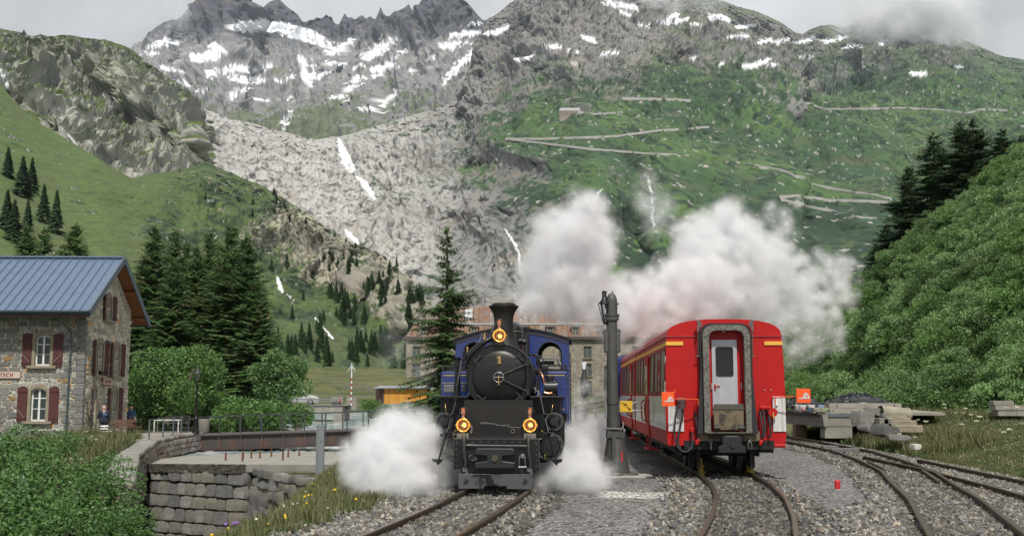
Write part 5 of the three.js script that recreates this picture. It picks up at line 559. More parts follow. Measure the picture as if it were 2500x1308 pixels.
{
  const T = coach('railway_coach', 'nearest red and white coach with its grey end door and gangway facing the camera', [4.325, 0, -21.7], -0.047, 9.0, { windows: [[0.2, 1.2], [1.85, 2.65], [2.9, 3.8], [5.35, 6.05], [6.25, 6.95], [7.15, 7.8], [8.0, 8.6]], door: [4.2, 5.1] }), P = (n, g, m = coachRed, parent = T) => mesh(n, g, m, parent);
  for (const [a, b] of [[408, 512], [990, 1093]]) P('yellow_stripe', box2(KX(a) + 0.005, KX(b) - 0.005, KY(370), KY(348), -0.02, 0.004), yellowM);
  P('corner_panel', box2(KX(416), KX(507), KY(877), KY(727), -0.02, 0.006), bandWhite); P('corner_panel', [box2(KX(1030), KX(1104), KY(877), KY(672), -0.02, 0.006)], bandWhite); P('panel_seam', [bx(0.006, 0.7, 0.004, KX(1086), 1.21, 0.008), bx(0.006, 0.5, 0.004, KX(470), 1.12, 0.008)], std(0.3), T);
  // white tape marks on the corner and window
  for (const [z, y] of [[0.02, 2.30], [0.02, 1.78], [0.02, 1.62], [1.45, 2.4], [1.45, 1.95], [1.45, 1.72]]) P('tape_mark', bx(0.012, 0.14, 0.06, -sideX(y) - 0.01, y, -z - 0.06, 0.3), whitePaint);
  // gangway: worn rubber bellows frame round a recessed door
  const gw_ = new THREE.Group(); gw_.name = 'gangway'; T.add(gw_); const arcO = (x0, x1, top, bot, r) => { const s = new THREE.Path(); s.moveTo(x0, bot); s.lineTo(x1, bot); s.lineTo(x1, top - r); s.quadraticCurveTo(x1, top, x1 - r, top); s.lineTo(x0 + r, top); s.quadraticCurveTo(x0, top, x0, top - r); s.closePath(); return s; }, shp = (p) => { const s = new THREE.Shape(); s.curves = p.curves; s.autoClose = true; return s; };
  P('gangway_frame', boxUV(slab(shp(arcO(-0.461, 0.463, 2.977, 0.84, 0.24)), 0.12, 0.008, [arcO(-0.352, 0.362, 2.885, 0.8401, 0.18)]).translate(0, 0, 0.16), 1), wornRubber, gw_); P('gangway_bellows', slab(shp(arcO(-0.52, 0.53, 3.03, 0.82, 0.27)), 0.16, 0, [arcO(-0.43, 0.435, 2.94, 0.8201, 0.22)]).translate(0, 0, 0.002), std([0.02, 0.02, 0.022], 0.8), gw_);
  for (const s of [-1, 1]) { P('side_flap', slab([[s * 0.47, 2.3], [s * 0.50, 2.3], [s * 0.60, 0.82], [s * 0.49, 0.82]], 0.03).translate(0, 0, 0.17), std([0.018, 0.02, 0.024], 0.7), gw_); for (let k = 0; k < 9; k++) P('frame_bolt', cyl(0.010, 0.010, 0.01, s * 0.41, 1.0 + k * 0.22, 0.294, 'z', 6), darkSteel, gw_);
    P('support_bracket', slab([[s * 0.46, 3.02], [s * 0.53, 3.10], [s * 0.58, 3.08], [s * 0.50, 2.93]], 0.05).translate(0, 0, 0.15), std([0.10, 0.10, 0.095], 0.6), gw_); P('tension_rod', [rod([s * 0.545, 3.05, 0.18], [s * 0.545, 2.37, 0.12], 0.008), rod([s * 0.49, 2.365, 0.12], [s * 0.60, 2.365, 0.12], 0.012), rb(0.04, 0.14, 0.03, s * 0.545, 2.93, 0.18, 0.008)], grimeGrey, gw_); }
  const dr = new THREE.Group(); dr.name = 'end_door'; T.add(dr); P('door_recess', box2(-0.40, 0.41, 0.86, 2.90, -0.02, 0.004), coachRed, dr); const leaf = new THREE.Shape([[-0.263, 1.20], [0.244, 1.20], [0.244, 2.70], [-0.263, 2.70]].map((p) => new THREE.Vector2(...p))), rr = (x0, x1, y0, y1, r) => { const s = new THREE.Path(); s.moveTo(x0 + r, y0); s.lineTo(x1 - r, y0); s.quadraticCurveTo(x1, y0, x1, y0 + r); s.lineTo(x1, y1 - r); s.quadraticCurveTo(x1, y1, x1 - r, y1); s.lineTo(x0 + r, y1); s.quadraticCurveTo(x0, y1, x0, y1 - r); s.lineTo(x0, y0 + r); s.quadraticCurveTo(x0, y0, x0 + r, y0); s.closePath(); return s; };
  P('door_leaf', boxUV(slab(leaf, 0.03, 0, [rr(-0.187, 0.165, 1.957, 2.56, 0.06)]).translate(0, 0, 0.008), 0.8), alu, dr); P('door_seal', slab(shp(rr(-0.190, 0.168, 1.954, 2.563, 0.062)), 0.012, 0, [rr(-0.172, 0.150, 1.972, 2.545, 0.05)]).translate(0, 0, 0.034), rubber, dr); P('door_window', slab(shp(rr(-0.186, 0.164, 1.958, 2.559, 0.06)), 0.01).translate(0, 0, 0.012), darkGlass, dr);
  P('door_handle', [rb(0.03, 0.13, 0.02, -0.215, 1.74, 0.05, 0.006), rod([-0.22, 1.765, 0.06], [-0.11, 1.77, 0.06], 0.010)], coachRed, dr); P('latch', [rb(0.03, 0.12, 0.03, -0.27, 1.76, 0.03, 0.008)], alu, dr); P('latch', [rb(0.025, 0.14, 0.03, 0.32, 1.76, 0.03, 0.008)], alu, dr); P('end_lamp', [bx(0.06, 0.05, 0.03, -0.02, 2.885, 0.02)], whitePaint, dr);
  const fp = P('bridge_plate', [rb(0.60, 0.48, 0.05, 0.02, 1.13, 0.22, 0.02)], plateM); P('plate_lip', [slab([[-0.285, 1.30], [0.325, 1.30], [0.30, 1.40], [-0.25, 1.40]], 0.05, 0.008).translate(0, 0, 0.20)], std([0.07, 0.065, 0.055], 0.7), fp); for (const s of [-1, 1]) P('plate_hinge', [rb(0.10, 0.12, 0.06, 0.02 + s * 0.24, 0.95, 0.25, 0.015), cyl(0.035, 0.035, 0.12, 0.02 + s * 0.24, 0.94, 0.28, 'x', 10)], std([0.05, 0.05, 0.05], 0.6), fp);
  P('buffer_beam', [rb(1.25, 0.20, 0.10, 0.03, 0.765, 0.05, 0.02)], plateM); P('coupler_head', [slab([[-0.19, 0.46], [0.32, 0.46], [0.32, 0.55], [0.24, 0.60], [0.24, 0.74], [0.18, 0.77], [-0.06, 0.77], [-0.11, 0.74], [-0.11, 0.60], [-0.19, 0.55]].map(([x, y]) => [x - 0.01, y]), 0.14, 0.012).translate(0, 0, 0.2), cyl(0.06, 0.05, 0.05, 0.06, 0.60, 0.36, 'z', 16)], std([0.035, 0.04, 0.042], 0.45, 0.5)); P('shackle', [tube([[0.39, 0.52, 0.26], [0.385, 0.62, 0.27], [0.415, 0.68, 0.27], [0.45, 0.62, 0.27], [0.455, 0.52, 0.26]], 0.014, 8, 30)], steel); P('hook', [rod([-0.33, 0.66, 0.1], [-0.33, 0.50, 0.14], 0.02), cyl(0.04, 0.04, 0.05, -0.33, 0.66, 0.1, 'z', 12)], darkSteel); P('head_stock', [box2(-0.85, 0.95, 0.50, 0.68, -0.3, 0.0)], sootBlk); P('rail_guard', [rb(0.07, 0.45, 0.1, -0.53, 0.30, -0.3, 0.02)], sootBlk); P('rail_guard', [rb(0.07, 0.45, 0.1, 0.53, 0.30, -0.3, 0.02)], sootBlk);
  const hose = (n, pts, r, m = rubber) => P(n, tube(pts.map(([x, y, z]) => [KX(x), KY(y), z]), r, 8, 40), m);
  hose('cable', [[466, 735, 0.08], [455, 800, 0.12], [447, 880, 0.14], [455, 950, 0.16], [490, 990, 0.18], [530, 985, 0.18], [548, 940, 0.14], [553, 880, 0.10]], 0.018); hose('cable', [[497, 745, 0.14], [492, 800, 0.16], [475, 870, 0.16], [466, 940, 0.16], [480, 975, 0.16]], 0.022); hose('cable', [[515, 955, 0.14], [525, 970, 0.14], [528, 990, 0.14]], 0.018); hose('brake_hose', [[572, 760, 0.06], [578, 830, 0.1], [585, 880, 0.1], [582, 935, 0.1]], 0.022); for (const [a, b, c] of [[950, 752, 955], [968, 742, 965], [998, 740, 1000]]) hose('brake_hose', [[a, b + 8, 0.08], [a + 6, 820, 0.12], [c + 8, 880, 0.12], [c + 3, 912, 0.1]], 0.024);
  P('socket', [cyl(0.08, 0.08, 0.12, KX(493), KY(725), 0.10, 'y', 20), rb(0.18, 0.09, 0.14, KX(490), KY(692), 0.08, 0.02), cyl(0.09, 0.09, 0.03, KX(493), KY(705), 0.1, 'y', 20)], std([0.09, 0.05, 0.05], 0.5)); P('valve', [cyl(0.07, 0.07, 0.10, KX(1022), KY(765), 0.08, 'z', 20), cyl(0.09, 0.09, 0.03, KX(1022), KY(765), 0.13, 'z', 20), rb(0.24, 0.06, 0.08, KX(985), KY(738), 0.06, 0.02)], coachRed); P('valve_handle', [rod([KX(1022), KY(765), 0.16], [KX(1024), KY(800), 0.16], 0.012)], yellowM); P('hose_head', [rb(0.07, 0.10, 0.06, KX(577), KY(940), 0.11, 0.02), rb(0.05, 0.08, 0.05, KX(585), KY(930), 0.12, 0.015)], coachRed); P('hose_head', [rb(0.07, 0.08, 0.06, KX(952), KY(935), 0.11, 0.02), rb(0.05, 0.08, 0.05, KX(945), KY(945), 0.12, 0.015)], coachRed); P('hose_bracket', [rb(0.08, 0.09, 0.08, KX(552), KY(868), 0.06, 0.015)], coachRed); P('skirt_notch', [rb(0.24, 0.08, 0.10, 1.06, 0.575, -0.06, 0.03)], coachRed); P('tail_bolt', [cyl(0.012, 0.012, 0.02, KX(985), KY(635), 0.005, 'z', 8)], alu); P('tail_bolt', [cyl(0.012, 0.012, 0.02, KX(1022), KY(635), 0.005, 'z', 8)], alu); P('flash_mark', [slab([[0, 0], [0.025, 0.04], [0.01, 0.04], [0.02, 0.10], [-0.015, 0.045], [0.003, 0.045]], 0.004).translate(KX(455), KY(655), 0.004)], orangeM); P('notice_plate', [box2(-sideX(1.3) - 0.008, -sideX(1.3) + 0.01, 1.08, 1.36, -5.9, -5.2)], yellowM); P('corner_bracket', [rb(0.05, 0.16, 0.05, KX(1052), KY(705), 0.02, 0.01)], whitePaint);
}
coach('railway_coach', 'second red and white coach coupled behind the nearest one, half hidden by the water crane', [4.325 + 0.047 * 9.35, 0, -31.05], -0.05, 8.2, { windows: [[0.3, 1.0], [2.1, 2.7], [2.9, 3.6], [3.8, 4.5], [4.7, 5.4], [5.6, 6.3], [6.5, 7.2]], door: [1.15, 1.85] });
coach('railway_coach', 'dark blue coach at the far end of the red coaches', [4.325 + 0.052 * 17.9 - 0.35, 0, -39.6], -0.05, 9, { paint: locoBlue, roof: std([0.05, 0.055, 0.06], 0.6), windows: [[1, 2], [2.4, 3.4], [3.8, 4.8]] });
// orange warning boards hooked to the end of the coach
function warnBoard(label, cx, cy, w, h, armTo) {
  const t = thing('warning_board', label, 'sign', [0, 0, 0]); const bd = mesh('board', rb(w, h, 0.012, cx.x, cx.y, cx.z, 0.005), orangeM, t); const sc = w / 0.28;
  mesh('shoe_symbol', slab([[-0.11, -0.05], [-0.02, -0.05], [0.10, -0.05], [0.115, -0.02], [0.07, 0.06], [0.02, 0.075], [-0.01, 0.03], [-0.03, -0.02], [-0.11, -0.035]].map(([x, y]) => [x * sc, y * sc]), 0.004).translate(cx.x + 0.01, cx.y - 0.01, cx.z + 0.007), std([0.5, 0.5, 0.5], 0.6), bd); mesh('symbol_gap', slab([[0.04, -0.02], [0.075, -0.02], [0.05, 0.045]].map(([x, y]) => [x * sc, y * sc]), 0.003).translate(cx.x + 0.01, cx.y - 0.008, cx.z + 0.0095), orangeM, bd);
  mesh('arm', [rod(V(cx.x, cx.y, cx.z - 0.012), armTo, 0.013), rod(armTo, armTo.clone().add(V(0, -0.12, 0)), 0.013), rod(armTo, armTo.clone().add(V(0, 0, -0.2)), 0.012)], std([0.62, 0.07, 0.012], 0.5), t); return t;
}
warnBoard('orange shoe symbol board hooked over the hoses on the coach corner nearest the crane', at(1631.5, 974, 21.3), 0, 0.25, 0.28, at(1705, 975, 21.45));
warnBoard('orange shoe symbol board on an arm sticking out beside the coal heaps', at(1962.5, 966, 21.3), 0, 0.28, 0.28, at(1893, 971, 21.45));
{ const c = at(1529, 992, 23.6), t = thing('lightning_board', 'yellow board with a black jagged arrow between the water crane and the coach', 'sign'); mesh('board', rb(0.27, 0.24, 0.012, c.x, c.y, c.z, 0.004), std([0.72, 0.45, 0.03], 0.5), t); const blkInk = std(0.01, 0.6); mesh('arrow', [slab([[-0.11, 0.06], [-0.06, 0.06], [-0.045, -0.01], [-0.01, 0.04], [0.0, 0.04], [0.02, -0.03], [0.06, -0.055], [0.05, -0.08], [0.10, -0.085], [0.095, -0.03], [0.08, -0.045], [0.03, -0.01], [0.01, 0.06], [-0.02, 0.07], [-0.04, 0.03], [-0.055, 0.075], [-0.11, 0.075]], 0.003).translate(c.x, c.y, c.z + 0.007)], blkInk, t); mesh('arm', [tube([[c.x + 0.12, c.y + 0.06, c.z - 0.02], [c.x + 0.25, c.y + 0.09, c.z - 0.05], [c.x + 0.40, c.y - 0.02, c.z - 0.2]], 0.01, 6), tube([[c.x + 0.12, c.y - 0.09, c.z - 0.02], [c.x + 0.3, c.y - 0.09, c.z - 0.05], [c.x + 0.40, c.y - 0.08, c.z - 0.2]], 0.01, 6)], alu, t); }
// wheel stops on the rails
for (const [px, lab] of [[1711, 'yellow wheel stop on the rail nearest the water crane'], [1831, 'yellow wheel stop on the rail nearest the red peg']]) { const c = onY(px, 1150, 0), t = thing('wheel_stop', lab, 'rail stop', [c.x, 0, c.z]); mesh('shoe', [rb(0.09, 0.05, 0.22, 0, 0.03, 0, 0.01), slab([[-0.045, 0.0], [0.045, 0], [0.03, 0.24], [-0.03, 0.24]], 0.07, 0.006).translate(0, 0.02, -0.08), rb(0.16, 0.05, 0.1, 0, 0.10, -0.06, 0.01)], std([0.60, 0.42, 0.02], 0.5), t); mesh('clamp', [bx(0.13, 0.10, 0.05, 0, -0.04, 0.05), cyl(0.02, 0.02, 0.18, 0, -0.02, 0.06, 'x', 8)], std([0.50, 0.36, 0.03], 0.5), t); }
{ const c = onY(2046, 1197, -0.13), t = thing('marker_peg', 'short red marker peg standing in the gravel between two tracks', 'peg', [c.x, -0.13, c.z]); mesh('post', [lathe([[0.052, -0.1], [0.052, 0.15], [0.045, 0.175], [0.02, 0.19], [0, 0.192]], 20)], std([0.50, 0.02, 0.03], 0.4), t); mesh('base', cyl(0.065, 0.06, 0.03, 0, 0.01, 0, 'y', 16), std(0.3), t); }
// water crane
{
  const c = onY(1513, 1163, -0.13), t = thing('water_crane', 'tall grey cast iron water crane column between the locomotive and the red coach', 'water crane', [c.x - 0.02, -0.13, c.z]), grown = t.scale.setScalar(1.065), iron = (() => { const f = tileFbm(241, 8, 5, 0.6); return new THREE.MeshStandardMaterial({ roughness: 0.55, metalness: 0.3, map: tex(256, 512, (u, v) => { const k = 0.7 + 0.6 * f(u, v); return [0.085 * k, 0.085 * k, 0.083 * k]; }) }); })(), P = (n, g, m = iron) => mesh(n, g, m, t), x0 = -0.10;
  P('base_plate', [rb(0.62, 0.05, 0.55, 0.05, 0.0, 0.02, 0.01), cyl(0.30, 0.26, 0.05, 0.12, 0.045, 0, 'y', 28)]); P('foot', lathe([[0.30, 0.05], [0.27, 0.10], [0.235, 0.35], [0.19, 0.62], [0.17, 0.75]], 20, x0 + 0.04, 0, 0)); P('foot_rib', [put(slab([[0.18, 0.06], [0.30, 0.06], [0.19, 0.65], [0.16, 0.65]], 0.03), x0 + 0.04, 0, 0), bx(0.06, 0.8, 0.05, x0, 0.45, 0.2), bx(0.03, 0.8, 0.04, x0 - 0.03, 0.45, 0.24)]); P('red_mark', slab([[0, 0], [0.03, 0], [0.03, 0.22], [0.0, 0.2]], 0.004).translate(x0 + 0.13, 0.30, 0.225), std([0.45, 0.03, 0.03], 0.7));
  P('clamp', [rb(0.30, 0.17, 0.30, x0 + 0.01, 0.84, 0, 0.02), cyl(0.155, 0.155, 0.06, x0 + 0.01, 0.93, 0, 'y', 24)]); P('clamp_handle', [tube([[x0 - 0.22, 0.94, 0.14], [x0, 0.95, 0.18], [x0 + 0.15, 0.94, 0.16], [x0 + 0.19, 1.0, 0.12], [x0 + 0.19, 1.08, 0.1]], 0.014, 8)], std([0.20, 0.20, 0.20], 0.5)); P('column', [cyl(0.120, 0.105, 2.55, x0, 2.0, 0, 'y', 28), cyl(0.135, 0.135, 0.22, x0 + 0.005, 1.07, 0, 'y', 24), cyl(0.13, 0.13, 0.14, x0, 1.50, 0, 'y', 24)]); P('collar', [cyl(0.155, 0.155, 0.04, x0, 3.22, 0, 'y', 28), cyl(0.14, 0.14, 0.09, x0, 3.16, 0, 'y', 28)]); P('bracket', [rb(0.09, 0.40, 0.12, x0 + 0.12, 2.66, 0, 0.02), rb(0.09, 0.40, 0.12, x0 - 0.12, 2.66, 0, 0.02), cyl(0.06, 0.06, 0.1, x0 - 0.13, 2.88, 0, 'z', 16), cyl(0.06, 0.06, 0.1, x0 + 0.12, 2.88, 0, 'z', 16)]); P('head', [lathe([[0.115, 3.24], [0.115, 3.50], [0.10, 3.58], [0.07, 3.64], [0.03, 3.67], [0, 3.675]], 24, x0, 0, 0), put(cyl(0.11, 0.105, 0.4, 0, 0, 0, 'y', 20), x0 + 0.0, 3.5, -0.22, 1.3)]); P('bolt_head', [cyl(0.02, 0.02, 0.06, x0 + 0.115, 3.45, 0, 'x', 8), cyl(0.015, 0.015, 0.04, x0 + 0.02, 3.69, 0, 'y', 8)]);
  const ln = new THREE.Group(); ln.name = 'lantern'; t.add(ln); const l = x0 - 0.18; mesh('lantern_roof', [lathe([[0.02, 3.69], [0.05, 3.66], [0.05, 3.62], [0.06, 3.55], [0.13, 3.47], [0.13, 3.45]], 6, l + 0.03, 0, 0.02), sph(0.055, l + 0.03, 3.68, 0.02, 12, 0.8)], blk, ln); mesh('lantern_frame', [0, 1, 2, 3, 4, 5].map((k) => rod([l + 0.03 + 0.125 * Math.cos(k * 1.047), 3.45, 0.02 + 0.125 * Math.sin(k * 1.047)], [l + 0.05 + 0.05 * Math.cos(k * 1.047), 3.08, 0.02 + 0.05 * Math.sin(k * 1.047)], 0.010, 6)).concat([cyl(0.05, 0.06, 0.04, l + 0.05, 3.06, 0.02, 'y', 6)]), blk, ln); mesh('lantern_glass', new THREE.CylinderGeometry(0.115, 0.045, 0.36, 6, 1, true).translate(l + 0.04, 3.265, 0.02), new THREE.MeshPhysicalMaterial({ color: lin(0.8, 0.85, 0.85), transmission: 1, thickness: 0, roughness: 0.15, side: THREE.DoubleSide }), ln); mesh('lantern_arm', [rod([l + 0.05, 3.05, 0.02], [x0 - 0.08, 2.98, 0], 0.012)], blk, ln);
  tag(mesh('concrete_pad', [rb(1.15, 0.05, 0.8, c.x + 0.10, -0.118, c.z + 0.05, 0.015)], std([0.36, 0.35, 0.33], 0.9)), 'pale concrete pad under the water crane', 'pavement', null, 'structure');
}
// ---------------------------------------------------------------- walls, deck, girder and river on the left
const concreteT = (() => { const f = tileFbm(251, 4, 7, 0.62); return tex(512, 512, (u, v) => { const k = 0.70 + 0.6 * f(u, v); return [0.30 * k, 0.285 * k, 0.25 * k]; }); })(), concrete = new THREE.MeshStandardMaterial({ map: concreteT, bumpMap: grainT, bumpScale: 0.02, roughness: 0.95 }), roughConc = new THREE.MeshStandardMaterial({ color: lin(0.45, 0.43, 0.40), map: concreteT, bumpMap: grainT, bumpScale: 0.12, roughness: 0.95 });
const wallLumps = Array.from({ length: 12 }, (_, k) => lump(k + 30, 1, 1, 1)), wallStoneM = [[0.46, 0.455, 0.43], [0.36, 0.355, 0.345], [0.55, 0.54, 0.51], [0.42, 0.39, 0.34], [0.31, 0.31, 0.305], [0.47, 0.44, 0.37]].map((c, i) => { const f = tileFbm(260 + i, 4, 6, 0.68), g = tileFbm(270 + i, 16, 4, 0.7); return new THREE.MeshStandardMaterial({ map: tex(256, 256, (u, v) => { const k = 0.55 + 0.9 * f(u, v), q = smooth(0.55, 0.75, g(u, v)); return mixc(c.map((a) => a * k), [0.12, 0.125, 0.09], q * 0.6); }), bumpMap: grainT, bumpScale: 0.10, roughness: 0.95 }); });
const warmStoneM = [[0.46, 0.39, 0.29], [0.42, 0.40, 0.37], [0.52, 0.49, 0.42], [0.32, 0.25, 0.20], [0.46, 0.45, 0.43]].map((c, i) => { const f = tileFbm(280 + i, 4, 6, 0.65); return new THREE.MeshStandardMaterial({ map: tex(256, 256, (u, v) => { const k = 0.6 + 0.8 * f(u, v); return c.map((a) => a * k); }), bumpMap: grainT, bumpScale: 0.05, roughness: 0.95 }); });
{
  const q = rng(61);
  // wall of large blocks carrying the deck
  const w = thing('stone_wall', 'wall of large rough grey blocks under the concrete deck edge', 'wall', [-10.6, -1.46, -43.05], -0.551);
  mesh('core', boxUV(slab([[-6.4, -3.2], [0.1, -3.2], [0.1, 0.02], [-5.4, 0.02]], 0.5).translate(0, 0, -0.5), 0.4), roughConc, w);
  for (let r = 0, y = -0.02; r < 7; r++) { const h = 0.40 + 0.14 * q(); for (let x = 0.12; x > -5.45 - 0.28 * (-y); ) { const ww = 0.38 + 0.66 * q() * q() + 0.2 * q(), left = -5.5 + 0.3 * y; if (x - ww < left - 0.25) break; const s = mesh('stone', wallLumps[Math.floor(q() * 12)], wallStoneM[Math.floor(q() * 6)], w); s.position.set(x - ww / 2, y - h / 2, -0.02 + 0.1 * q()); s.scale.set(ww * 1.0, h * 1.0, 0.42); s.rotation.z = (q() - 0.5) * 0.07; x -= ww + 0.03; } y -= h + 0.03; }
  // lower field stone wall running on towards the track
  const w2 = thing('stone_wall', 'low broken field stone wall beside the steel post', 'wall', [-10.3, -1.42, -42.4]); const dx = 5.2, dz = 8.3;
  for (let r = 0; r < 6; r++) for (let t = 0.02; t < 1; ) { const ww = 0.5 + 0.6 * q(), h = 0.22 + 0.16 * q(); const s = mesh('stone', wallLumps[Math.floor(q() * 12)], wallStoneM[Math.floor(q() * 6)], w2); s.position.set(t * dx + ww / 2 * 0.8, 0.0 - r * 0.36 + 0.05 * q() - 0.02, t * dz); s.rotation.y = -Math.atan2(dz, dx) + (q() - 0.5) * 0.2; s.scale.set(ww, r ? h * 1.25 : h, 0.55); t += (ww * 0.93) / Math.hypot(dx, dz); }
  // concrete deck with cut off reinforcement
  const dk = thing('concrete_deck', 'bare concrete deck with rusty stubs in front of the girder bridge', 'platform'); const top = (x, d) => 0.259 + 0.0216 * x - 0.0271 * d;
  const P = [[-15.5, 46.1], [-5.96, 40.2], [-9.4, 63], [-19.0, 63], [-18.2, 55]]; const sh = new THREE.Shape(P.map(([x, d]) => new THREE.Vector2(x, d))), g = new THREE.ExtrudeGeometry(sh, { depth: 0.30, bevelEnabled: false }); { const p = g.attributes.position; for (let i = 0; i < p.count; i++) { const x = p.getX(i), d = p.getY(i), z = p.getZ(i); p.setXYZ(i, x, top(x, d) - 0.32 + z, -d); } const ix = g.index; g.computeVertexNormals(); }
  { const n = g.attributes.position; const gg = clean(g), p = gg.attributes.position; for (let i = 0; i < p.count; i += 3) { const a = [p.getX(i), p.getY(i), p.getZ(i)]; p.setXYZ(i, p.getX(i + 1), p.getY(i + 1), p.getZ(i + 1)); p.setXYZ(i + 1, ...a); } gg.computeVertexNormals(); mesh('slab', boxUV(gg, 0.35), concrete, dk); }
  mesh('broken_edge', (() => { const e = new THREE.BoxGeometry(4.2, 0.34, 0.3, 60, 6, 4), p = e.attributes.position; for (let i = 0; i < p.count; i++) { const n = 0.05 * fbm3(p.getX(i) * 3, p.getY(i) * 6, p.getZ(i) * 4, 3); p.setXYZ(i, p.getX(i) * 1.32, p.getY(i) + n * 0.6 + p.getX(i) * 0.035, p.getZ(i) + n * 1.6); } e.rotateY(-0.551); e.translate(-13.05, -1.40, -44.42); e.computeVertexNormals(); return boxUV(e, 0.5); })(), roughConc, dk);
  const rust = std([0.16, 0.07, 0.04], 0.85, 0.2); for (const [px, py] of [[550, 1115], [591, 1122], [690, 1121], [634, 1108], [703, 1106], [593, 1108], [613, 1106], [787, 1108], [860, 1107], [662, 1101], [730, 1101]]) { const d = 2618 * (1.58 + 1.35) / (py - 965 + 4), dd = clamp(d, 45, 62), p = at(px, py, dd), y = top(p.x, dd); mesh('stub', [cyl(0.045, 0.04, 0.38, p.x, y + 0.18, -dd, 'y', 8), bx(0.10, 0.02, 0.10, p.x, y + 0.01, -dd)], rust, dk); }
  // retaining wall with coping coming towards the camera
  const rw = thing('retaining_wall', 'pale dry stone retaining wall with block coping below the forecourt', 'wall'), line_ = [[-19.4, 66], [-19.0, 60], [-18.45, 55], [-14.6, 41], [-9.95, 27.2]], cop = (t) => { const k = t * (line_.length - 1), i = Math.min(Math.floor(k), line_.length - 2), f = k - i; return [lerp(line_[i][0], line_[i + 1][0], f), lerp(line_[i][1], line_[i + 1][1], f), i]; };
  for (let i = 0; i + 1 < line_.length; i++) { const [x0, d0] = line_[i], [x1, d1] = line_[i + 1], L = Math.hypot(x1 - x0, d1 - d0), a = Math.atan2(-(d1 - d0) * -1, x1 - x0), n = Math.round(L / 0.62); const ang = Math.atan2((d1 - d0), (x1 - x0)); mesh('core', boxUV(put(new THREE.BoxGeometry(L, 2.6, 0.7), (x0 + x1) / 2, -2.1, -(d0 + d1) / 2, 0, ang), 0.4), roughConc, rw);
    for (let k = 0; k < n; k++) { const t = (k + 0.5) / n, x = lerp(x0, x1, t), d = lerp(d0, d1, t); const c = mesh('coping_stone', wallLumps[Math.floor(q() * 12)], warmStoneM[q() < 0.75 ? (q() < 0.5 ? 4 : 1) : Math.floor(q() * 5)], rw); c.position.set(x, -0.74 + 0.02 * q(), -d); c.rotation.y = ang; c.scale.set(0.60, 0.20, 0.85 + 0.05 * q()); }
    const nx = Math.sin(ang), nz = Math.cos(ang), rows = i >= 3 ? 7 : i === 2 ? 6 : 3; let cnt = 0; for (let r = 0; r < rows; r++) for (let s = 0.05; s < L - 0.1; ) { const ww = 0.28 + 0.30 * q(), t = (s + ww / 2) / L, x = lerp(x0, x1, t), d = lerp(d0, d1, t), c = mesh('stone', wallLumps[Math.floor(q() * 12)], warmStoneM[Math.floor(q() * 5)], rw); const o = 0.36 + 0.04 * q(), sgn = 1; c.position.set(x + o * Math.abs(nx) * (1), -0.98 - r * 0.29 + 0.04 * (q() - 0.5), -d + o * Math.abs(nz) * (1)); c.rotation.y = ang; c.scale.set(ww, 0.25 + 0.05 * q(), 0.22); s += ww + 0.03; } }
  for (let r = 0; r < 7; r++) { const c = mesh('stone', wallLumps[r], warmStoneM[r % 5], rw); c.position.set(-9.93 - 0.1 * (r % 2), -0.98 - r * 0.29, -27.12); c.rotation.y = -1.31; c.scale.set(0.30, 0.27, 0.8); }
  tag(mesh('forecourt', [boxUV(box2(-23.4, -18.9, -0.95, -0.70, -66, -55.6), 0.4)], concrete), 'pale paved forecourt of the station house', 'pavement', null, 'structure');
  // girder bridge
  const gb = thing('girder_bridge', 'rusty riveted plate girder bridge with a thin grey railing', 'bridge', [-19.0, -0.83, -65.2], 0); gb.rotation.z = 0.031; const rustT = (() => { const f = tileFbm(291, 4, 7, 0.65); return (b) => tex(256, 256, (u, v) => { const k = f(u, v * 0.6); return mixc([0.070, 0.060, 0.058], [0.14, 0.070, 0.048], smooth(0.5 - b, 0.85 - b, k)); }); })(), gM = [0, 0.12].map((b) => new THREE.MeshStandardMaterial({ map: rustT(b), roughness: 0.75, metalness: 0.25 })), railM = std([0.065, 0.075, 0.08], 0.5, 0.5);
  const N = 12, S = 1.29; for (let k = 0; k < N; k++) { mesh('web_panel', boxUV(box2(k * S + 0.03, (k + 1) * S - 0.03, -0.84, -0.08, -0.02, 0.02), 0.5), gM[0], gb); }
  for (let k = 0; k <= N; k++) { const s = mesh('stiffener', boxUV(join([box2(k * S - 0.05, k * S + 0.05, -0.84, -0.06, 0.02, 0.10)]), 0.8), gM[k % 2], gb); const p = mesh('railing_post', [box2(k * S - 0.035, k * S + 0.035, -0.2, 1.08, 0.105, 0.16)], railM, gb); mesh('railing_post', [box2(k * S + 0.61, k * S + 0.67, 0.0, 1.08, -2.3, -2.24)], railM, gb); }
  mesh('flange', [box2(-0.1, N * S + 0.1, -0.08, -0.03, -0.12, 0.17), box2(-0.1, N * S + 0.1, -0.90, -0.845, -0.12, 0.17)], gM[0], gb); mesh('bridge_deck', [box2(-0.2, N * S + 2, -0.028, 0.07, -2.2, 0.22)], std([0.10, 0.09, 0.085], 0.9), gb); mesh('far_girder', box2(0, N * S, -0.9, -0.05, -2.1, -2.0), gM[0], gb); mesh('top_rail', [box2(-0.05, N * S + 0.2, 1.08, 1.13, 0.10, 0.165)], railM, gb); mesh('top_rail', [box2(-0.05, N * S + 0.2, 1.08, 1.13, -2.3, -2.24)], railM, gb);
  mesh('abutment', [boxUV(box2(-0.9, 0.0, -1.6, -0.06, -2.3, 0.3), 0.5)], concrete, gb);
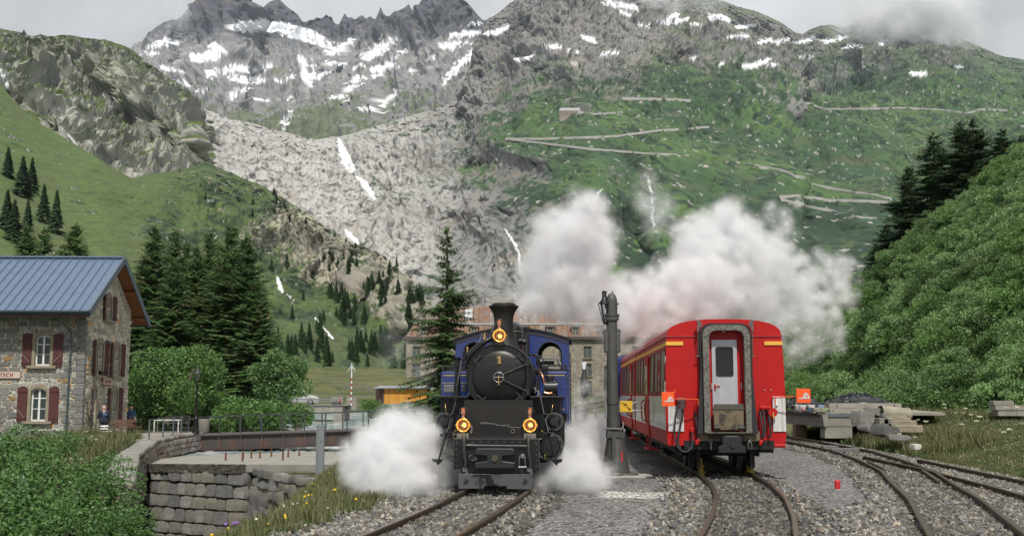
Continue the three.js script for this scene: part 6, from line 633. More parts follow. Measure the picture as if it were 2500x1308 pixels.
  // fence between girder and track
  const fn = thing('railing', 'grey posts and rail between the girder bridge and the locomotive', 'railing'); for (let k = 0; k < 5; k++) { const p = at(1020 + k * 17, 1045, 58 - k * 2); mesh('post', rb(0.10, 1.5, 0.08, p.x, -0.1, p.z, 0.01), std([0.20, 0.21, 0.21], 0.6, 0.4), fn); } { const a = at(1000, 1012, 59), b = at(1100, 1008, 49); mesh('rail', rod(a, b, 0.03), railM, fn); } { const p = at(1057, 1041, 52); mesh('distance_plate', rb(0.42, 0.20, 0.02, p.x, p.y, p.z, 0.01), whitePaint, fn); mesh('plate_number', lettering('46.3', 0.13, 0.01).translate(p.x, p.y, p.z + 0.011), std(0.01, 0.7), fn); }
  // railing on the forecourt wall
  const fr = thing('railing', 'blue grey railing along the forecourt edge beside the street lamp', 'railing'), rp = [[362, 1080], [396, 1073], [421, 1068], [441, 1065], [458, 1062]].map(([px, py], k) => { const d = lerp(54.5, 65, k / 4); return at(px, py, d).setY(-0.68); }); rp.forEach((p) => mesh('post', rb(0.07, 1.05, 0.07, p.x, p.y + 0.52, p.z, 0.01), std([0.12, 0.15, 0.165], 0.5, 0.3), fr)); for (const y of [1.03, 0.52]) mesh('rail', rod(rp[0].clone().setY(-0.68 + y), rp[4].clone().setY(-0.68 + y), y > 1 ? 0.035 : 0.018), railM, fr);
  // steel post and weathered stump
  const sp = thing('steel_post', 'galvanised steel channel post on a concrete footing beside the stone wall', 'post', [-6.80, -1.34, -38.2]); mesh('channel', [box2(-0.14, -0.11, 0, 1.86, -0.07, 0.07), box2(0.11, 0.14, 0, 1.86, -0.07, 0.07), box2(-0.11, 0.11, 0, 1.86, -0.012, 0.012)], std([0.27, 0.29, 0.30], 0.5, 0.5), sp); mesh('footing', rb(0.85, 0.12, 0.5, 0.0, -0.02, 0.05, 0.02), concrete, sp); mesh('bolt', [cyl(0.02, 0.02, 0.03, 0.02, 1.3, 0.02, 'z', 8)], darkSteel, sp);
  const st = thing('wooden_stump', 'short leaning weathered wooden post in the flowery grass', 'post', [-5.75, -1.5, -34.4]); st.rotation.z = 0.12; mesh('post', [boxUV(cyl(0.15, 0.13, 0.62, 0, 0.3, 0, 'y', 12), 1)], woodOld, st); mesh('cut_top', cyl(0.128, 0.12, 0.02, 0, 0.615, 0, 'y', 12), std([0.22, 0.20, 0.17], 0.9), st);
  // river
  const wp = [], wi = [], wu = [], wy = (d) => lerp(-1.82, -0.48, smooth(62, 122, d) ) ; const ds = []; for (let d = 58; d < 240; d += 0.7) ds.push(d); for (const d of ds) for (let k = 0; k <= 60; k++) { const mid = lerp(-13.5, -22, smooth(60, 130, d)), wd = lerp(7.5, 11, smooth(60, 140, d)), x = mid + (k / 30 - 1) * wd, rap = smooth(62, 66, d) * smooth(84, 76, d); wp.push(x, wy(d) + 0.05 * fbm2(x * 0.9, d * 0.35, 3) + rap * 0.16 * Math.abs(N2(x * 0.8, d * 1.5)), -d); wu.push(x / 6, d / 6); }
  for (let j = 0; j + 1 < ds.length; j++) for (let k = 0; k < 60; k++) { const a = j * 61 + k; wi.push(a, a + 1, a + 61, a + 1, a + 62, a + 61); } const wg = new THREE.BufferGeometry(); wg.setAttribute('position', new THREE.Float32BufferAttribute(wp, 3)); wg.setAttribute('uv', new THREE.Float32BufferAttribute(wu, 2)); wg.setIndex(wi); wg.computeVertexNormals();
  const foam = (() => { const f = tileFbm(301, 8, 6, 0.65), h = tileFbm(302, 4, 4, 0.6); return tex(512, 512, (u, v) => mixc([0.30, 0.40, 0.42], [0.72, 0.76, 0.77], smooth(0.46, 0.62, 0.6 * f(u, v * 0.5) + 0.4 * h(u, v)))); })(); tag(mesh('river', wg, new THREE.MeshPhysicalMaterial({ map: foam, roughness: 0.18, clearcoat: 0.5, bumpMap: grainT, bumpScale: 0.06 })), 'milky glacier river flowing under the two bridges', 'river', null, 'structure');
  // road bridge with a car
  const br = thing('road_bridge', 'concrete road bridge with steel guard rail over the milky river', 'bridge', [0, 0, -100]); const X = (px) => (px - 1250) / 26.2; for (let k = 0; k < 6; k++) mesh('deck_slab', boxUV(box2(X(640) + k * 1.25, X(640) + (k + 1) * 1.25 - 0.03, 0.02, 0.62, -4, 0), 0.4), concrete, br); mesh('road_surface', box2(X(560), X(850), 0.622, 0.70, -4, 0.1), std(0.22, 0.9), br); mesh('abutment', [boxUV(box2(X(815), X(838), -2.2, 0.0, -4, 0.02), 0.4)], concrete, br); mesh('pier', [boxUV(box2(X(808), X(835), 0.7, 1.45, -0.8, -0.2), 0.4)], concrete, br);
  mesh('guard_rail', [rb(X(832) - X(600), 0.12, 0.05, (X(832) + X(600)) / 2, 1.22, 0.05, 0.02), rb(X(832) - X(600), 0.08, 0.05, (X(832) + X(600)) / 2, 1.05, 0.05, 0.02)], std([0.33, 0.35, 0.37], 0.4, 0.7), br); for (let k = 0; k < 7; k++) mesh('guard_post', box2(X(624 + k * 33), X(624 + k * 33) + 0.1, 0.7, 1.25, -0.03, 0.02), std([0.28, 0.29, 0.30], 0.5, 0.6), br); mesh('far_rail', box2(X(560), X(900), 1.5, 1.56, -4, -3.95), std([0.2, 0.2, 0.2], 0.5), br); mesh('reflector', box2(X(829), X(833), 1.0, 1.25, 0.08, 0.1), std([0.5, 0.03, 0.03], 0.5), br); mesh('embankment_wall', [boxUV(box2(X(838), X(862), 0.2, 1.4, -2.5, -1.9), 0.4)], concrete, br);
  const car = thing('car', 'pale car parked on the road bridge behind the bushes', 'car', [X(716), 0.70, -102.2], 0.1); const body = new THREE.Shape(); [[-1.9, 0.25], [1.9, 0.25], [1.95, 0.6], [1.6, 0.78], [1.05, 0.85], [0.55, 1.32], [-0.9, 1.36], [-1.45, 0.9], [-1.9, 0.8]].forEach(([x, y], i) => (i ? body.lineTo(x, y) : body.moveTo(x, y))); mesh('body', slab(body, 1.5, 0.05).translate(0, 0, -0.75), new THREE.MeshPhysicalMaterial({ color: lin(0.55, 0.57, 0.58), roughness: 0.3, clearcoat: 1 }), car); mesh('side_window', slab([[-0.85, 0.9], [0.85, 0.88], [0.5, 1.24], [-0.8, 1.28]], 0.02).translate(0, 0, 0.795), darkGlass, car); for (const x of [-1.25, 1.2]) for (const z of [-0.72, 0.72]) { const wl = mesh('wheel', cyl(0.31, 0.31, 0.18, x, 0.31, z, 'z', 20), rubber, car); mesh('hub', cyl(0.17, 0.17, 0.19, x, 0.31, z * 1.02, 'z', 12), alu, wl); }
  // striped snow pole, yellow shed, fence
  const pz = at(856.5, 990, 82), pole = thing('striped_pole', 'red and white striped pole with an arrow shaped top behind the bridge', 'pole', [pz.x, pz.y, pz.z]); for (let k = 0; k < 11; k++) mesh('band', cyl(0.055, 0.055, 0.205, 0, 0.10 + k * 0.21, 0, 'y', 12), k % 2 && k > 0 && k < 10 ? std([0.38, 0.04, 0.04], 0.6) : std([0.68, 0.70, 0.72], 0.5), pole); mesh('mast', cyl(0.05, 0.03, 0.95, 0, 2.78, 0, 'y', 12), std([0.68, 0.70, 0.72], 0.5), pole); mesh('arrow', [rod([0, 3.12, 0], [-0.28, 2.62, 0], 0.022), rod([0, 3.12, 0], [0.28, 2.62, 0], 0.022), rod([-0.17, 2.85, 0], [0.17, 2.85, 0], 0.018)], std([0.68, 0.70, 0.72], 0.5), pole);
  const sz = 27.6, shed = thing('shed', 'ochre yellow shed with a flat pale metal roof behind the conifer', 'shed', [(925 - 1250) / sz, 0.85, -95]), ochre = [[0.58, 0.27, 0.035], [0.54, 0.25, 0.04], [0.61, 0.30, 0.05]].map((c) => std(c, 0.8)); for (let k = 0; k < 14; k++) mesh('board', box2(0.46 + k * 0.27, 0.72 + k * 0.27, 0.0, 1.30 - 0.0, -0.03, 0.0), ochre[k % 3], shed); mesh('side_wall', boxUV(slab([[0, 0], [3, 0], [3, 1.6], [0, 1.36]], 0.1).rotateY(Math.PI / 2 + 0.35).translate(0.35, 0, 0), 0.5), std([0.13, 0.065, 0.05], 0.85), shed); mesh('corner_post', [box2(0.33, 0.45, 0, 1.34, -0.05, 0.03), box2(0.0, 0.10, 0, 1.34, -0.4, -0.3)], std([0.12, 0.07, 0.05], 0.8), shed); mesh('shed_roof', put(new THREE.BoxGeometry(5.2, 0.09, 3.6), 2.2, 1.47, -1.4, 0.05), std([0.36, 0.40, 0.44], 0.4, 0.4), shed); mesh('back_wall', box2(0.4, 4.3, 0, 1.4, -3, -2.9), std([0.3, 0.15, 0.03], 0.8), shed); mesh('plinth', box2(0.3, 4.4, -0.3, 0.0, -3, 0.02), concrete, shed);
  const pf = thing('paling_fence', 'row of grey wooden palings on the grassy mound behind the striped pole', 'fence'); for (let k = 0; k < 15; k++) { const p = at(838 + k * 5.6 + 2 * N2(k, 3), 942 + Math.max(0, k - 4) * 0.9, 150), gy = Math.max(G(p.x, 150), p.y - 0.6); mesh('paling', rb(0.16, 0.8 + 0.5 * Math.abs(N2(k * 2, 7)), 0.08, p.x, p.y, p.z, 0.02), woodOld, pf); }
}
// ---------------------------------------------------------------- old hotel with rusty mansard roof
{
  const D = 205, S = 2618 / D, X = (px) => (px - 1250) / S, Y = (py) => 1.58 + (965 - py) / S, h = thing('old_hotel', 'long old stone hotel with rusty sheet metal mansard roof and dormers behind the trains', 'hotel', [0, 0, -D]);
  const hs = stoneTex(311, 16, (a, b, g) => { const k = 0.19 + 0.10 * a + 0.2 * (g - 0.5); return [k * 1.08, k * 0.95, k * 0.76]; }, [0.33, 0.30, 0.25], 0.10), hm = new THREE.MeshStandardMaterial({ ...hs, bumpScale: 0.06, roughness: 0.95 }), shade = std([0.07, 0.085, 0.08], 0.4), trim = std([0.20, 0.17, 0.13], 0.85);
  const cols = []; for (let px = 1006; px < 1590; px += 60) cols.push(px); const rows = [[845, 874], [888, 918], [929, 960]], holes = []; for (const c of cols) for (const [a, b] of rows) holes.push([[X(c), Y(b)], [X(c + 19), Y(b)], [X(c + 19), Y(a)], [X(c), Y(a)]]);
  mesh('wall', boxUV(slab([[X(990), 0.2], [X(1592), 0.2], [X(1592), Y(828)], [X(990), Y(828)]], 0.6, 0, holes).translate(0, 0, -0.6), 0.11), hm, h); mesh('side_wall', boxUV(box2(X(990), X(990) + 0.6, 0.2, Y(828), -15, -0.601), 0.11), hm, h); mesh('side_wall', boxUV(box2(X(1592) - 0.6, X(1592), 0.2, Y(828), -15, -0.601), 0.11), hm, h); mesh('back_wall', box2(X(990) + 0.6, X(1592) - 0.6, 0.2, Y(828), -15, -14.5), hm, h);
  for (const c of cols) for (const [a, b] of rows) { const w = new THREE.Group(); w.name = 'window'; h.add(w); mesh('shutter', box2(X(c) + 0.02, X(c + 19) - 0.02, Y(b) + 0.02, Y(a) - 0.02, -0.4, -0.34), shade, w); mesh('sill', box2(X(c) - 0.2, X(c + 19) + 0.2, Y(b) - 0.22, Y(b), 0.0, 0.25), trim, w); mesh('casement', [box2(X(c + 9) - 0.06, X(c + 10) + 0.02, Y(b), Y(a), -0.338, -0.28), box2(X(c), X(c + 19), (Y(a) + Y(b)) / 2 + 0.3, (Y(a) + Y(b)) / 2 + 0.4, -0.336, -0.29)], std([0.16, 0.17, 0.16], 0.6), w); }
  mesh('cornice', [box2(X(984), X(1598), Y(829), Y(823), -15.4, 0.7)], std([0.07, 0.065, 0.06], 0.8), h);
  const rustM = [0, 1, 2, 3, 4].map((k) => { const f = tileFbm(321 + k, 4, 7, 0.66), s = tileFbm(331 + k, 8, 4, 0.6); return new THREE.MeshStandardMaterial({ roughness: 0.8, metalness: 0.1, map: tex(128, 256, (u, v) => { const t = smooth(0.38, 0.62, 0.6 * s(u, v * 0.3) + 0.4 * f(u, v)), c = mixc([0.20, 0.165, 0.14], [[0.20, 0.085, 0.042], [0.22, 0.115, 0.06], [0.15, 0.075, 0.05], [0.34, 0.30, 0.27], [0.28, 0.14, 0.075]][k], t); return c.map((q) => q * (0.75 + 0.5 * f(u, v))); }) }); });
  const q = rng(5), quad = (a, b, c, d, th = 0.12) => { const A = V(...a), Bv = V(...b), Cv = V(...c), Dv = V(...d), n = Bv.clone().sub(A).cross(Dv.clone().sub(A)).normalize().multiplyScalar(th), up = [A, Bv, Cv, Dv].map((p) => p.clone().add(n)), lo = [A, Bv, Cv, Dv], f = (p, r, s, t) => [p, r, s, p, s, t], v = [...f(up[0], up[1], up[2], up[3]), ...f(lo[3], lo[2], lo[1], lo[0]), ...f(lo[0], lo[1], up[1], up[0]), ...f(lo[1], lo[2], up[2], up[1]), ...f(lo[2], lo[3], up[3], up[2]), ...f(lo[3], lo[0], up[0], up[3])], g = new THREE.BufferGeometry(); g.setAttribute('position', new THREE.Float32BufferAttribute(v.flatMap((p) => [p.x, p.y, p.z]), 3)); g.computeVertexNormals(); return boxUV(g, 0.28); };
  const x0 = X(988), x1 = X(1594), y0 = Y(823), y1 = Y(791), y2 = Y(742), n = 44, step = (x1 - x0) / n, roof = new THREE.Group(); roof.name = 'roof'; h.add(roof); const inset = 1.6;
  for (let k = 0; k < n; k++) { const a = x0 + k * step, b = a + step - 0.05, ca = (x) => clamp(x, x0 + inset, x1 - inset), cb = (x) => clamp(x, x0 + 8, x1 - 8); if (ca(b) > ca(a) - 1e-6) mesh('roof_sheet', quad([a, y0, 0.3], [b, y0, 0.3], [ca(b), y1, -1.3], [ca(a), y1, -1.3]), rustM[Math.floor(q() * 3) + (q() < 0.1 ? 2 : 0)], roof); const k2 = mesh('roof_sheet', quad([ca(a), y1 + 0.25, -1.1], [ca(b) + 0.001, y1 + 0.25, -1.1], [cb(b) + 0.001, y2, -7.5], [cb(a), y2, -7.5]), rustM[q() < 0.2 ? 3 : Math.floor(q() * 5)], roof); }
  mesh('roof_hip', [quad([x0, y0, -15], [x0, y0, 0.3], [x0 + inset, y1, -1.3], [x0 + inset, y1, -13.7]), quad([x0 + inset, y1 + 0.2, -13.7], [x0 + inset, y1 + 0.2, -1.3], [x0 + 8, y2, -7.5], [x0 + 8, y2, -7.6]), quad([x1, y0, 0.3], [x1, y0, -15], [x1 - inset, y1, -13.7], [x1 - inset, y1, -1.3]), quad([x1 - inset, y1 + 0.2, -1.3], [x1 - inset, y1 + 0.2, -13.7], [x1 - 8, y2, -7.6], [x1 - 8, y2, -7.5])], rustM[0], roof); mesh('roof_back', [quad([x1, y0, -15], [x0, y0, -15], [x0 + inset, y1, -13.7], [x1 - inset, y1, -13.7]), quad([x1 - inset, y1, -13.7], [x0 + inset, y1, -13.7], [x0 + 8, y2, -7.6], [x1 - 8, y2, -7.6])], rustM[2], roof); mesh('roof_break', box2(x0 + inset - 0.2, x1 - inset + 0.2, y1 - 0.05, y1 + 0.28, -1.5, -0.95), std([0.42, 0.42, 0.41], 0.6), roof); mesh('pale_sheet', quad([X(1132), y1 + 1.0, -2.2], [X(1150), y1 + 1.0, -2.2], [X(1150), y1 + 3.0, -5.3], [X(1132), y1 + 3.0, -5.3], 0.3), std([0.45, 0.47, 0.5], 0.5), roof);
  for (let px = 1022; px < 1580; px += 62.4) { const d = new THREE.Group(); d.name = 'dormer'; h.add(d); d.position.set(X(px + 10), Y(820), 0.2); mesh('dormer_wall', slab([[-0.75, 0], [0.75, 0], [0.75, 1.75], [-0.75, 1.75]], 1.5, 0, [[[-0.42, 0.15], [0.42, 0.15], [0.42, 1.6], [-0.42, 1.6]]]).translate(0, 0, -1.4), trim, d); mesh('dormer_roof', slab([[-1.0, 1.7], [1.0, 1.7], [0, 2.25]], 1.9).translate(0, 0, -1.6), std([0.15, 0.14, 0.13], 0.7), d); mesh('dormer_window', box2(-0.4, 0.4, 0.18, 1.58, -0.15, -0.1), shade, d); mesh('glazing_bar', [box2(-0.04, 0.04, 0.18, 1.58, -0.098, -0.04), box2(-0.4, 0.4, 0.9, 0.96, -0.096, -0.05)], std([0.4, 0.42, 0.4], 0.6), d); }
  for (const px of [1060, 1240, 1420, 1530]) mesh('chimney', box2(X(px), X(px) + 1.1, y2 - 0.9, y2 + 1.2, -8.4, -7.3), hm, h);
}
{ const p = onY(1427, 1018, -0.1), t = thing('signal_post', 'dark post with a small white topped signal head in front of the hotel', 'signal post', [p.x * 0.8, -0.1, p.z * 0.8]); const k = 1; mesh('post', [rb(0.22, 1.9, 0.22, 0, 0.9, 0, 0.02)], std(0.03, 0.6), t); mesh('head', [rb(0.45, 1.1, 0.3, 0, 2.2, 0, 0.05)], std(0.025, 0.6), t); mesh('neck', [lathe([[0.22, 2.7], [0.12, 3.1], [0.09, 3.3]], 12)], std(0.03, 0.6), t); mesh('top_plate', slab([[-0.06, 3.25], [0.06, 3.25], [0.16, 3.75], [-0.14, 3.75]], 0.05), std([0.6, 0.65, 0.68], 0.5), t); }
{ const t = thing('log_barrier', 'low grey wooden rail barrier in front of the hotel beside the cab', 'barrier'); const a = at(1398, 1004, 70), b = at(1492, 985, 84); for (const y of [0, 0.35]) mesh('beam', rod(a.clone().add(V(0, y, 0)), b.clone().add(V(0, y, 0)), 0.11), woodOld, t); for (let k = 0; k < 4; k++) { const p = a.clone().lerp(b, (k + 0.3) / 4); mesh('post', rb(0.2, 1.1, 0.2, p.x, p.y - 0.3, p.z, 0.02), woodOld, t); } }
// ---------------------------------------------------------------- right: loading ramp, coal, stones
{
  const pt = (px, py, d) => at(px, py, d), ramp = thing('loading_ramp', 'concrete loading ramp on short legs beside the sidings', 'loading ramp'); const c = pt(2016, 1010, 39), l = pt(1890, 1002, 46), r = pt(2094, 1010, 39.6), dirL = Math.atan2(l.z - c.z, l.x - c.x), L = Math.hypot(l.x - c.x, l.z - c.z);
  mesh('ramp_edge', boxUV(put(rb(L, 0.12, 0.5, 0, 0, 0, 0.01), (c.x + l.x) / 2 + 0.0, 0.93, (c.z + l.z) / 2 - 0.1, 0, -dirL), 0.5), roughConc, ramp); mesh('ramp_side', boxUV(put(rb(L, 0.42, 0.25, 0, 0, 0, 0.01), (c.x + l.x) / 2, 0.66, (c.z + l.z) / 2 - 0.16, 0, -dirL), 0.5), concrete, ramp); mesh('ramp_end', boxUV(box2(c.x, r.x, 0.47, 0.90, c.z - 0.4, c.z + 0.02), 0.5), concrete, ramp); mesh('steel_channel', [box2(c.x + 0.02, r.x, 0.80, 0.93, c.z + 0.02, c.z + 0.06)], std([0.16, 0.18, 0.20], 0.5, 0.4), ramp); mesh('ramp_floor', boxUV(slab([[c.x, -c.z], [l.x, -l.z], [l.x + 6, -l.z], [r.x + 3, -c.z]], 0.1).rotateX(-Math.PI / 2).translate(0, 0.86, 0), 0.5), concrete, ramp); mesh('block', boxUV(rb(1.0, 0.42, 0.6, c.x + 0.46, 0.24, c.z - 0.3, 0.02), 0.5), concrete, ramp); for (const k of [0.02, 0.36, 0.72]) mesh('bracket', slab([[-0.10, 0.0], [0.10, 0], [0.05, -0.42], [-0.05, -0.42]], 0.3).translate(lerp(c.x, l.x, k) - 0.03, 0.88, lerp(c.z, l.z, k) - 0.05), concrete, ramp); for (const k of [0.40, 0.85]) mesh('leg', boxUV(rb(0.45, 0.9, 0.45, lerp(c.x, l.x, k), 0.0, lerp(c.z, l.z, k) - 0.5, 0.02), 0.5), std([0.20, 0.13, 0.09], 0.9), ramp);
  const S = 66, blockM = [concrete, new THREE.MeshStandardMaterial({ color: lin(0.8, 0.82, 0.8), map: concreteT, roughness: 0.95 })];
  const beam = (label, a, b, y0, y1, d, group) => { const p = pt(a, y1, d), q = pt(b, y1, d), y = pt(a, y0, d).y, t = thing('concrete_beam', label, 'concrete beam', [(p.x + q.x) / 2, p.y, p.z], 0.02); mesh('beam', boxUV(rb(q.x - p.x, y - p.y, 0.5, 0, (y - p.y) / 2, -0.25, 0.015), 0.5), blockM[0], t); for (let k = 0; k < 2; k++) mesh('lifting_eye', [cyl(0.03, 0.03, 0.02, (k - 0.5) * (q.x - p.x) * 0.8, (y - p.y) * 0.5, 0.005, 'z', 10)], std(0.06, 0.8), t); return t; };
  beam('long upper concrete beam in front of the larger coal heap', 2026, 2203, 984.5, 996, 39.5); beam('shorter lower concrete beam lying directly on the ramp', 2027, 2110, 996.5, 1009, 39.4); { const t = beam('short concrete block with a green cross painted on it', 1989, 2025.5, 995, 1009, 39.3); mesh('paint_cross', [put(bx(0.22, 0.025, 0.004, 0, 0, 0), 0.12, 0.11, 0.004, 0, 0, 0.6), put(bx(0.22, 0.025, 0.004, 0, 0, 0), 0.12, 0.11, 0.0065, 0, 0, -0.6)], std([0.25, 0.5, 0.10], 0.7), t); }
  const bucket = (label, px, d, m, band) => { const p = pt(px, 1004, d), t = thing('bucket', label, 'bucket', [p.x, 0.93, p.z]); mesh('pail', lathe([[0.0, 0.01], [0.12, 0.0], [0.145, 0.26], [0.15, 0.265], [0.15, 0.28], [0.0, 0.283]], 24), m, t); if (band) mesh('label', band === 'ring' ? tor(0.06, 0.018, 0, 0.14, 0.135, 0, 0, 24, 4.6, 1.9) : new THREE.CylinderGeometry(0.139, 0.130, 0.12, 24, 1, true).translate(0, 0.12, 0), std(band === 'ring' ? [0.45, 0.03, 0.05] : [0.10, 0.22, 0.45], 0.5), t); mesh('handle', tor(0.14, 0.006, 0, 0.24, 0.0, 0, 0, 20, Math.PI, Math.PI), darkSteel, t); return t; };
  bucket('white bucket with a red ring printed on it, on the ramp', 1960, 41.2, whitePaint, 'ring'); bucket('white bucket with a blue band beside the marked concrete block', 1982, 40.8, whitePaint, 'band'); bucket('pale bucket half hidden at the ramp edge behind the orange board', 1950, 41.8, std([0.6, 0.58, 0.55], 0.5)); bucket('blue grey bucket behind the short concrete block', 2005, 42.0, std([0.22, 0.32, 0.45], 0.5)); bucket('yellow bucket behind the short concrete block', 2019, 42.2, std([0.45, 0.28, 0.04], 0.5));
  const coalM = new THREE.MeshStandardMaterial({ color: lin(0.018, 0.019, 0.022), roughness: 0.38 }), lumpG = new THREE.DodecahedronGeometry(1, 0), q = rng(9);
  const coal = (label, a, b, top, base, d, n) => { const p0 = pt(a, base, d), p1 = pt(b, base, d), hgt = 1.55 * (pt(a, top, d).y - p0.y), mats = []; for (let k = 0; k < n; k++) { const t = q(), w = (q() - 0.5) * 2, e = Math.sin(t * Math.PI) ** 0.75, y = hgt * e * (1 - w * w * 0.9) * (0.82 + 0.3 * fbm2(t * 9, w * 3 + a, 2)); mats.push(M4(lerp(p0.x, p1.x, t), p0.y - 0.03 + y * (0.75 + 0.3 * q()), p0.z - 1.1 + w * 1.1, q() * 6, q() * 6, q() * 6, 0.05 + 0.055 * q(), 0.04 + 0.04 * q(), 0.05 + 0.04 * q())); } const hp = thing('coal_heap', label, 'coal heap'); const cg = new THREE.SphereGeometry(1, 24, 10, 0, 6.2832, 0, 1.5708); cg.scale((p1.x - p0.x) / 2 * 0.95, hgt * 0.78, 1.2); cg.translate((p0.x + p1.x) / 2, p0.y - 0.02, p0.z - 1.1); mesh('core', cg, coalM, hp); tag(instanced('coal_lump', lumpG, coalM, mats, null, hp), null, null, null, 'stuff'); };
  coal('smaller black coal heap behind the buckets', 1935, 2020, 972, 992, 43.5, 420); coal('larger black coal heap behind the long concrete beams', 2045, 2186, 967, 986, 41.5, 800);
  const rock = (label, px, py, d, w, h, dp, m, ry = 0, rz = 0, cat = 'stone block') => { const p = pt(px, py, d), t = thing('stone_block', label, cat, [p.x, p.y, p.z], ry); t.rotation.z = rz; const s = mesh('stone', wallLumps[(names.get('stone_block') * 5) % 12], m, t); s.scale.set(w, h, dp); s.position.y = h * 0.45; return t; };
  rock('big angular pale rock beside the ramp end', 2106, 1040, 37.5, 0.62, 0.55, 0.6, wallStoneM[2], 0.3, -0.1); rock('tilted pale stone slab leaning above the big rock', 2136, 1014, 38.5, 0.55, 0.28, 0.6, wallStoneM[2], 0.2, -0.25); rock('low pale stone lying in the tall weeds', 2120, 1052, 36.5, 0.5, 0.22, 0.5, wallStoneM[0], 0.5); rock('grey step shaped stone below the pipe heap', 2160, 1064, 34, 0.75, 0.36, 0.6, wallStoneM[4], 0.5, -0.15); rock('flat pale stone at the foot of the step shaped stone', 2195, 1074, 33, 0.7, 0.16, 0.6, wallStoneM[2], -0.2, -0.06); rock('small white boulder alone in the flowers', 2236, 1097, 29.5, 0.25, 0.16, 0.22, std([0.55, 0.53, 0.48], 0.9), 0.4); rock('pale rounded stone in front of the concrete pipe', 2163, 1019, 37.5, 0.26, 0.14, 0.24, wallStoneM[2]);
  { const p = pt(2150, 1018, 38.2), e = pt(2216, 1013, 38.6), t = thing('concrete_pipe', 'broad concrete pipe lying on its side on the stone heap', 'pipe', [p.x, p.y + 0.12, p.z]); const L2 = e.x - p.x; mesh('shell', boxUV(put(new THREE.CylinderGeometry(0.24, 0.24, L2, 28, 1, true), L2 / 2, 0, -0.1, 0, 0.2, Math.PI / 2 - 0.09), 0.6), new THREE.MeshStandardMaterial({ color: lin(0.95, 0.92, 0.84), map: concreteT, roughness: 0.95, side: THREE.DoubleSide }), t); mesh('pipe_mouth', [put(new THREE.RingGeometry(0.17, 0.24, 28), L2 - 0.02, 0.02, -0.3, 0, Math.PI / 2 + 0.2), put(new THREE.CylinderGeometry(0.17, 0.17, L2, 28, 1, true), L2 / 2, 0, -0.1, 0, 0.2, Math.PI / 2 - 0.09)], concrete, t); }
  const slabs = [['long pale stone kerb in front of the leaning slabs', 2190, 2254, 1048, 35.3], ['second pale stone kerb from the front of the slab row', 2183, 2238, 1036, 36.0], ['third pale stone kerb from the front of the slab row', 2176, 2222, 1029, 36.7], ['rearmost pale stone kerb just below the concrete pipe', 2170, 2212, 1024, 37.2]]; for (const [lab, a, b, y, d] of slabs) { const p = pt(a, y, d), e = pt(b, y + 3, d - 0.4), t = thing('stone_kerb', lab, 'kerb stone', [(p.x + e.x) / 2, p.y, (p.z + e.z) / 2], -Math.atan2(e.z - p.z, e.x - p.x)); mesh('kerb', boxUV(rb(Math.hypot(e.x - p.x, e.z - p.z), 0.24, 0.34, 0, 0.02, 0, 0.03), 0.8), new THREE.MeshStandardMaterial({ color: lin(1.25, 1.15, 0.95), map: concreteT, bumpMap: grainT, bumpScale: 0.03, roughness: 0.95 }), t); mesh('kerb_end', boxUV(rb(0.03, 0.235, 0.335, -Math.hypot(e.x - p.x, e.z - p.z) / 2, 0.02, 0, 0.01), 0.8), concrete, t); }
  for (const [k, px] of [[0, 2160], [1, 2172]]) { const p = pt(px, 1040, 36.2), t = thing('stone_trough', k ? 'hollow kerb stone behind the leaning slabs, nearer the flowers' : 'hollow kerb stone at the weedy end of the slab row', 'kerb stone', [p.x, p.y - 0.1, p.z]); mesh('stone', boxUV(slab(shpArch(), 0.5).translate(0, 0, -0.5), 0.8), concrete, t); mesh('top', boxUV(rb(0.3, 0.06, 0.5, 0, 0.33, -0.25, 0.02), 0.8), concrete, t); }
  { const p = pt(2462, 1012, 40), t = thing('slab_stack', 'stack of grey concrete slabs in the weeds under the leafy slope', 'slab stack', [p.x, p.y - 0.05, p.z], -0.15); [[1.0, 0.20, 0.75, 0.06, 0.0], [1.02, 0.18, 0.8, -0.02, 0.21], [0.72, 0.16, 0.6, -0.20, 0.40]].forEach(([w, h, d, x, y]) => mesh('concrete_slab', boxUV(rb(w, h, d, x, y + h / 2, 0, 0.02), 0.5), blockM[0], t)); }
  function shpArch() { const s = new THREE.Shape(); s.moveTo(-0.15, 0); s.lineTo(-0.08, 0); s.absarc(0, 0.12, 0.08, Math.PI, 0, true); s.lineTo(0.08, 0); s.lineTo(0.15, 0); s.lineTo(0.15, 0.3); s.lineTo(-0.15, 0.3); s.closePath(); return s; }
}
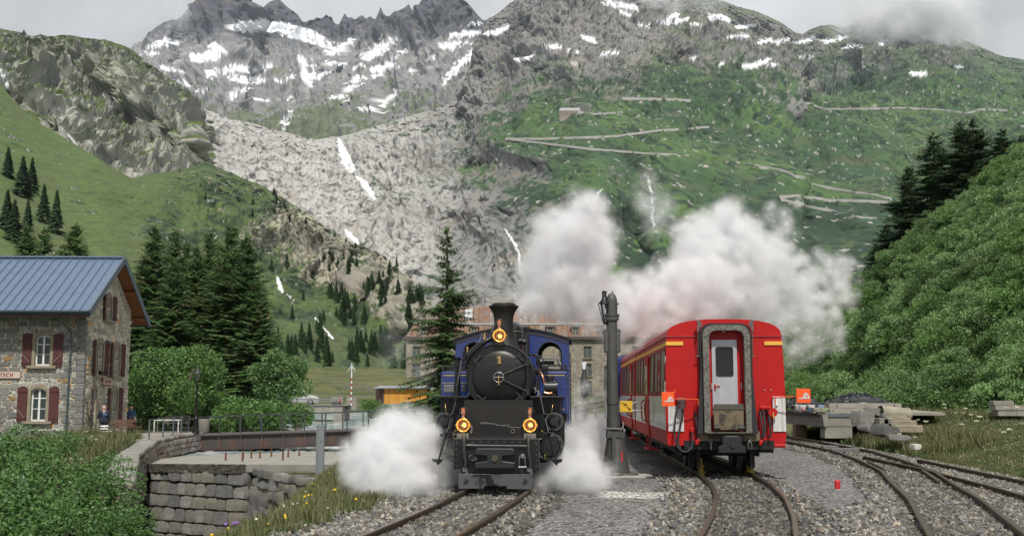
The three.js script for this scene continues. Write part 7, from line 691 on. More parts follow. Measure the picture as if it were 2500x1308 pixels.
// ---------------------------------------------------------------- trees, shrubs, grass and flowers
const leafMat = (more = {}) => new THREE.MeshPhysicalMaterial({ vertexColors: true, roughness: 0.5, transmission: 0.42, thickness: 0, specularIntensity: 0.8, side: THREE.DoubleSide, ...more }), needleMat = new THREE.MeshPhysicalMaterial({ vertexColors: true, roughness: 0.8, transmission: 0.15, thickness: 0, specularIntensity: 0.3, side: THREE.DoubleSide }), barkMat = (() => { const f = tileFbm(401, 8, 6, 0.65); return new THREE.MeshStandardMaterial({ roughness: 0.95, map: tex(256, 256, (u, v) => { const k = 0.5 + f(u, v * 0.3); return [0.115 * k, 0.095 * k, 0.075 * k]; }) }); })();
class Leaves { // many small faces, each with a colour, in one mesh
  constructor() { this.p = []; this.c = []; }
  tri(a, b, c, col) { this.p.push(a.x, a.y, a.z, b.x, b.y, b.z, c.x, c.y, c.z); for (let i = 0; i < 3; i++) this.c.push(...col); }
  leaf(x, y, z, dir, side, len, wid, col) { const tip = V(x + dir.x * len, y + dir.y * len, z + dir.z * len), m = 0.45, mx = x + dir.x * len * m, my = y + dir.y * len * m - len * 0.04, mz = z + dir.z * len * m; const l = V(mx + side.x * wid, my + side.y * wid, mz + side.z * wid), r = V(mx - side.x * wid, my - side.y * wid, mz - side.z * wid), b = V(x, y, z); this.tri(b, l, tip, col); this.tri(b, tip, r, col); }
  geo() { const g = new THREE.BufferGeometry(); g.setAttribute('position', new THREE.Float32BufferAttribute(this.p, 3)); g.setAttribute('color', new THREE.Float32BufferAttribute(this.c, 3)); g.computeVertexNormals(); return g; }
}
const dirOf = (r) => { const z = r() * 2 - 1, a = r() * 6.2832, s = Math.sqrt(1 - z * z); return V(s * Math.cos(a), z, s * Math.sin(a)); };
function conifer(seed, H, R, { whorls = 34, per = 9, droop = 0.35, thin = 1, col = [0.043, 0.109, 0.034], col2 = [0.098, 0.175, 0.049], tipCol = [0.210, 0.147, 0.070], twig = 0.50, bare = 0.05, shape = 0.85 } = {}) {
  const r = rng(seed), L = new Leaves(), up = V(0, 1, 0), wood = [];
  for (let w = 0; w < whorls; w++) { const t = bare + (1 - bare) * (w + 0.5 * r()) / whorls, y0 = H * t, len = R * Math.pow(1 - t, shape) * (0.75 + 0.5 * r()) + 0.12, n = Math.max(4, Math.round(per * (0.7 + 0.5 * (1 - t))));
    for (let b = 0; b < n; b++) { if (r() > thin) continue; const a = r() * 6.2832, ln = len * (0.65 + 0.5 * r()), rise = lerp(-droop, 0.45, Math.pow(t, 1.6)) + 0.25 * (r() - 0.5), y = y0 + (r() - 0.5) * H / whorls * 1.3, d = V(Math.cos(a), rise, Math.sin(a)).normalize(), s = V(-Math.sin(a), 0, Math.cos(a)), steps = Math.max(4, Math.round(ln / 0.16));
      if (thin < 1 || ln > 1.2) wood.push(rod([0, y, 0], [d.x * ln * 0.9, y + d.y * ln * 0.9, d.z * ln * 0.9], 0.02, 4, 0.006));
      for (let k = 1; k <= steps; k++) { const f = k / steps, sag = (f * f) * (1 - t) * 0.10 * ln, x = d.x * ln * f, yy = y + d.y * ln * f + sag * 0.6, z = d.z * ln * f, tw = twig * (1 - 0.55 * f) * (0.6 + 0.7 * r()) * Math.min(1, 0.5 + ln * 0.4);
        for (const q of [-1, 1]) { const dd = V(d.x * 0.7 + s.x * q * 0.8, -0.22 - 0.35 * r(), d.z * 0.7 + s.z * q * 0.8).normalize(), mix = r(), c0 = mixc(col, col2, mix), c = r() < 0.09 ? tipCol : c0; L.leaf(x, yy, z, dd, V(0, 1, 0).cross(dd).normalize().add(V(0, 0.5 * (r() - 0.5), 0)), tw, tw * 0.17, c); if (r() < 0.6) L.leaf(x, yy, z, V(dd.x * 0.6, -0.75, dd.z * 0.6).normalize(), s, tw * 0.75, tw * 0.12, c0); }
      }
      L.leaf(d.x * ln * 0.9, y + d.y * ln * 0.9, d.z * ln * 0.9, d, s, twig * 0.6, 0.05, r() < 0.25 ? tipCol : col2); } }
  for (let k = 0; k < 6; k++) L.leaf(0, H * 0.985, 0, V(0.35 * Math.cos(k), 1, 0.35 * Math.sin(k)).normalize(), V(-Math.sin(k), 0, Math.cos(k)), 0.45, 0.05, col2);
  return { crown: L.geo(), trunk: join([cyl(H * 0.014 + 0.06, 0.02, H, 0, H / 2, 0, 'y', 8), ...wood]) };
}
const setTree = (name, label, cat, parts, pos, turn, group, mats = [needleMat, barkMat]) => { const t = thing(name, label, cat, pos, turn, group); mesh('crown', parts.crown, mats[0], t); mesh('trunk', parts.trunk, mats[1], t); return t; };
{
  const kinds = [conifer(1, 15, 3.9, { whorls: 50, per: 15, twig: 0.66, shape: 0.78 }), conifer(2, 15, 3.5, { whorls: 50, per: 15, twig: 0.62, shape: 0.75 }), conifer(3, 14, 4.1, { whorls: 50, per: 15, twig: 0.68, shape: 0.78 })], H0 = [15, 15, 14];
  const grove = [[377, 556, 88, 0, 1.05, 'tall spruce nearest the gable in the group beside the house'], [427, 566, 93, 1, 1, 'slim spruce second from the gable in the group beside the house'], [456, 594, 97, 2, .8, 'short spruce set back in the middle of the group'], [480, 606, 89, 0, .95, 'spruce with drooping boughs in the middle of the group'], [514, 570, 95, 1, 1.1, 'spruce with a bushy brown top right of the middle of the group'], [565, 553, 88, 2, .95, 'tallest spruce towards the open side of the group'], [601, 582, 84, 0, 1.25, 'wide spruce at the outer edge of the group facing the waterfall slope'], [350, 640, 95, 1, 1.2, 'lower spruce squeezed between the gable roof and the group'], [626, 690, 82, 2, 1.0, 'low spruce filling the outer foot of the group above the leafy trees'], [540, 640, 84, 1, 1.2, 'dense spruce in front in the group above the round leafy tree'], [425, 640, 83, 2, 1.05, 'dense spruce standing just above the round leafy tree']];
  for (const [px, py, d, k, wd, lab] of grove) { const top = at(px, py, d), base = G(top.x, d) - 0.2, h = (top.y - base) / H0[k], t = setTree('spruce_tree', lab, 'tree', kinds[k], [top.x, base, -d], px * 0.37, 'spruces beside the house'); t.scale.set(h * wd, h, h * wd); }
  for (const [px, py, d, k, lab] of [[65, 556, 90, 0, 'outermost of the three spruce tops above the station roof'], [108, 561, 92, 1, 'middle one of the three spruce tops above the station roof'], [183, 552, 88, 2, 'single spruce top above the station roof nearest the ridge end']]) { const top = at(px, py, d), h = (top.y + 0.6) / H0[k], t = setTree('spruce_tree', lab, 'tree', kinds[k], [top.x, -0.6, -d], px, 'spruces behind the station roof'); t.scale.set(h * 1.05, h, h * 1.05); }
  // larch-like open conifer behind the locomotive
  const open = conifer(9, 9.2, 2.7, { whorls: 40, per: 8, thin: 0.8, droop: 0.42, col: [0.042, 0.092, 0.031], col2: [0.087, 0.161, 0.048], tipCol: [0.140, 0.119, 0.056], twig: 0.56, bare: 0.06, shape: 0.8 }), op = at(1092, 565, 56); { const t = setTree('conifer_tree', 'tall open conifer with drooping branches just behind the locomotive', 'tree', open, [op.x, -0.6, -56], 0.7); t.scale.setScalar((op.y + 0.6) / 9.2); }
  // dark conifers on the crest of the right slope
  const crest = conifer(21, 9, 2.6, { whorls: 30, per: 10, thin: 0.9, droop: 0.30, col: [0.028, 0.070, 0.029], col2: [0.060, 0.119, 0.045], tipCol: [0.112, 0.119, 0.056], twig: 0.7, bare: 0.1 }), crest2 = conifer(22, 9, 3.0, { whorls: 28, per: 10, thin: 0.85, droop: 0.28, col: [0.031, 0.073, 0.029], col2: [0.063, 0.123, 0.045], tipCol: [0.112, 0.112, 0.056], twig: 0.72, bare: 0.14 });
  for (const [px, py, bpy, d, w, lab] of [[2217, 428, 640, 97, 1.25, 'ragged conifer lowest on the crest, closest to the steam'], [2280, 346, 570, 93, 1.1, 'tall spire shaped conifer, second up the crest'], [2347, 320, 545, 90, 1.2, 'conifer left of the twin tops on the crest'], [2376, 314, 540, 89, 1.15, 'higher of the twin topped conifers on the crest'], [2446, 333, 500, 85, 1.3, 'broad conifer between the twin tops and the frame edge'], [2497, 342, 470, 82, 1.2, 'conifer cut by the frame edge at the top of the slope'], [2166, 560, 700, 101, 1.3, 'small dark conifer at the lower end of the crest row'], [2140, 610, 730, 104, 1.4, 'lowest dark conifer where the crest meets the steam'], [2310, 470, 600, 92, 1.3, 'low conifer filling the gap below the spire shaped one'], [2410, 420, 540, 87, 1.3, 'low conifer filling the gap under the broad one'], [2250, 500, 640, 96, 1.2, 'low bushy conifer between the ragged one and the spire']]) { const top = at(px, py, d), b = at(px, bpy, d), h = (top.y - b.y) / 9, t = setTree('crest_conifer', lab, 'tree', px % 2 ? crest : crest2, [top.x, b.y, -d], px, 'conifers on the crest'); t.scale.set(h * w * 1.35, h * 1.08, h * w * 1.35); }
  // far conifers
  const far = [0, 1, 2].map((k) => { const r = rng(70 + k), L = new Leaves(); for (let i = 0; i < 420; i++) { const t = Math.pow(r(), 0.8), a = r() * 6.28, rad = (1 - t) * (0.75 + 0.5 * r()) * 0.20 + 0.01, d = V(Math.cos(a), -0.35 - 0.3 * r(), Math.sin(a)).normalize(); L.leaf(d.x * rad * 0.25, 0.06 + 0.94 * t, d.z * rad * 0.25, d, V(-Math.sin(a), 0.2, Math.cos(a)), rad, 0.022 + 0.02 * r(), mixc([0.020, 0.056, 0.022], [0.047, 0.100, 0.032], r())); } return { crown: L.geo(), trunk: cyl(0.02, 0.005, 0.95, 0, 0.47, 0, 'y', 5) }; });
  const proto = far.map((f) => { const g = new THREE.Group(); mesh('crown', f.crown, needleMat, g); mesh('trunk', f.trunk, barkMat, g); return g; });
  const plant = (px, py, hpx, label, group, n = 'distant_conifer') => { const p = slope.find(px, py); if (!p) return; const k = Math.abs(Math.round(px * 7 + py)) % 3, t = proto[k].clone(), s = 1.2 * hpx * -p.z / 2618; t.name = numbered(n); t.position.copy(p); t.position.y -= s * 0.06; t.rotation.y = px; t.scale.set(s * (1 + 0.5 * ((px * 13 % 7) / 7)), s, s * (1 + 0.5 * ((px * 13 % 7) / 7))); tag(t, label, 'tree', group); scene.add(t); };
  for (const [px, py, h, l] of [[16, 432, 68, 'blue green conifer on the shaded slope at the frame edge, above the pair'], [50, 480, 92, 'largest blue green conifer on the shaded slope, in the upper pair'], [74, 470, 80, 'narrow conifer touching the largest one on the shaded slope'], [102, 540, 84, 'upper conifer of the lower pair on the shaded slope'], [132, 570, 98, 'lower conifer of the lower pair on the shaded slope'], [10, 560, 90, 'dim conifer low at the frame edge above the roof'], [30, 590, 95, 'dim conifer above the outermost spruce top'], [62, 560, 70, 'dim conifer between two spruce tops above the roof']]) plant(px, py, h, l, 'conifers on the shaded slope');
  const r = rng(404); let n = 0; for (let i = 0; i < 4200 && n < 200; i++) { const px = 480 + 580 * r(), py = 470 + 440 * r(), edge = poly([[480, 402], [560, 420], [640, 455], [760, 527], [850, 588], [960, 640], [1030, 748], [1060, 830]], px); if (py < edge + 2) continue; const ridgeW = py - edge < 26 ? 0.5 : 0, belt = smooth(820, 860, py) * (px > 760 ? 0.7 : 0.3), mid = px > 800 && py > 560 && py < 780 ? 0.5 : 0.14; if (r() > Math.max(ridgeW, belt, mid) * (0.5 + N2(px * 0.012, py * 0.015))) continue; plant(px, py, lerp(14, 40, smooth(500, 880, py)) * (0.6 + 0.8 * r()), 'small dark conifer among rocks and shrubs on the knoll above the river', 'small conifers scattered over the knoll'); n++; }
  // leafy trees
  const crownOf = (seed, R, H, N, leaf, cA, cB, stems, flat = 0.85) => { const rr = rng(seed), L = new Leaves(), blobs = [], wood = []; for (let i = 0; i < 26; i++) { const d = dirOf(rr), m = Math.pow(rr(), 0.4); blobs.push([d.x * R * 0.72 * m, H + d.y * R * flat * 0.72 * m, d.z * R * 0.72 * m, R * (0.24 + 0.20 * rr())]); }
    for (let i = 0; i < N; i++) { const b = blobs[Math.floor(rr() * blobs.length)], d = dirOf(rr), m = 0.72 + 0.36 * rr() * rr(), x = b[0] + d.x * b[3] * m, y = b[1] + d.y * b[3] * m * 0.9, z = b[2] + d.z * b[3] * m; if (y < H - R * flat) continue; const o = V(d.x, d.y * 0.6 - 0.25, d.z).add(dirOf(rr).multiplyScalar(0.7)).normalize(), s = o.clone().cross(dirOf(rr)).normalize(); L.leaf(x, y, z, o, s, leaf * (0.7 + 0.6 * rr()), leaf * 0.3, mixc(cA, cB, 0.25 + 0.75 * rr())); }
    for (let i = 0; i < stems; i++) { const a = i / stems * 6.28 + rr(), e = V(Math.cos(a) * R * 0.5, H + R * 0.2, Math.sin(a) * R * 0.4); wood.push(tube([[Math.cos(a) * 0.15, 0, Math.sin(a) * 0.15], [e.x * 0.3, e.y * 0.45, e.z * 0.3], [e.x, e.y, e.z]], 0.055 + 0.03 * rr(), 6, 10)); for (let k = 0; k < 3; k++) { const d = dirOf(rr); wood.push(rod([e.x * 0.6, e.y * 0.7, e.z * 0.6], [e.x * 0.6 + d.x * R * 0.5, e.y * 0.75 + Math.abs(d.y) * R * 0.5, e.z * 0.6 + d.z * R * 0.5], 0.03, 5, 0.008)); } } return { crown: L.geo(), trunk: join(wood.length ? wood : [cyl(0.04, 0.02, 0.4, 0, 0.2, 0)]) }; };
  const lm = leafMat(), trunkPale = std([0.20, 0.165, 0.125], 0.9), leafy = (label, parts, px, py, d, turn = 0, sc = 1, cat = 'tree', name = 'leafy_tree', group) => { const p = at(px, py, d), t = setTree(name, label, cat, parts, [p.x, p.y, p.z], turn, group, [lm, trunkPale]); t.scale.setScalar(sc); return t; };
  leafy('round many stemmed leafy tree beside the gable of the stone house', crownOf(31, 3.5, 3.3, 15000, 0.20, [0.056, 0.145, 0.033], [0.169, 0.312, 0.070], 6), 432, 1052, 73);
  leafy('leafy tree growing out of the slope side of the round leafy tree', crownOf(36, 2.6, 2.6, 8000, 0.20, [0.052, 0.138, 0.030], [0.147, 0.290, 0.064], 4), 350, 1055, 76, 1);
  leafy('rounded leafy tree left of the road bridge', crownOf(32, 2.7, 3.6, 12000, 0.21, [0.062, 0.145, 0.044], [0.198, 0.334, 0.110], 4), 682, 1038, 80, 2);
  const bushA = crownOf(33, 1.3, 1.2, 3600, 0.17, [0.062, 0.152, 0.034], [0.186, 0.341, 0.082], 4), bushB = crownOf(34, 1.5, 1.1, 3800, 0.18, [0.055, 0.138, 0.033], [0.158, 0.304, 0.070], 4, 0.7);
  [[600, 1058, 72, 1.15, 'leafy bush behind the railing under the rounded tree'], [560, 1062, 70, 0.95, 'loose leafy bush between the street lamp and the rounded tree'], [655, 1062, 69, 1.05, 'leafy bush overhanging the river bank behind the railing'], [725, 1052, 76, 0.9, 'leafy bush in front of the end of the road bridge'], [530, 1050, 78, 1.3, 'pale leafy bush between the two bigger trees']].forEach(([x, y, d, s, l], k) => leafy(l, k % 2 ? bushA : bushB, x, y, d, k * 1.7, s, 'bush', 'leafy_bush'));
  [[985, 1034, 66, 0.62, 'leafy bush behind the railing at the foot of the open conifer'], [1040, 1034, 64, 0.7, 'leafy bush beside the locomotive below the open conifer'], [905, 1022, 84, 0.7, 'bush on the river bank behind the thin steam'], [940, 1018, 90, 0.5, 'bush below the yellow shed']].forEach(([x, y, d, s, l], k) => leafy(l, k % 2 ? bushB : bushA, x, y, d, k * 2.3, s, 'bush', 'leafy_bush'));
  // bushes in the corner below the house
  const near = [0, 1, 2].map((k) => crownOf(50 + k, 1.25, 0.75, 9000, 0.075, [0.048, 0.131, 0.030], [0.136, 0.275, 0.064], 3, 0.75));
  [[40, 1190, 40, 1.5, 'dark bush under the ground floor window of the house'], [150, 1165, 43, 1.3, 'bush in the grass below the downpipe'], [235, 1235, 36, 1.15, 'bush just outside the coping of the retaining wall'], [-30, 1260, 31, 1.5, 'bush cut by the frame edge below the house'], [90, 1275, 29, 1.4, 'broad bush in the middle of the thicket below the house'], [200, 1310, 27, 1.3, 'bush at the foot of the retaining wall end'], [20, 1345, 24, 1.4, 'nearest bush in the corner of the picture'], [140, 1370, 23, 1.25, 'low bush at the bottom frame edge of the thicket'], [255, 1360, 25, 1.0, 'bush beside the block wall at the bottom frame edge'], [-60, 1180, 46, 1.6, 'bush at the frame edge under the name board']].forEach(([x, y, d, s, l], k) => { const p = at(x, y, d); p.y = Math.min(p.y, G(p.x, d) + 0.3); const t = setTree('shrub', l, 'bush', near[k % 3], [p.x, p.y - 0.15, p.z], k * 2.1, null, [lm, barkMat]); t.scale.setScalar(s); });
  // the leafy mass on the right slope
  const clump = (seed, n, leaf, cA, cB) => { const rr = rng(seed), L = new Leaves(); for (let i = 0; i < n; i++) { const d = dirOf(rr); d.y = Math.abs(d.y) * 0.9 - 0.12; const m = 0.55 + 0.5 * rr(), o = V(d.x * 0.8, d.y * 0.5 + 0.1, d.z * 0.8).add(dirOf(rr).multiplyScalar(0.8)).normalize(), s = o.clone().cross(dirOf(rr)).normalize(); L.leaf(d.x * m, d.y * m, d.z * m, o, s, leaf * (0.7 + 0.6 * rr()), leaf * 0.32, mixc(cA, cB, 0.25 + 0.75 * rr())); } return L.geo(); };
  const cl = [clump(61, 190, 0.24, [0.056, 0.138, 0.033], [0.169, 0.312, 0.087]), clump(62, 190, 0.22, [0.068, 0.152, 0.037], [0.226, 0.370, 0.122]), clump(63, 160, 0.26, [0.045, 0.119, 0.030], [0.130, 0.254, 0.064])], mats = [[], [], []], cols = [[], [], []], rr = rng(515);
  const leafAt = (k, x, y, z, s, w, pale) => { mats[k].push(M4(x, y, z, 0.5 * rr() - 0.2, rr() * 6.3, 0.5 * rr() - 0.2, s)); cols[k].push(lin(w * pale * 1.22, w * pale * 1.12, w * (pale > 1 ? 1.5 : 1.15))); }, onHill = (x, d) => !(G(x, d) < 0.75 && rr() > smooth(17, 20, x)) && x < 0.49 * d + 3;
  for (let i = 0; i < 7000; i++) { const d = 42 + 62 * rr(), x = 16.5 + 30 * rr(); if (onHill(x, d)) leafAt(Math.floor(rr() * 3), x, G(x, d) + 0.15, -d, 0.35 + 0.3 * rr(), 0.75 + 0.45 * rr(), 1); }
  for (let i = 0; i < 900; i++) { // rounded bushes of different height and tone, gaps between them
    const d = 43 + 60 * rr(), x = 17 + 29 * rr(); if (!onHill(x, d)) continue; const R = 0.7 + 1.3 * rr() * rr() + 0.3 * rr(), Hb = R * (0.9 + 0.7 * rr()), k = rr() < 0.55 ? 1 : rr() < 0.6 ? 0 : 2, tone = 0.8 + 0.4 * rr(), n = Math.round(16 * R * R + 10), y = G(x, d); for (let j = 0; j < n; j++) { const v = dirOf(rr); v.y = Math.abs(v.y); const m = 0.75 + 0.3 * rr(); leafAt(k, x + v.x * R * m, y + v.y * Hb * m, -d + v.z * R * m, 0.30 + 0.22 * rr(), tone * (0.85 + 0.3 * rr()), k === 1 ? 1.1 : 1); } }
  mats.forEach((m, k) => tag(instanced('shrubbery', cl[k], lm, m, cols[k]), 'dense leafy green shrubs covering the steep slope on the right', 'shrubs', 'shrubs on the slope', 'stuff'));
  // grass
  const tuft = (seed, n, h, spread, cA, cB) => { const q = rng(seed), L = new Leaves(); for (let i = 0; i < n; i++) { const a = q() * 6.28, d = V(Math.cos(a) * 0.45, 1, Math.sin(a) * 0.45).normalize(); L.leaf(spread * (q() - 0.5), 0, spread * (q() - 0.5), d, V(-Math.sin(a), 0, Math.cos(a)), h * (0.5 + 0.8 * q()), 0.006 + 0.006 * q(), mixc(cA, cB, q())); } return L.geo(); };
  const tk = [tuft(71, 26, 0.22, 0.3, [0.047, 0.105, 0.021], [0.117, 0.200, 0.044]), tuft(72, 22, 0.30, 0.3, [0.070, 0.110, 0.028], [0.25, 0.235, 0.10]), tuft(73, 30, 0.16, 0.4, [0.043, 0.100, 0.019], [0.101, 0.180, 0.040])], gm = [[], [], []]; const fl = { white: [], yellow: [], purple: [], umbel: [] };
  const sow = (n, fx, keep, tall = 1) => { for (let i = 0; i < n; i++) { const [x, d] = fx(), k = N2(x * 0.7, d * 0.7) > 0.2 ? 1 : Math.floor(rr() * 3); if (!keep(x, d)) continue; gm[k].push(M4(x, G(x, d) - 0.01, -d, 0, rr() * 6.3, 0, tall * (0.6 + 0.8 * rr()))); } };
  const le = (d) => poly(RAILS.loco, d) - 1.75 - 0.25 * N2(d * 1.2, 4);
  sow(16000, () => { const d = 10 + 30 * rr(); return [le(d) - 8 * Math.pow(rr(), 1.2), d]; }, (x, d) => x > -10.4, 0.62); sow(2600, () => [-9.5 + 5.5 * rr(), 39 + 22 * rr()], (x, d) => x > poly([[40, -5.8], [63, -9.2]], d) && x < poly(bankEdge, d), 0.6);
  sow(5200, () => [-23 + 12.5 * rr(), 26 + 31 * rr()], (x, d) => x < poly([[27, -10.4], [41, -15.2], [55, -19]], d) - 0.4, 1.5);
  const reRail = (d) => poly([[5, 9.9], [12, 10.1], [20, 10.6], [28, 11.3], [33, 11.6], [60, 12.7]], d);
  sow(15000, () => { const d = 15 + 34 * rr(); return [reRail(d) + 0.1 + 11 * Math.pow(rr(), 1.1), d]; }, (x, d) => true, 0.42); sow(2500, () => { const d = 31 + 16 * rr(); return [reRail(d) + 0.2 + 2.5 * rr(), d]; }, (x, d) => true, 1.0); sow(2500, () => { const d = 40 + 9 * rr(); return [13 + 9 * rr(), d]; }, () => true, 1.2);
  gm.forEach((m, k) => tag(instanced('grass', tk[k], lm, m), 'rough green and straw coloured grass on the banks', 'grass', 'grass on the banks', 'stuff'));
  const dyed = (g, c) => { g = clean(g); g.setAttribute('color', new THREE.Float32BufferAttribute(Array.from({ length: g.attributes.position.count }, () => c).flat(), 3)); return g; }, petal = (c) => std(1, 0.9, 0, { vertexColors: true, name: c }), flower = (h, rad, n, c) => { const g = [dyed(cyl(0.004, 0.003, h, 0, h / 2, 0, 'y', 4), [0.06, 0.12, 0.03])]; for (let i = 0; i < n; i++) { const a = i * 2.4, q = n > 1 ? rad * Math.sqrt(i / n) : 0; g.push(dyed(put(new THREE.IcosahedronGeometry(n > 1 ? rad * 0.22 : rad, 0), Math.cos(a) * q, h + (n > 1 ? 0.01 * Math.sin(i * 3) : 0), Math.sin(a) * q), c)); } return mergeGeometries(g); };
  for (let i = 0; i < 420; i++) { const d = 11.5 + 22 * rr() * rr(), x = le(d) - 0.1 - 6 * rr(), y = G(x, d), p = M4(x, y, -d, 0.2 * rr(), rr() * 6, 0.2 * rr(), 0.7 + 0.6 * rr()), c = N2(x * 0.9, d * 0.5); (c > 0.25 ? fl.yellow : c < -0.55 ? fl.purple : fl.white).push(p); }
  for (let i = 0; i < 2600; i++) { const d = 18 + 28 * rr(), x = reRail(d) + 0.3 + 9 * rr(); if (N2(x * 0.35, d * 0.22) < -0.1 && rr() < 0.8) continue; fl.white.push(M4(x, G(x, d), -d, 0, rr() * 6, 0, 0.45 + 0.4 * rr())); }
  for (let i = 0; i < 34; i++) { const d = 28 + 16 * rr(), x = reRail(d) + 0.3 + 6 * rr(); fl.umbel.push(M4(x, G(x, d), -d, 0.1, rr() * 6, 0.1, 0.9 + 0.5 * rr())); } for (let i = 0; i < 14; i++) { const x = -21 + 7 * rr(), d = 42 + 12 * rr(); fl.umbel.push(M4(x, G(x, d) + 0.2, -d, 0.1, rr() * 6, 0.1, 1)); }
  for (const [k, g, m, l] of [['white', flower(0.17, 0.017, 1, [0.70, 0.68, 0.58]), petal('white'), 'small white flowers scattered through the grass'], ['yellow', flower(0.20, 0.020, 1, [0.70, 0.46, 0.03]), petal('yellow'), 'small yellow flowers scattered through the grass'], ['purple', flower(0.22, 0.022, 1, [0.25, 0.13, 0.42]), petal('purple'), 'small purple flowers scattered through the grass'], ['umbel', flower(0.45, 0.06, 12, [0.62, 0.64, 0.48]), petal('cream'), 'cream umbel flowers standing above the weeds']]) tag(instanced(k + '_flowers', g, m, fl[k]), l, 'flowers', null, 'stuff');
}
// ---------------------------------------------------------------- people and small things on the forecourt
function fieldMesh(bones, res, k = 0.03) {                       // tapered capsules joined smoothly: [[ax, ay, az], [bx, by, bz], ra, rb]
  const lo = [1e9, 1e9, 1e9], hi = [-1e9, -1e9, -1e9]; for (const [a, b, ra, rb_] of bones) for (let i = 0; i < 3; i++) { lo[i] = Math.min(lo[i], a[i] - ra, b[i] - rb_); hi[i] = Math.max(hi[i], a[i] + ra, b[i] + rb_); }
  const size = Math.max(hi[0] - lo[0], hi[1] - lo[1], hi[2] - lo[2]) * 1.12, c = lo.map((v, i) => (v + hi[i]) / 2), mc = new MarchingCubes(res, new THREE.MeshStandardMaterial(), false, false, 120000); mc.isolation = 0;
  for (let z = 0; z < res; z++) for (let y = 0; y < res; y++) for (let x = 0; x < res; x++) { const p = [c[0] + (x - res / 2) / (res / 2) * size / 2, c[1] + (y - res / 2) / (res / 2) * size / 2, c[2] + (z - res / 2) / (res / 2) * size / 2]; let s = 0, m = 1e9; const ds = []; for (const [a, b, ra, rb_] of bones) { const dx = b[0] - a[0], dy = b[1] - a[1], dz = b[2] - a[2], L = dx * dx + dy * dy + dz * dz + 1e-9, t = clamp(((p[0] - a[0]) * dx + (p[1] - a[1]) * dy + (p[2] - a[2]) * dz) / L), d = Math.hypot(p[0] - a[0] - dx * t, p[1] - a[1] - dy * t, p[2] - a[2] - dz * t) - lerp(ra, rb_, t); ds.push(d); m = Math.min(m, d); } for (const d of ds) if (d - m < k * 6) s += Math.exp(-(d - m) / k); mc.field[x + y * res + z * res * res] = -(m - k * Math.log(s)); }
  mc.update(); const n = mc.count, g = new THREE.BufferGeometry(), P = mc.positionArray.slice(0, n * 3), Nn = mc.normalArray.slice(0, n * 3); for (let i = 0; i < n * 3; i++) P[i] = c[i % 3] + P[i] * size / 2; g.setAttribute('position', new THREE.BufferAttribute(P, 3)); g.setAttribute('normal', new THREE.BufferAttribute(Nn, 3)); return clean(g);
}
const skinM = std([0.50, 0.30, 0.21], 0.6), hand = (x, y, z, s, dir = -1) => { const out = [[[x, y, z], [x, y + dir * 0.05, z + 0.01], 0.026, 0.03]]; for (let f = 0; f < 4; f++) { const o = (f - 1.5) * 0.018, L = [0.055, 0.066, 0.06, 0.045][f]; out.push([[x + o * 0.4, y + dir * 0.07, z + o], [x + o * 0.4 - s * 0.008, y + dir * (0.07 + L * 0.6), z + o], 0.0095, 0.009], [[x + o * 0.4 - s * 0.008, y + dir * (0.07 + L * 0.6), z + o], [x - s * 0.022 + o * 0.4, y + dir * (0.07 + L), z + o + 0.006], 0.009, 0.008]); } out.push([[x, y + dir * 0.02, z + 0.025], [x - s * 0.012, y + dir * 0.06, z + 0.05], 0.012, 0.0095]); return out; };
const headBones = (y, tilt = 0) => [[[0, y + 0.03, -0.012], [0, y + 0.045, -0.02], 0.092, 0.09], [[0, y - 0.03, 0.015], [0, y - 0.08, 0.035], 0.07, 0.045], [[0, y - 0.005, 0.085], [0, y - 0.03, 0.105], 0.012, 0.016], [[-0.035, y - 0.01, 0.07], [-0.035, y - 0.01, 0.072], 0.02, 0.02], [[0.035, y - 0.01, 0.07], [0.035, y - 0.01, 0.072], 0.02, 0.02], [[-0.02, y - 0.062, 0.075], [0.02, y - 0.062, 0.075], 0.014, 0.014], [[-0.09, y + 0.0, -0.01], [-0.095, y - 0.03, -0.01], 0.018, 0.012], [[0.09, y + 0.0, -0.01], [0.095, y - 0.03, -0.01], 0.018, 0.012], [[0, y - 0.08, -0.02], [0, y - 0.17, -0.025], 0.052, 0.058]];
function face(t, y, head) { for (const s of [-1, 1]) { mesh('eye', sph(0.010, s * 0.034, y + 0.0, 0.082, 10), std(0.03, 0.3), t); mesh('eyebrow', bx(0.035, 0.006, 0.008, s * 0.034, y + 0.022, 0.088), std([0.2, 0.18, 0.16], 0.9), t); } mesh('mouth', bx(0.04, 0.006, 0.006, 0, y - 0.062, 0.088), std([0.35, 0.13, 0.11], 0.6), t); }
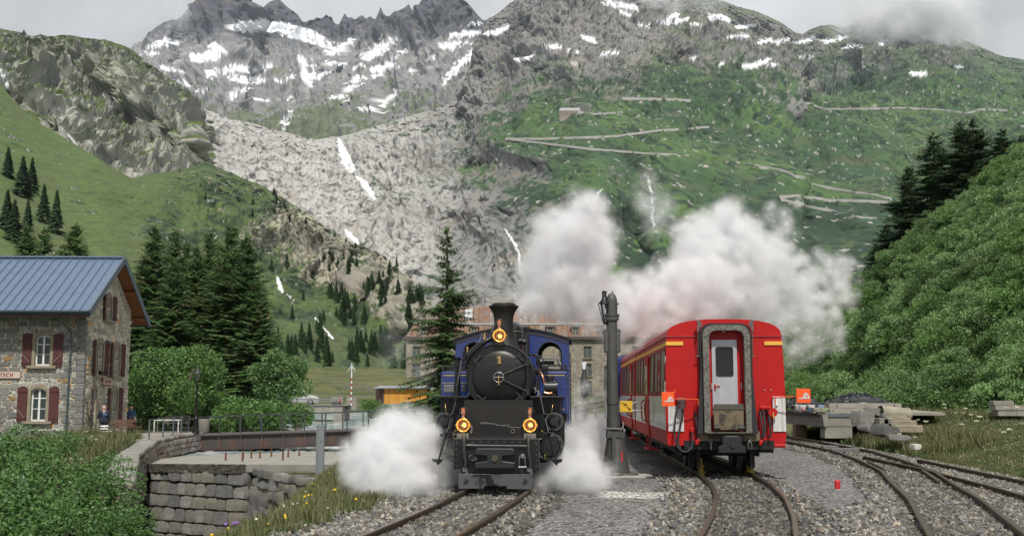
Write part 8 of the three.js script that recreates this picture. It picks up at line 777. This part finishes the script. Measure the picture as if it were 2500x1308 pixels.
{ // man in a dark suit, hands behind his back
  const t = thing('person', 'grey haired man in a dark suit and blue tie standing by the house door', 'person', [-22.02, -0.70, -57.9], 0.42);
  const legs = (s) => [[[s * 0.09, 0.90, 0], [s * 0.11, 0.48, 0.01], 0.085, 0.058], [[s * 0.11, 0.48, 0.01], [s * 0.13, 0.08, -0.01], 0.055, 0.038]], torso = [[[-0.09, 0.93, 0], [0.09, 0.93, 0], 0.11, 0.11], [[0, 0.95, 0], [0, 1.20, 0.0], 0.13, 0.14], [[-0.08, 1.30, 0], [0.08, 1.30, 0], 0.125, 0.125], [[-0.17, 1.40, -0.01], [0.17, 1.40, -0.01], 0.06, 0.06], [[0, 1.38, 0], [0, 1.48, -0.01], 0.07, 0.055]], arms = (s) => [[[s * 0.20, 1.39, -0.01], [s * 0.27, 1.13, -0.07], 0.058, 0.046], [[s * 0.27, 1.13, -0.07], [s * 0.07, 0.97, -0.17], 0.043, 0.032]];
  mesh('body', [fieldMesh([...torso, ...legs(-1), ...legs(1), ...arms(-1), ...arms(1), [[0, 1.45, 0], [0, 1.55, 0], 0.05, 0.05]], 72), fieldMesh(headBones(1.60), 56, 0.012), fieldMesh(hand(0.06, 0.97, -0.18, 1), 40, 0.006), fieldMesh(hand(-0.06, 0.98, -0.185, -1), 40, 0.006)], skinM, t); face(t, 1.60);
  const grow = (b, g) => b.map(([a, c, ra, rc]) => [a, c, ra + g, rc + g]), suit = std([0.018, 0.024, 0.045], 0.8); mesh('suit_jacket', fieldMesh([...grow(torso.slice(0, 4), 0.018), ...grow(arms(-1), 0.018), ...grow(arms(1), 0.018), [[-0.1, 0.86, 0], [0.1, 0.86, 0], 0.115, 0.115]], 76), suit, t); mesh('trousers', fieldMesh([...grow(legs(-1), 0.018), ...grow(legs(1), 0.018), [[-0.06, 0.9, 0], [0.06, 0.9, 0], 0.11, 0.11]], 72), std([0.012, 0.014, 0.022], 0.85), t);
  mesh('shirt', slab([[-0.055, 1.42], [0.055, 1.42], [0.0, 1.16]], 0.03, 0.004).translate(0, 0, 0.130), std([0.62, 0.64, 0.68], 0.8), t); mesh('tie', slab([[-0.02, 1.42], [0.02, 1.42], [0.028, 1.20], [0, 1.14], [-0.028, 1.20]], 0.012, 0.003).translate(0, 0, 0.166), std([0.06, 0.13, 0.36], 0.7), t); mesh('badge', bx(0.07, 0.025, 0.01, 0.11, 1.26, 0.155), whitePaint, t); mesh('hair', fieldMesh([[[0, 1.66, -0.03], [0, 1.65, -0.06], 0.085, 0.085], [[-0.075, 1.62, -0.03], [-0.08, 1.58, -0.04], 0.03, 0.022], [[0.075, 1.62, -0.03], [0.08, 1.58, -0.04], 0.03, 0.022]], 44, 0.015), std([0.42, 0.41, 0.40], 0.9), t); for (const s of [-1, 1]) mesh('shoe', fieldMesh([[[s * 0.13, 0.045, -0.03], [s * 0.14, 0.035, 0.14], 0.045, 0.038]], 32, 0.02), std(0.012, 0.4), t);
}
{ // woman in blue at the far corner
  const p = at(317, 1045, 66.5), t = thing('person', 'woman in blue with a pale shoulder bag at the far corner of the house', 'person', [p.x, -0.70, p.z], 0.55), legs = (s) => [[[s * 0.085, 0.84, 0], [s * 0.09, 0.45, 0.01], 0.088, 0.055], [[s * 0.09, 0.45, 0.01], [s * 0.10, 0.07, -0.01], 0.052, 0.036]], torso = [[[-0.08, 0.88, 0], [0.08, 0.88, 0], 0.11, 0.11], [[0, 0.95, 0], [0, 1.15, 0], 0.11, 0.115], [[-0.06, 1.22, 0.01], [0.06, 1.22, 0.01], 0.105, 0.105], [[-0.145, 1.31, -0.01], [0.145, 1.31, -0.01], 0.05, 0.05]], arms = (s) => [[[s * 0.17, 1.31, 0], [s * 0.22, 1.06, -0.02], 0.048, 0.040], [[s * 0.22, 1.06, -0.02], [s * 0.10, 0.98, 0.17], 0.037, 0.028]], grow = (b, g) => b.map(([a, c, ra, rc]) => [a, c, ra + g, rc + g]);
  mesh('body', [fieldMesh([...torso, ...legs(-1), ...legs(1), ...arms(-1), ...arms(1), [[0, 1.34, 0], [0, 1.45, 0], 0.045, 0.045]], 68), fieldMesh(headBones(1.50), 52, 0.012), fieldMesh(hand(0.09, 0.98, 0.19, 1, -1), 36, 0.006), fieldMesh(hand(-0.09, 0.98, 0.19, -1, -1), 36, 0.006)], skinM, t); face(t, 1.50); mesh('jacket', fieldMesh([...grow(torso, 0.018), ...grow(arms(-1), 0.016), ...grow(arms(1), 0.016)], 68), std([0.030, 0.075, 0.16], 0.8), t); mesh('trousers', fieldMesh([...grow(legs(-1), 0.014), ...grow(legs(1), 0.014)], 64), std([0.025, 0.05, 0.10], 0.85), t); mesh('hair', fieldMesh([[[0, 1.555, -0.03], [0, 1.54, -0.06], 0.09, 0.085], [[-0.07, 1.5, -0.05], [-0.06, 1.40, -0.06], 0.045, 0.04], [[0.07, 1.5, -0.05], [0.06, 1.40, -0.06], 0.045, 0.04]], 40, 0.015), std([0.10, 0.05, 0.03], 0.9), t); mesh('shoulder_bag', [rb(0.10, 0.24, 0.26, 0.24, 0.85, 0.02, 0.04), rod([0.2, 0.95, 0], [0.14, 1.36, 0], 0.012)], std([0.50, 0.47, 0.42], 0.8), t); for (const s of [-1, 1]) mesh('shoe', fieldMesh([[[s * 0.10, 0.04, -0.03], [s * 0.11, 0.03, 0.12], 0.04, 0.033]], 28, 0.02), std(0.03, 0.5), t);
}
{
  const wood = std([0.16, 0.085, 0.055], 0.75), ironB = std(0.02, 0.5, 0.4);
  const bench = (label, x, z, ry, m = wood) => { const t = thing('bench', label, 'bench', [x, -0.70, z], ry); for (let k = 0; k < 4; k++) mesh('seat_slat', rb(1.7, 0.03, 0.09, 0, 0.45, -0.12 + k * 0.105, 0.008), m, t); for (let k = 0; k < 4; k++) mesh('back_slat', put(rb(1.7, 0.085, 0.028, 0, 0, 0, 0.008), 0, 0.56 + k * 0.105, -0.19 - k * 0.025, -0.2), m, t); for (const s of [-1, 1]) { mesh('leg', [rod([s * 0.7, 0, -0.2], [s * 0.7, 0.46, -0.15], 0.022), rod([s * 0.7, 0.46, -0.17], [s * 0.7, 0.95, -0.29], 0.02)], ironB, t); mesh('leg', rod([s * 0.7, 0, 0.2], [s * 0.7, 0.44, 0.16], 0.022), ironB, t); } return t; };
  bench('brown slatted bench standing against the gable beside the man', -21.75, -61.0, 1.15); bench('grey slatted bench behind the white table at the railing', at(412, 1055, 70).x, -71.5, 0.1, std([0.17, 0.15, 0.14], 0.8));
  { const p = at(318, 1050, 62), t = thing('garden_table', 'dark round metal table on curved legs in front of the brown bench', 'table', [p.x, -0.70, p.z], 0.2); mesh('table_top', cyl(0.55, 0.55, 0.03, 0, 0.73, 0, 'y', 32), ironB, t); for (let k = 0; k < 4; k++) { const a = k * 1.571 + 0.5, c = Math.cos(a), s = Math.sin(a); mesh('leg', tube([[c * 0.12, 0.72, s * 0.12], [c * 0.10, 0.35, s * 0.10], [c * 0.22, 0.08, s * 0.22], [c * 0.42, 0.01, s * 0.42]], 0.016, 6), ironB, t); } }
  { const p = at(408, 1057, 67.5), t = thing('white_table', 'white framed table behind the railing posts', 'table', [p.x, -0.70, p.z]); mesh('table_top', rb(1.6, 0.05, 0.7, 0, 0.74, 0, 0.01), whitePaint, t); for (const [x, z] of [[-0.75, 0.3], [0.75, 0.3], [-0.75, -0.3], [0.75, -0.3]]) mesh('leg', bx(0.06, 0.72, 0.06, x, 0.36, z), whitePaint, t); }
  { const p = at(496, 1055, 68), t = thing('planter', 'round pale concrete planter beside the street lamp', 'planter', [p.x, -0.75, p.z]); mesh('tub', lathe([[0.0, 0], [0.33, 0], [0.37, 0.85], [0.33, 0.86], [0.31, 0.7], [0, 0.68]], 28), concrete, t); mesh('soil', cyl(0.31, 0.31, 0.04, 0, 0.72, 0, 'y', 20), std([0.05, 0.04, 0.03], 0.95), t); }
  { const t = thing('sandwich_board', 'leaning black and white ladder shaped stand in front of the man', 'stand', [-21.62, -0.70, -56.9], 0.25); t.rotation.x = 0; const g = new THREE.Group(); g.name = 'frame'; g.rotation.x = -0.5; t.add(g); for (const s of [-1, 1]) mesh('rail', rb(0.05, 0.85, 0.04, s * 0.20, 0.42, 0, 0.008), std([0.03, 0.04, 0.07], 0.6), g); for (let k = 0; k < 5; k++) mesh('rung', rb(0.38, 0.07, 0.03, 0, 0.10 + k * 0.16, 0.02, 0.008), whitePaint, g); mesh('stay', rod([-0.15, 0.0, -0.55], [-0.15, 0.62, -0.35], 0.014), ironB, t); mesh('stay', rod([0.15, 0.0, -0.55], [0.15, 0.62, -0.35], 0.014), ironB, t); }
  // street lamp
  const p = at(476, 1060, 64), t = thing('street_lamp', 'tall dark cast iron street lamp with a glass lantern above the retaining wall', 'street lamp', [p.x, -0.72, p.z]); mesh('base', lathe([[0.22, 0], [0.21, 0.15], [0.15, 0.25], [0.14, 0.9], [0.16, 0.95], [0.10, 1.05]], 12), blk, t); mesh('post', [lathe([[0.085, 1.0], [0.075, 2.0], [0.095, 2.05], [0.06, 2.12], [0.05, 3.1], [0.07, 3.14], [0.04, 3.2]], 14), rod([-0.22, 2.95, 0], [0.22, 2.95, 0], 0.014)], blk, t); mesh('lantern_frame', [...[0, 1, 2, 3].map((k) => rod([0.09 * Math.cos(k * 1.571 + .785), 3.2, 0.09 * Math.sin(k * 1.571 + .785)], [0.19 * Math.cos(k * 1.571 + .785), 3.62, 0.19 * Math.sin(k * 1.571 + .785)], 0.014)), lathe([[0.24, 3.62], [0.22, 3.66], [0.10, 3.82], [0.05, 3.86], [0.07, 3.93], [0.02, 4.03], [0, 4.04]], 12)], std([0.05, 0.055, 0.055], 0.45, 0.4), t); mesh('lantern_glass', put(new THREE.CylinderGeometry(0.18, 0.085, 0.41, 4, 1, true), 0, 3.41, 0), new THREE.MeshPhysicalMaterial({ color: lin(0.9, 0.93, 0.93), transmission: 1, thickness: 0, roughness: 0.12, side: THREE.DoubleSide }), t);
}
// ---------------------------------------------------------------- high mountain road, houses and clouds
{
  const wallM = std([0.34, 0.33, 0.31], 0.95), road = (label, pts, w, lift = 3) => { const P = [], I = []; let n = 0; for (let i = 0; i + 1 < pts.length; i++) for (let k = 0; k < 7; k++) { const f = k / 7, px = lerp(pts[i][0], pts[i + 1][0], f), py = lerp(pts[i][1], pts[i + 1][1], f), q = rangeMain.find(px, py); if (!q) continue; const h = w * -q.z / 2618 * (0.8 + 0.5 * Math.abs(N2(px * 0.05, 3))), o = V(0, EYE, 0).sub(q).normalize().multiplyScalar(lift * 2.5); P.push(q.x + o.x, q.y - h * 0.7 + o.y, q.z + o.z, q.x + o.x, q.y + h * 0.3, q.z + o.z * 0.6, q.x - o.x * 2, q.y + h * 0.3, q.z - o.z * 2, q.x - o.x, q.y - h, q.z - o.z); if (n) { const a = (n - 1) * 4; for (let j = 0; j < 3; j++) I.push(a + j, a + 4 + j, a + j + 1, a + j + 1, a + 4 + j, a + 5 + j); } n++; } const g = new THREE.BufferGeometry(); g.setAttribute('position', new THREE.Float32BufferAttribute(P, 3)); g.setIndex(I); g.computeVertexNormals(); const m = mesh('mountain_road', g, new THREE.MeshStandardMaterial({ color: lin(0.27, 0.265, 0.25), roughness: 0.95, side: THREE.DoubleSide })); tag(m, label, 'road', null, 'structure'); };
  road('upper pass road crossing high under the clouded peak', [[1923, 250], [1992, 252], [2050, 267], [2140, 265], [2217, 264], [2290, 270], [2344, 277], [2403, 267], [2500, 269]], 6); road('pass road terrace right of the hotel on the mountain', [[1390, 276], [1470, 279], [1540, 273]], 4); road('road terrace high above the rocky gully', [[1551, 240], [1640, 243], [1700, 246]], 7); road('road bend above the steam with a rock cutting', [[1260, 339], [1319, 339], [1430, 335], [1500, 332], [1583, 318], [1700, 314], [1786, 309]], 5); road('long descending pass road with walls', [[1270, 341], [1340, 352], [1436, 365], [1563, 372], [1700, 382]], 4); road('pass road with a masonry gallery descending towards the crest conifers', [[1796, 399], [1874, 414], [1943, 433], [2021, 453], [2089, 470], [2197, 488]], 7); road('lower hairpin road terrace, upper arm', [[1879, 480], [1943, 478], [2021, 483], [2050, 489], [2129, 491], [2195, 495]], 7); road('lower hairpin road terrace, lower arm', [[1884, 486], [1982, 502], [2089, 519]], 7); road('lowest piece of pass road near the crest conifers', [[2110, 527], [2140, 532], [2175, 534]], 6);
  const house = (label, px, py, w, h, roofC, wallC, rows, dormers) => { const q = rangeMain.find(px, py), s = -q.z / 2618, o = V(0, EYE, 0).sub(q).normalize().multiplyScalar(6), t = thing('mountain_house', label, 'building', [q.x + o.x, q.y + o.y - 2, q.z + o.z]), W = w * s, Hh = h * s; mesh('wall', [box2(-W / 2, W / 2, -14, Hh * 0.68, -W * 0.35, 0)], std(wallC, 0.9), t); mesh('roof', slab([[-W / 2 - 1, 0], [W / 2 + 1, 0], [W / 2 - 1.5, Hh * 0.32], [-W / 2 + 1.5, Hh * 0.32]], W * 0.36, 0).translate(0, Hh * 0.68, -W * 0.355), std(roofC, 0.5), t); for (let r = 0; r < rows; r++) for (let k = 0; k < Math.round(w / 6); k++) mesh('window', box2(-W / 2 + (k + 0.3) * W / Math.round(w / 6), -W / 2 + (k + 0.65) * W / Math.round(w / 6), Hh * (0.1 + r * 0.2), Hh * (0.22 + r * 0.2), 0.001, 0.25), std(0.03, 0.4), t); return t; };
  house('pale roofed old hotel on the mountain beside the bare slabs', 1355, 281, 52, 22, [0.50, 0.51, 0.52], [0.30, 0.25, 0.21], 3); house('small white hut high above the mountain hotel', 1437, 158, 30, 11, [0.5, 0.5, 0.5], [0.60, 0.58, 0.54], 1); house('low dark kiosk at the top edge of the bare slabs', 1178, 271, 36, 10, [0.10, 0.09, 0.08], [0.14, 0.10, 0.08], 1); house('long pale roofed shed beside the pass road', 1404, 276, 16, 7, [0.52, 0.53, 0.54], [0.35, 0.33, 0.30], 1);
}
// ---------------------------------------------------------------- steam: droplet clumps filling billowing volumes
const steamMat = new THREE.MeshPhysicalMaterial({ color: lin(0.975, 0.98, 0.99), roughness: 1, metalness: 0, transmission: 0.5, thickness: 0, specularIntensity: 0, side: THREE.DoubleSide });
function clumpGeo(n, size, seed) {                              // many tiny flecks in a ball of radius 1
  const r = rng(seed), P = [], q = new THREE.Quaternion(), v = V();
  for (let i = 0; i < n; i++) {
    const rr = Math.pow(r(), 0.62), th = r() * 6.2832, cz = r() * 2 - 1, sz = Math.sqrt(1 - cz * cz), x = rr * sz * Math.cos(th), y = rr * cz, z = rr * sz * Math.sin(th);
    q.setFromEuler(new THREE.Euler(r() * 6.3, r() * 6.3, r() * 6.3)); const s = size * (0.6 + 0.8 * r());
    for (const [a, b] of [[0, 1], [-0.87, -0.5], [0.87, -0.5]]) { v.set(a * s, b * s, 0).applyQuaternion(q); P.push(x + v.x, y + v.y, z + v.z); }
  }
  const g = new THREE.BufferGeometry(); g.setAttribute('position', new THREE.Float32BufferAttribute(P, 3)); g.computeVertexNormals(); return g;
}
function steam(name, label, blobs, { density, clump = 0.24, flecks = 9000, fleck = 0.0018, scale = 1.35, seed = 1, floor = -9, rough = 0.7, category = 'steam' }) {
  const r = rng(seed), mats = [];
  for (const [px, py, d, rp, k = 1] of blobs) {
    const c = at(px, py, d), R = rp * d / 2618, vol = 4.19 * R ** 3, n = Math.round(density * vol * Math.min(1, k) * 1.0);
    for (let i = 0; i < n; i++) {
      let x, y, z, m; do { x = r() * 2 - 1; y = r() * 2 - 1; z = r() * 2 - 1; m = x * x + y * y + z * z; } while (m > 1);
      const X = c.x + x * R * 1.12, Y = c.y + y * R * 1.12, Z = c.z + z * R * 1.12, f = fbm3(X * scale, Y * scale, Z * scale, 5, 0.6), e = Math.sqrt(m) * 1.12 + rough * f;
      if (e > 0.98 || Y < floor || (k < 1 && f > 0.35 - 0.2 * k)) continue;
      mats.push(M4(X, Y, Z, r() * 6.3, r() * 6.3, r() * 6.3, clump * (0.7 + 0.6 * r())));
    }
  }
  const m = instanced(name, clumpGeo(flecks, fleck / clump, seed + 5), steamMat, mats); return tag(m, label, category, null, 'stuff');
}
const pd = (px) => 24.5 + 11 * clamp((px - 1300) / 800), B = (list) => list.map(([x, y, r, k]) => [x, y, pd(x) + (x * 7 % 13) / 13 * 1.5, r, k]);
steam('steam', 'tall white double billow of steam drifting behind the locomotive and the red coach', B([
  [1430, 532, 62], [1375, 565, 62], [1465, 585, 48], [1330, 560, 34], [1400, 625, 92], [1325, 650, 55], [1440, 655, 64], [1350, 690, 84], [1290, 735, 42], [1420, 715, 84], [1500, 742, 72], [1560, 712, 50], [1310, 600, 40], [1480, 545, 25],
  [1772, 520, 40], [1745, 560, 60], [1800, 575, 62], [1700, 605, 66], [1780, 630, 100], [1850, 640, 70], [1655, 668, 56], [1720, 700, 92], [1600, 705, 52], [1800, 720, 90], [1620, 755, 66], [1890, 600, 40, .6], [1700, 760, 60, .7], [1540, 760, 60, .8],
  [1905, 640, 62, .5], [1905, 560, 40, .3], [1885, 520, 36, .22], [1920, 710, 84, .42], [2005, 700, 84, .3], [2050, 670, 56, .25], [1980, 785, 84, .24], [2085, 655, 36, .22], [1870, 775, 74, .4], [1950, 850, 56, .14], [1500, 795, 50, .4], [1430, 790, 40, .25], [1580, 800, 50, .25], [1490, 850, 40, .12], [1560, 850, 40, .14], [2020, 830, 50, .14], [1960, 500, 30, .10],
]), { density: 120, seed: 3 });
steam('steam', 'white cloud of steam on the ground to the left of the locomotive', [[920, 1130, 18.6, 84], [1000, 1100, 19.0, 86], [980, 1160, 18.2, 62], [1040, 1135, 20.0, 62], [900, 1175, 18.2, 48], [1090, 1160, 21.0, 52], [950, 1060, 19, 56, .9], [1025, 1060, 19.3, 50, .6], [1110, 1172, 20.8, 42, .8], [1000, 1190, 18, 44], [930, 1192, 18, 40], [1050, 1085, 20.6, 52, .6], [1010, 1020, 19.5, 34, .25], [885, 1130, 18.6, 44, .9], [1050, 1192, 18.3, 34, .8]], { density: 480, clump: 0.17, flecks: 8000, fleck: 0.00145, scale: 2.1, seed: 5, floor: -0.12 });
steam('steam', 'white cloud of steam on the ground between the locomotive and the water crane', [[1412, 1148, 19.2, 60], [1466, 1162, 19.6, 30], [1370, 1155, 20.6, 54], [1400, 1105, 19.8, 58, .9], [1430, 1035, 24, 64, .2], [1400, 1165, 18.9, 44], [1465, 1105, 24, 56, .3], [1360, 1185, 19.0, 36], [1340, 1165, 20.8, 44, .9], [1445, 990, 24.5, 60, .08], [1400, 1184, 19.2, 38], [1350, 1115, 20.8, 44, .4], [1460, 1080, 24, 50, .25], [1450, 1185, 19, 34, .9], [1325, 1180, 19.6, 34, .7]], { density: 480, clump: 0.17, flecks: 8000, fleck: 0.00145, scale: 2.1, seed: 7, floor: -0.12 });

steam('steam', 'thin drifting steam around the open conifer left of the locomotive', [[965, 870, 30, 60, .10], [1010, 845, 30, 46, .12], [990, 905, 30, 46, .08], [920, 1015, 27, 50, .07], [880, 1030, 26, 40, .06], [960, 1005, 27, 46, .08], [1030, 900, 28, 40, .06]], { density: 26, clump: 0.45, scale: 1.0, seed: 11 });
steam('steam', 'faint wisp of steam rising in front of the gully on the mountain', [[1560, 440, 62, 34, .22], [1585, 470, 62, 44, .20], [1620, 500, 62, 48, .20], [1660, 520, 62, 40, .12], [1600, 545, 62, 40, .10], [1545, 420, 62, 26, .12], [1700, 470, 62, 30, .05]], { density: 5, clump: 0.8, flecks: 12000, fleck: 0.0056, scale: 0.5, seed: 12 });
function cloud(label, blobs, { density, clump, fleck, scale, seed }) { steam('cloud', label, blobs, { density, clump, flecks: 9000, fleck: fleck * 0.6, scale, seed, rough: 0.85, category: 'cloud' }); }
cloud('white cloud wrapped round the rounded peak towards the right', [[2150, 60, 4000, 70, .6], [2200, 40, 4000, 80, .8], [2270, 45, 4000, 90, 1], [2330, 55, 4000, 70, .7], [2120, 75, 4000, 40, .3], [2240, 90, 4000, 50, .35], [2310, 85, 4000, 50, .35], [2180, 0, 4000, 90, .9], [2080, 20, 4000, 70, .4], [2380, 70, 4000, 50, .3], [2280, -20, 4000, 100, 1]], { density: 48 / 4e6, clump: 46, fleck: 0.6, scale: 1 / 130, seed: 21 });
cloud('white cloud hiding the summit above the brown scree', [[1640, 0, 3600, 60, .7], [1590, -25, 3600, 60, .7], [1700, 15, 3600, 50, .5], [1660, 40, 3600, 36, .3], [1740, 0, 3600, 50, .4], [1520, -30, 3600, 60, .4], [1890, 70, 3800, 30, .2], [1905, 95, 3800, 22, .15]], { density: 42 / 4e6, clump: 42, fleck: 0.55, scale: 1 / 120, seed: 22 });
cloud('faint grey cloud touching the outermost dark peak', [[420, 40, 5200, 40, .3], [395, 25, 5200, 50, .35], [440, 20, 5200, 36, .2], [930, 25, 5400, 24, .2]], { density: 20 / 4e6, clump: 46, fleck: 0.6, scale: 1 / 120, seed: 23 });
renderer.render(scene, camera);
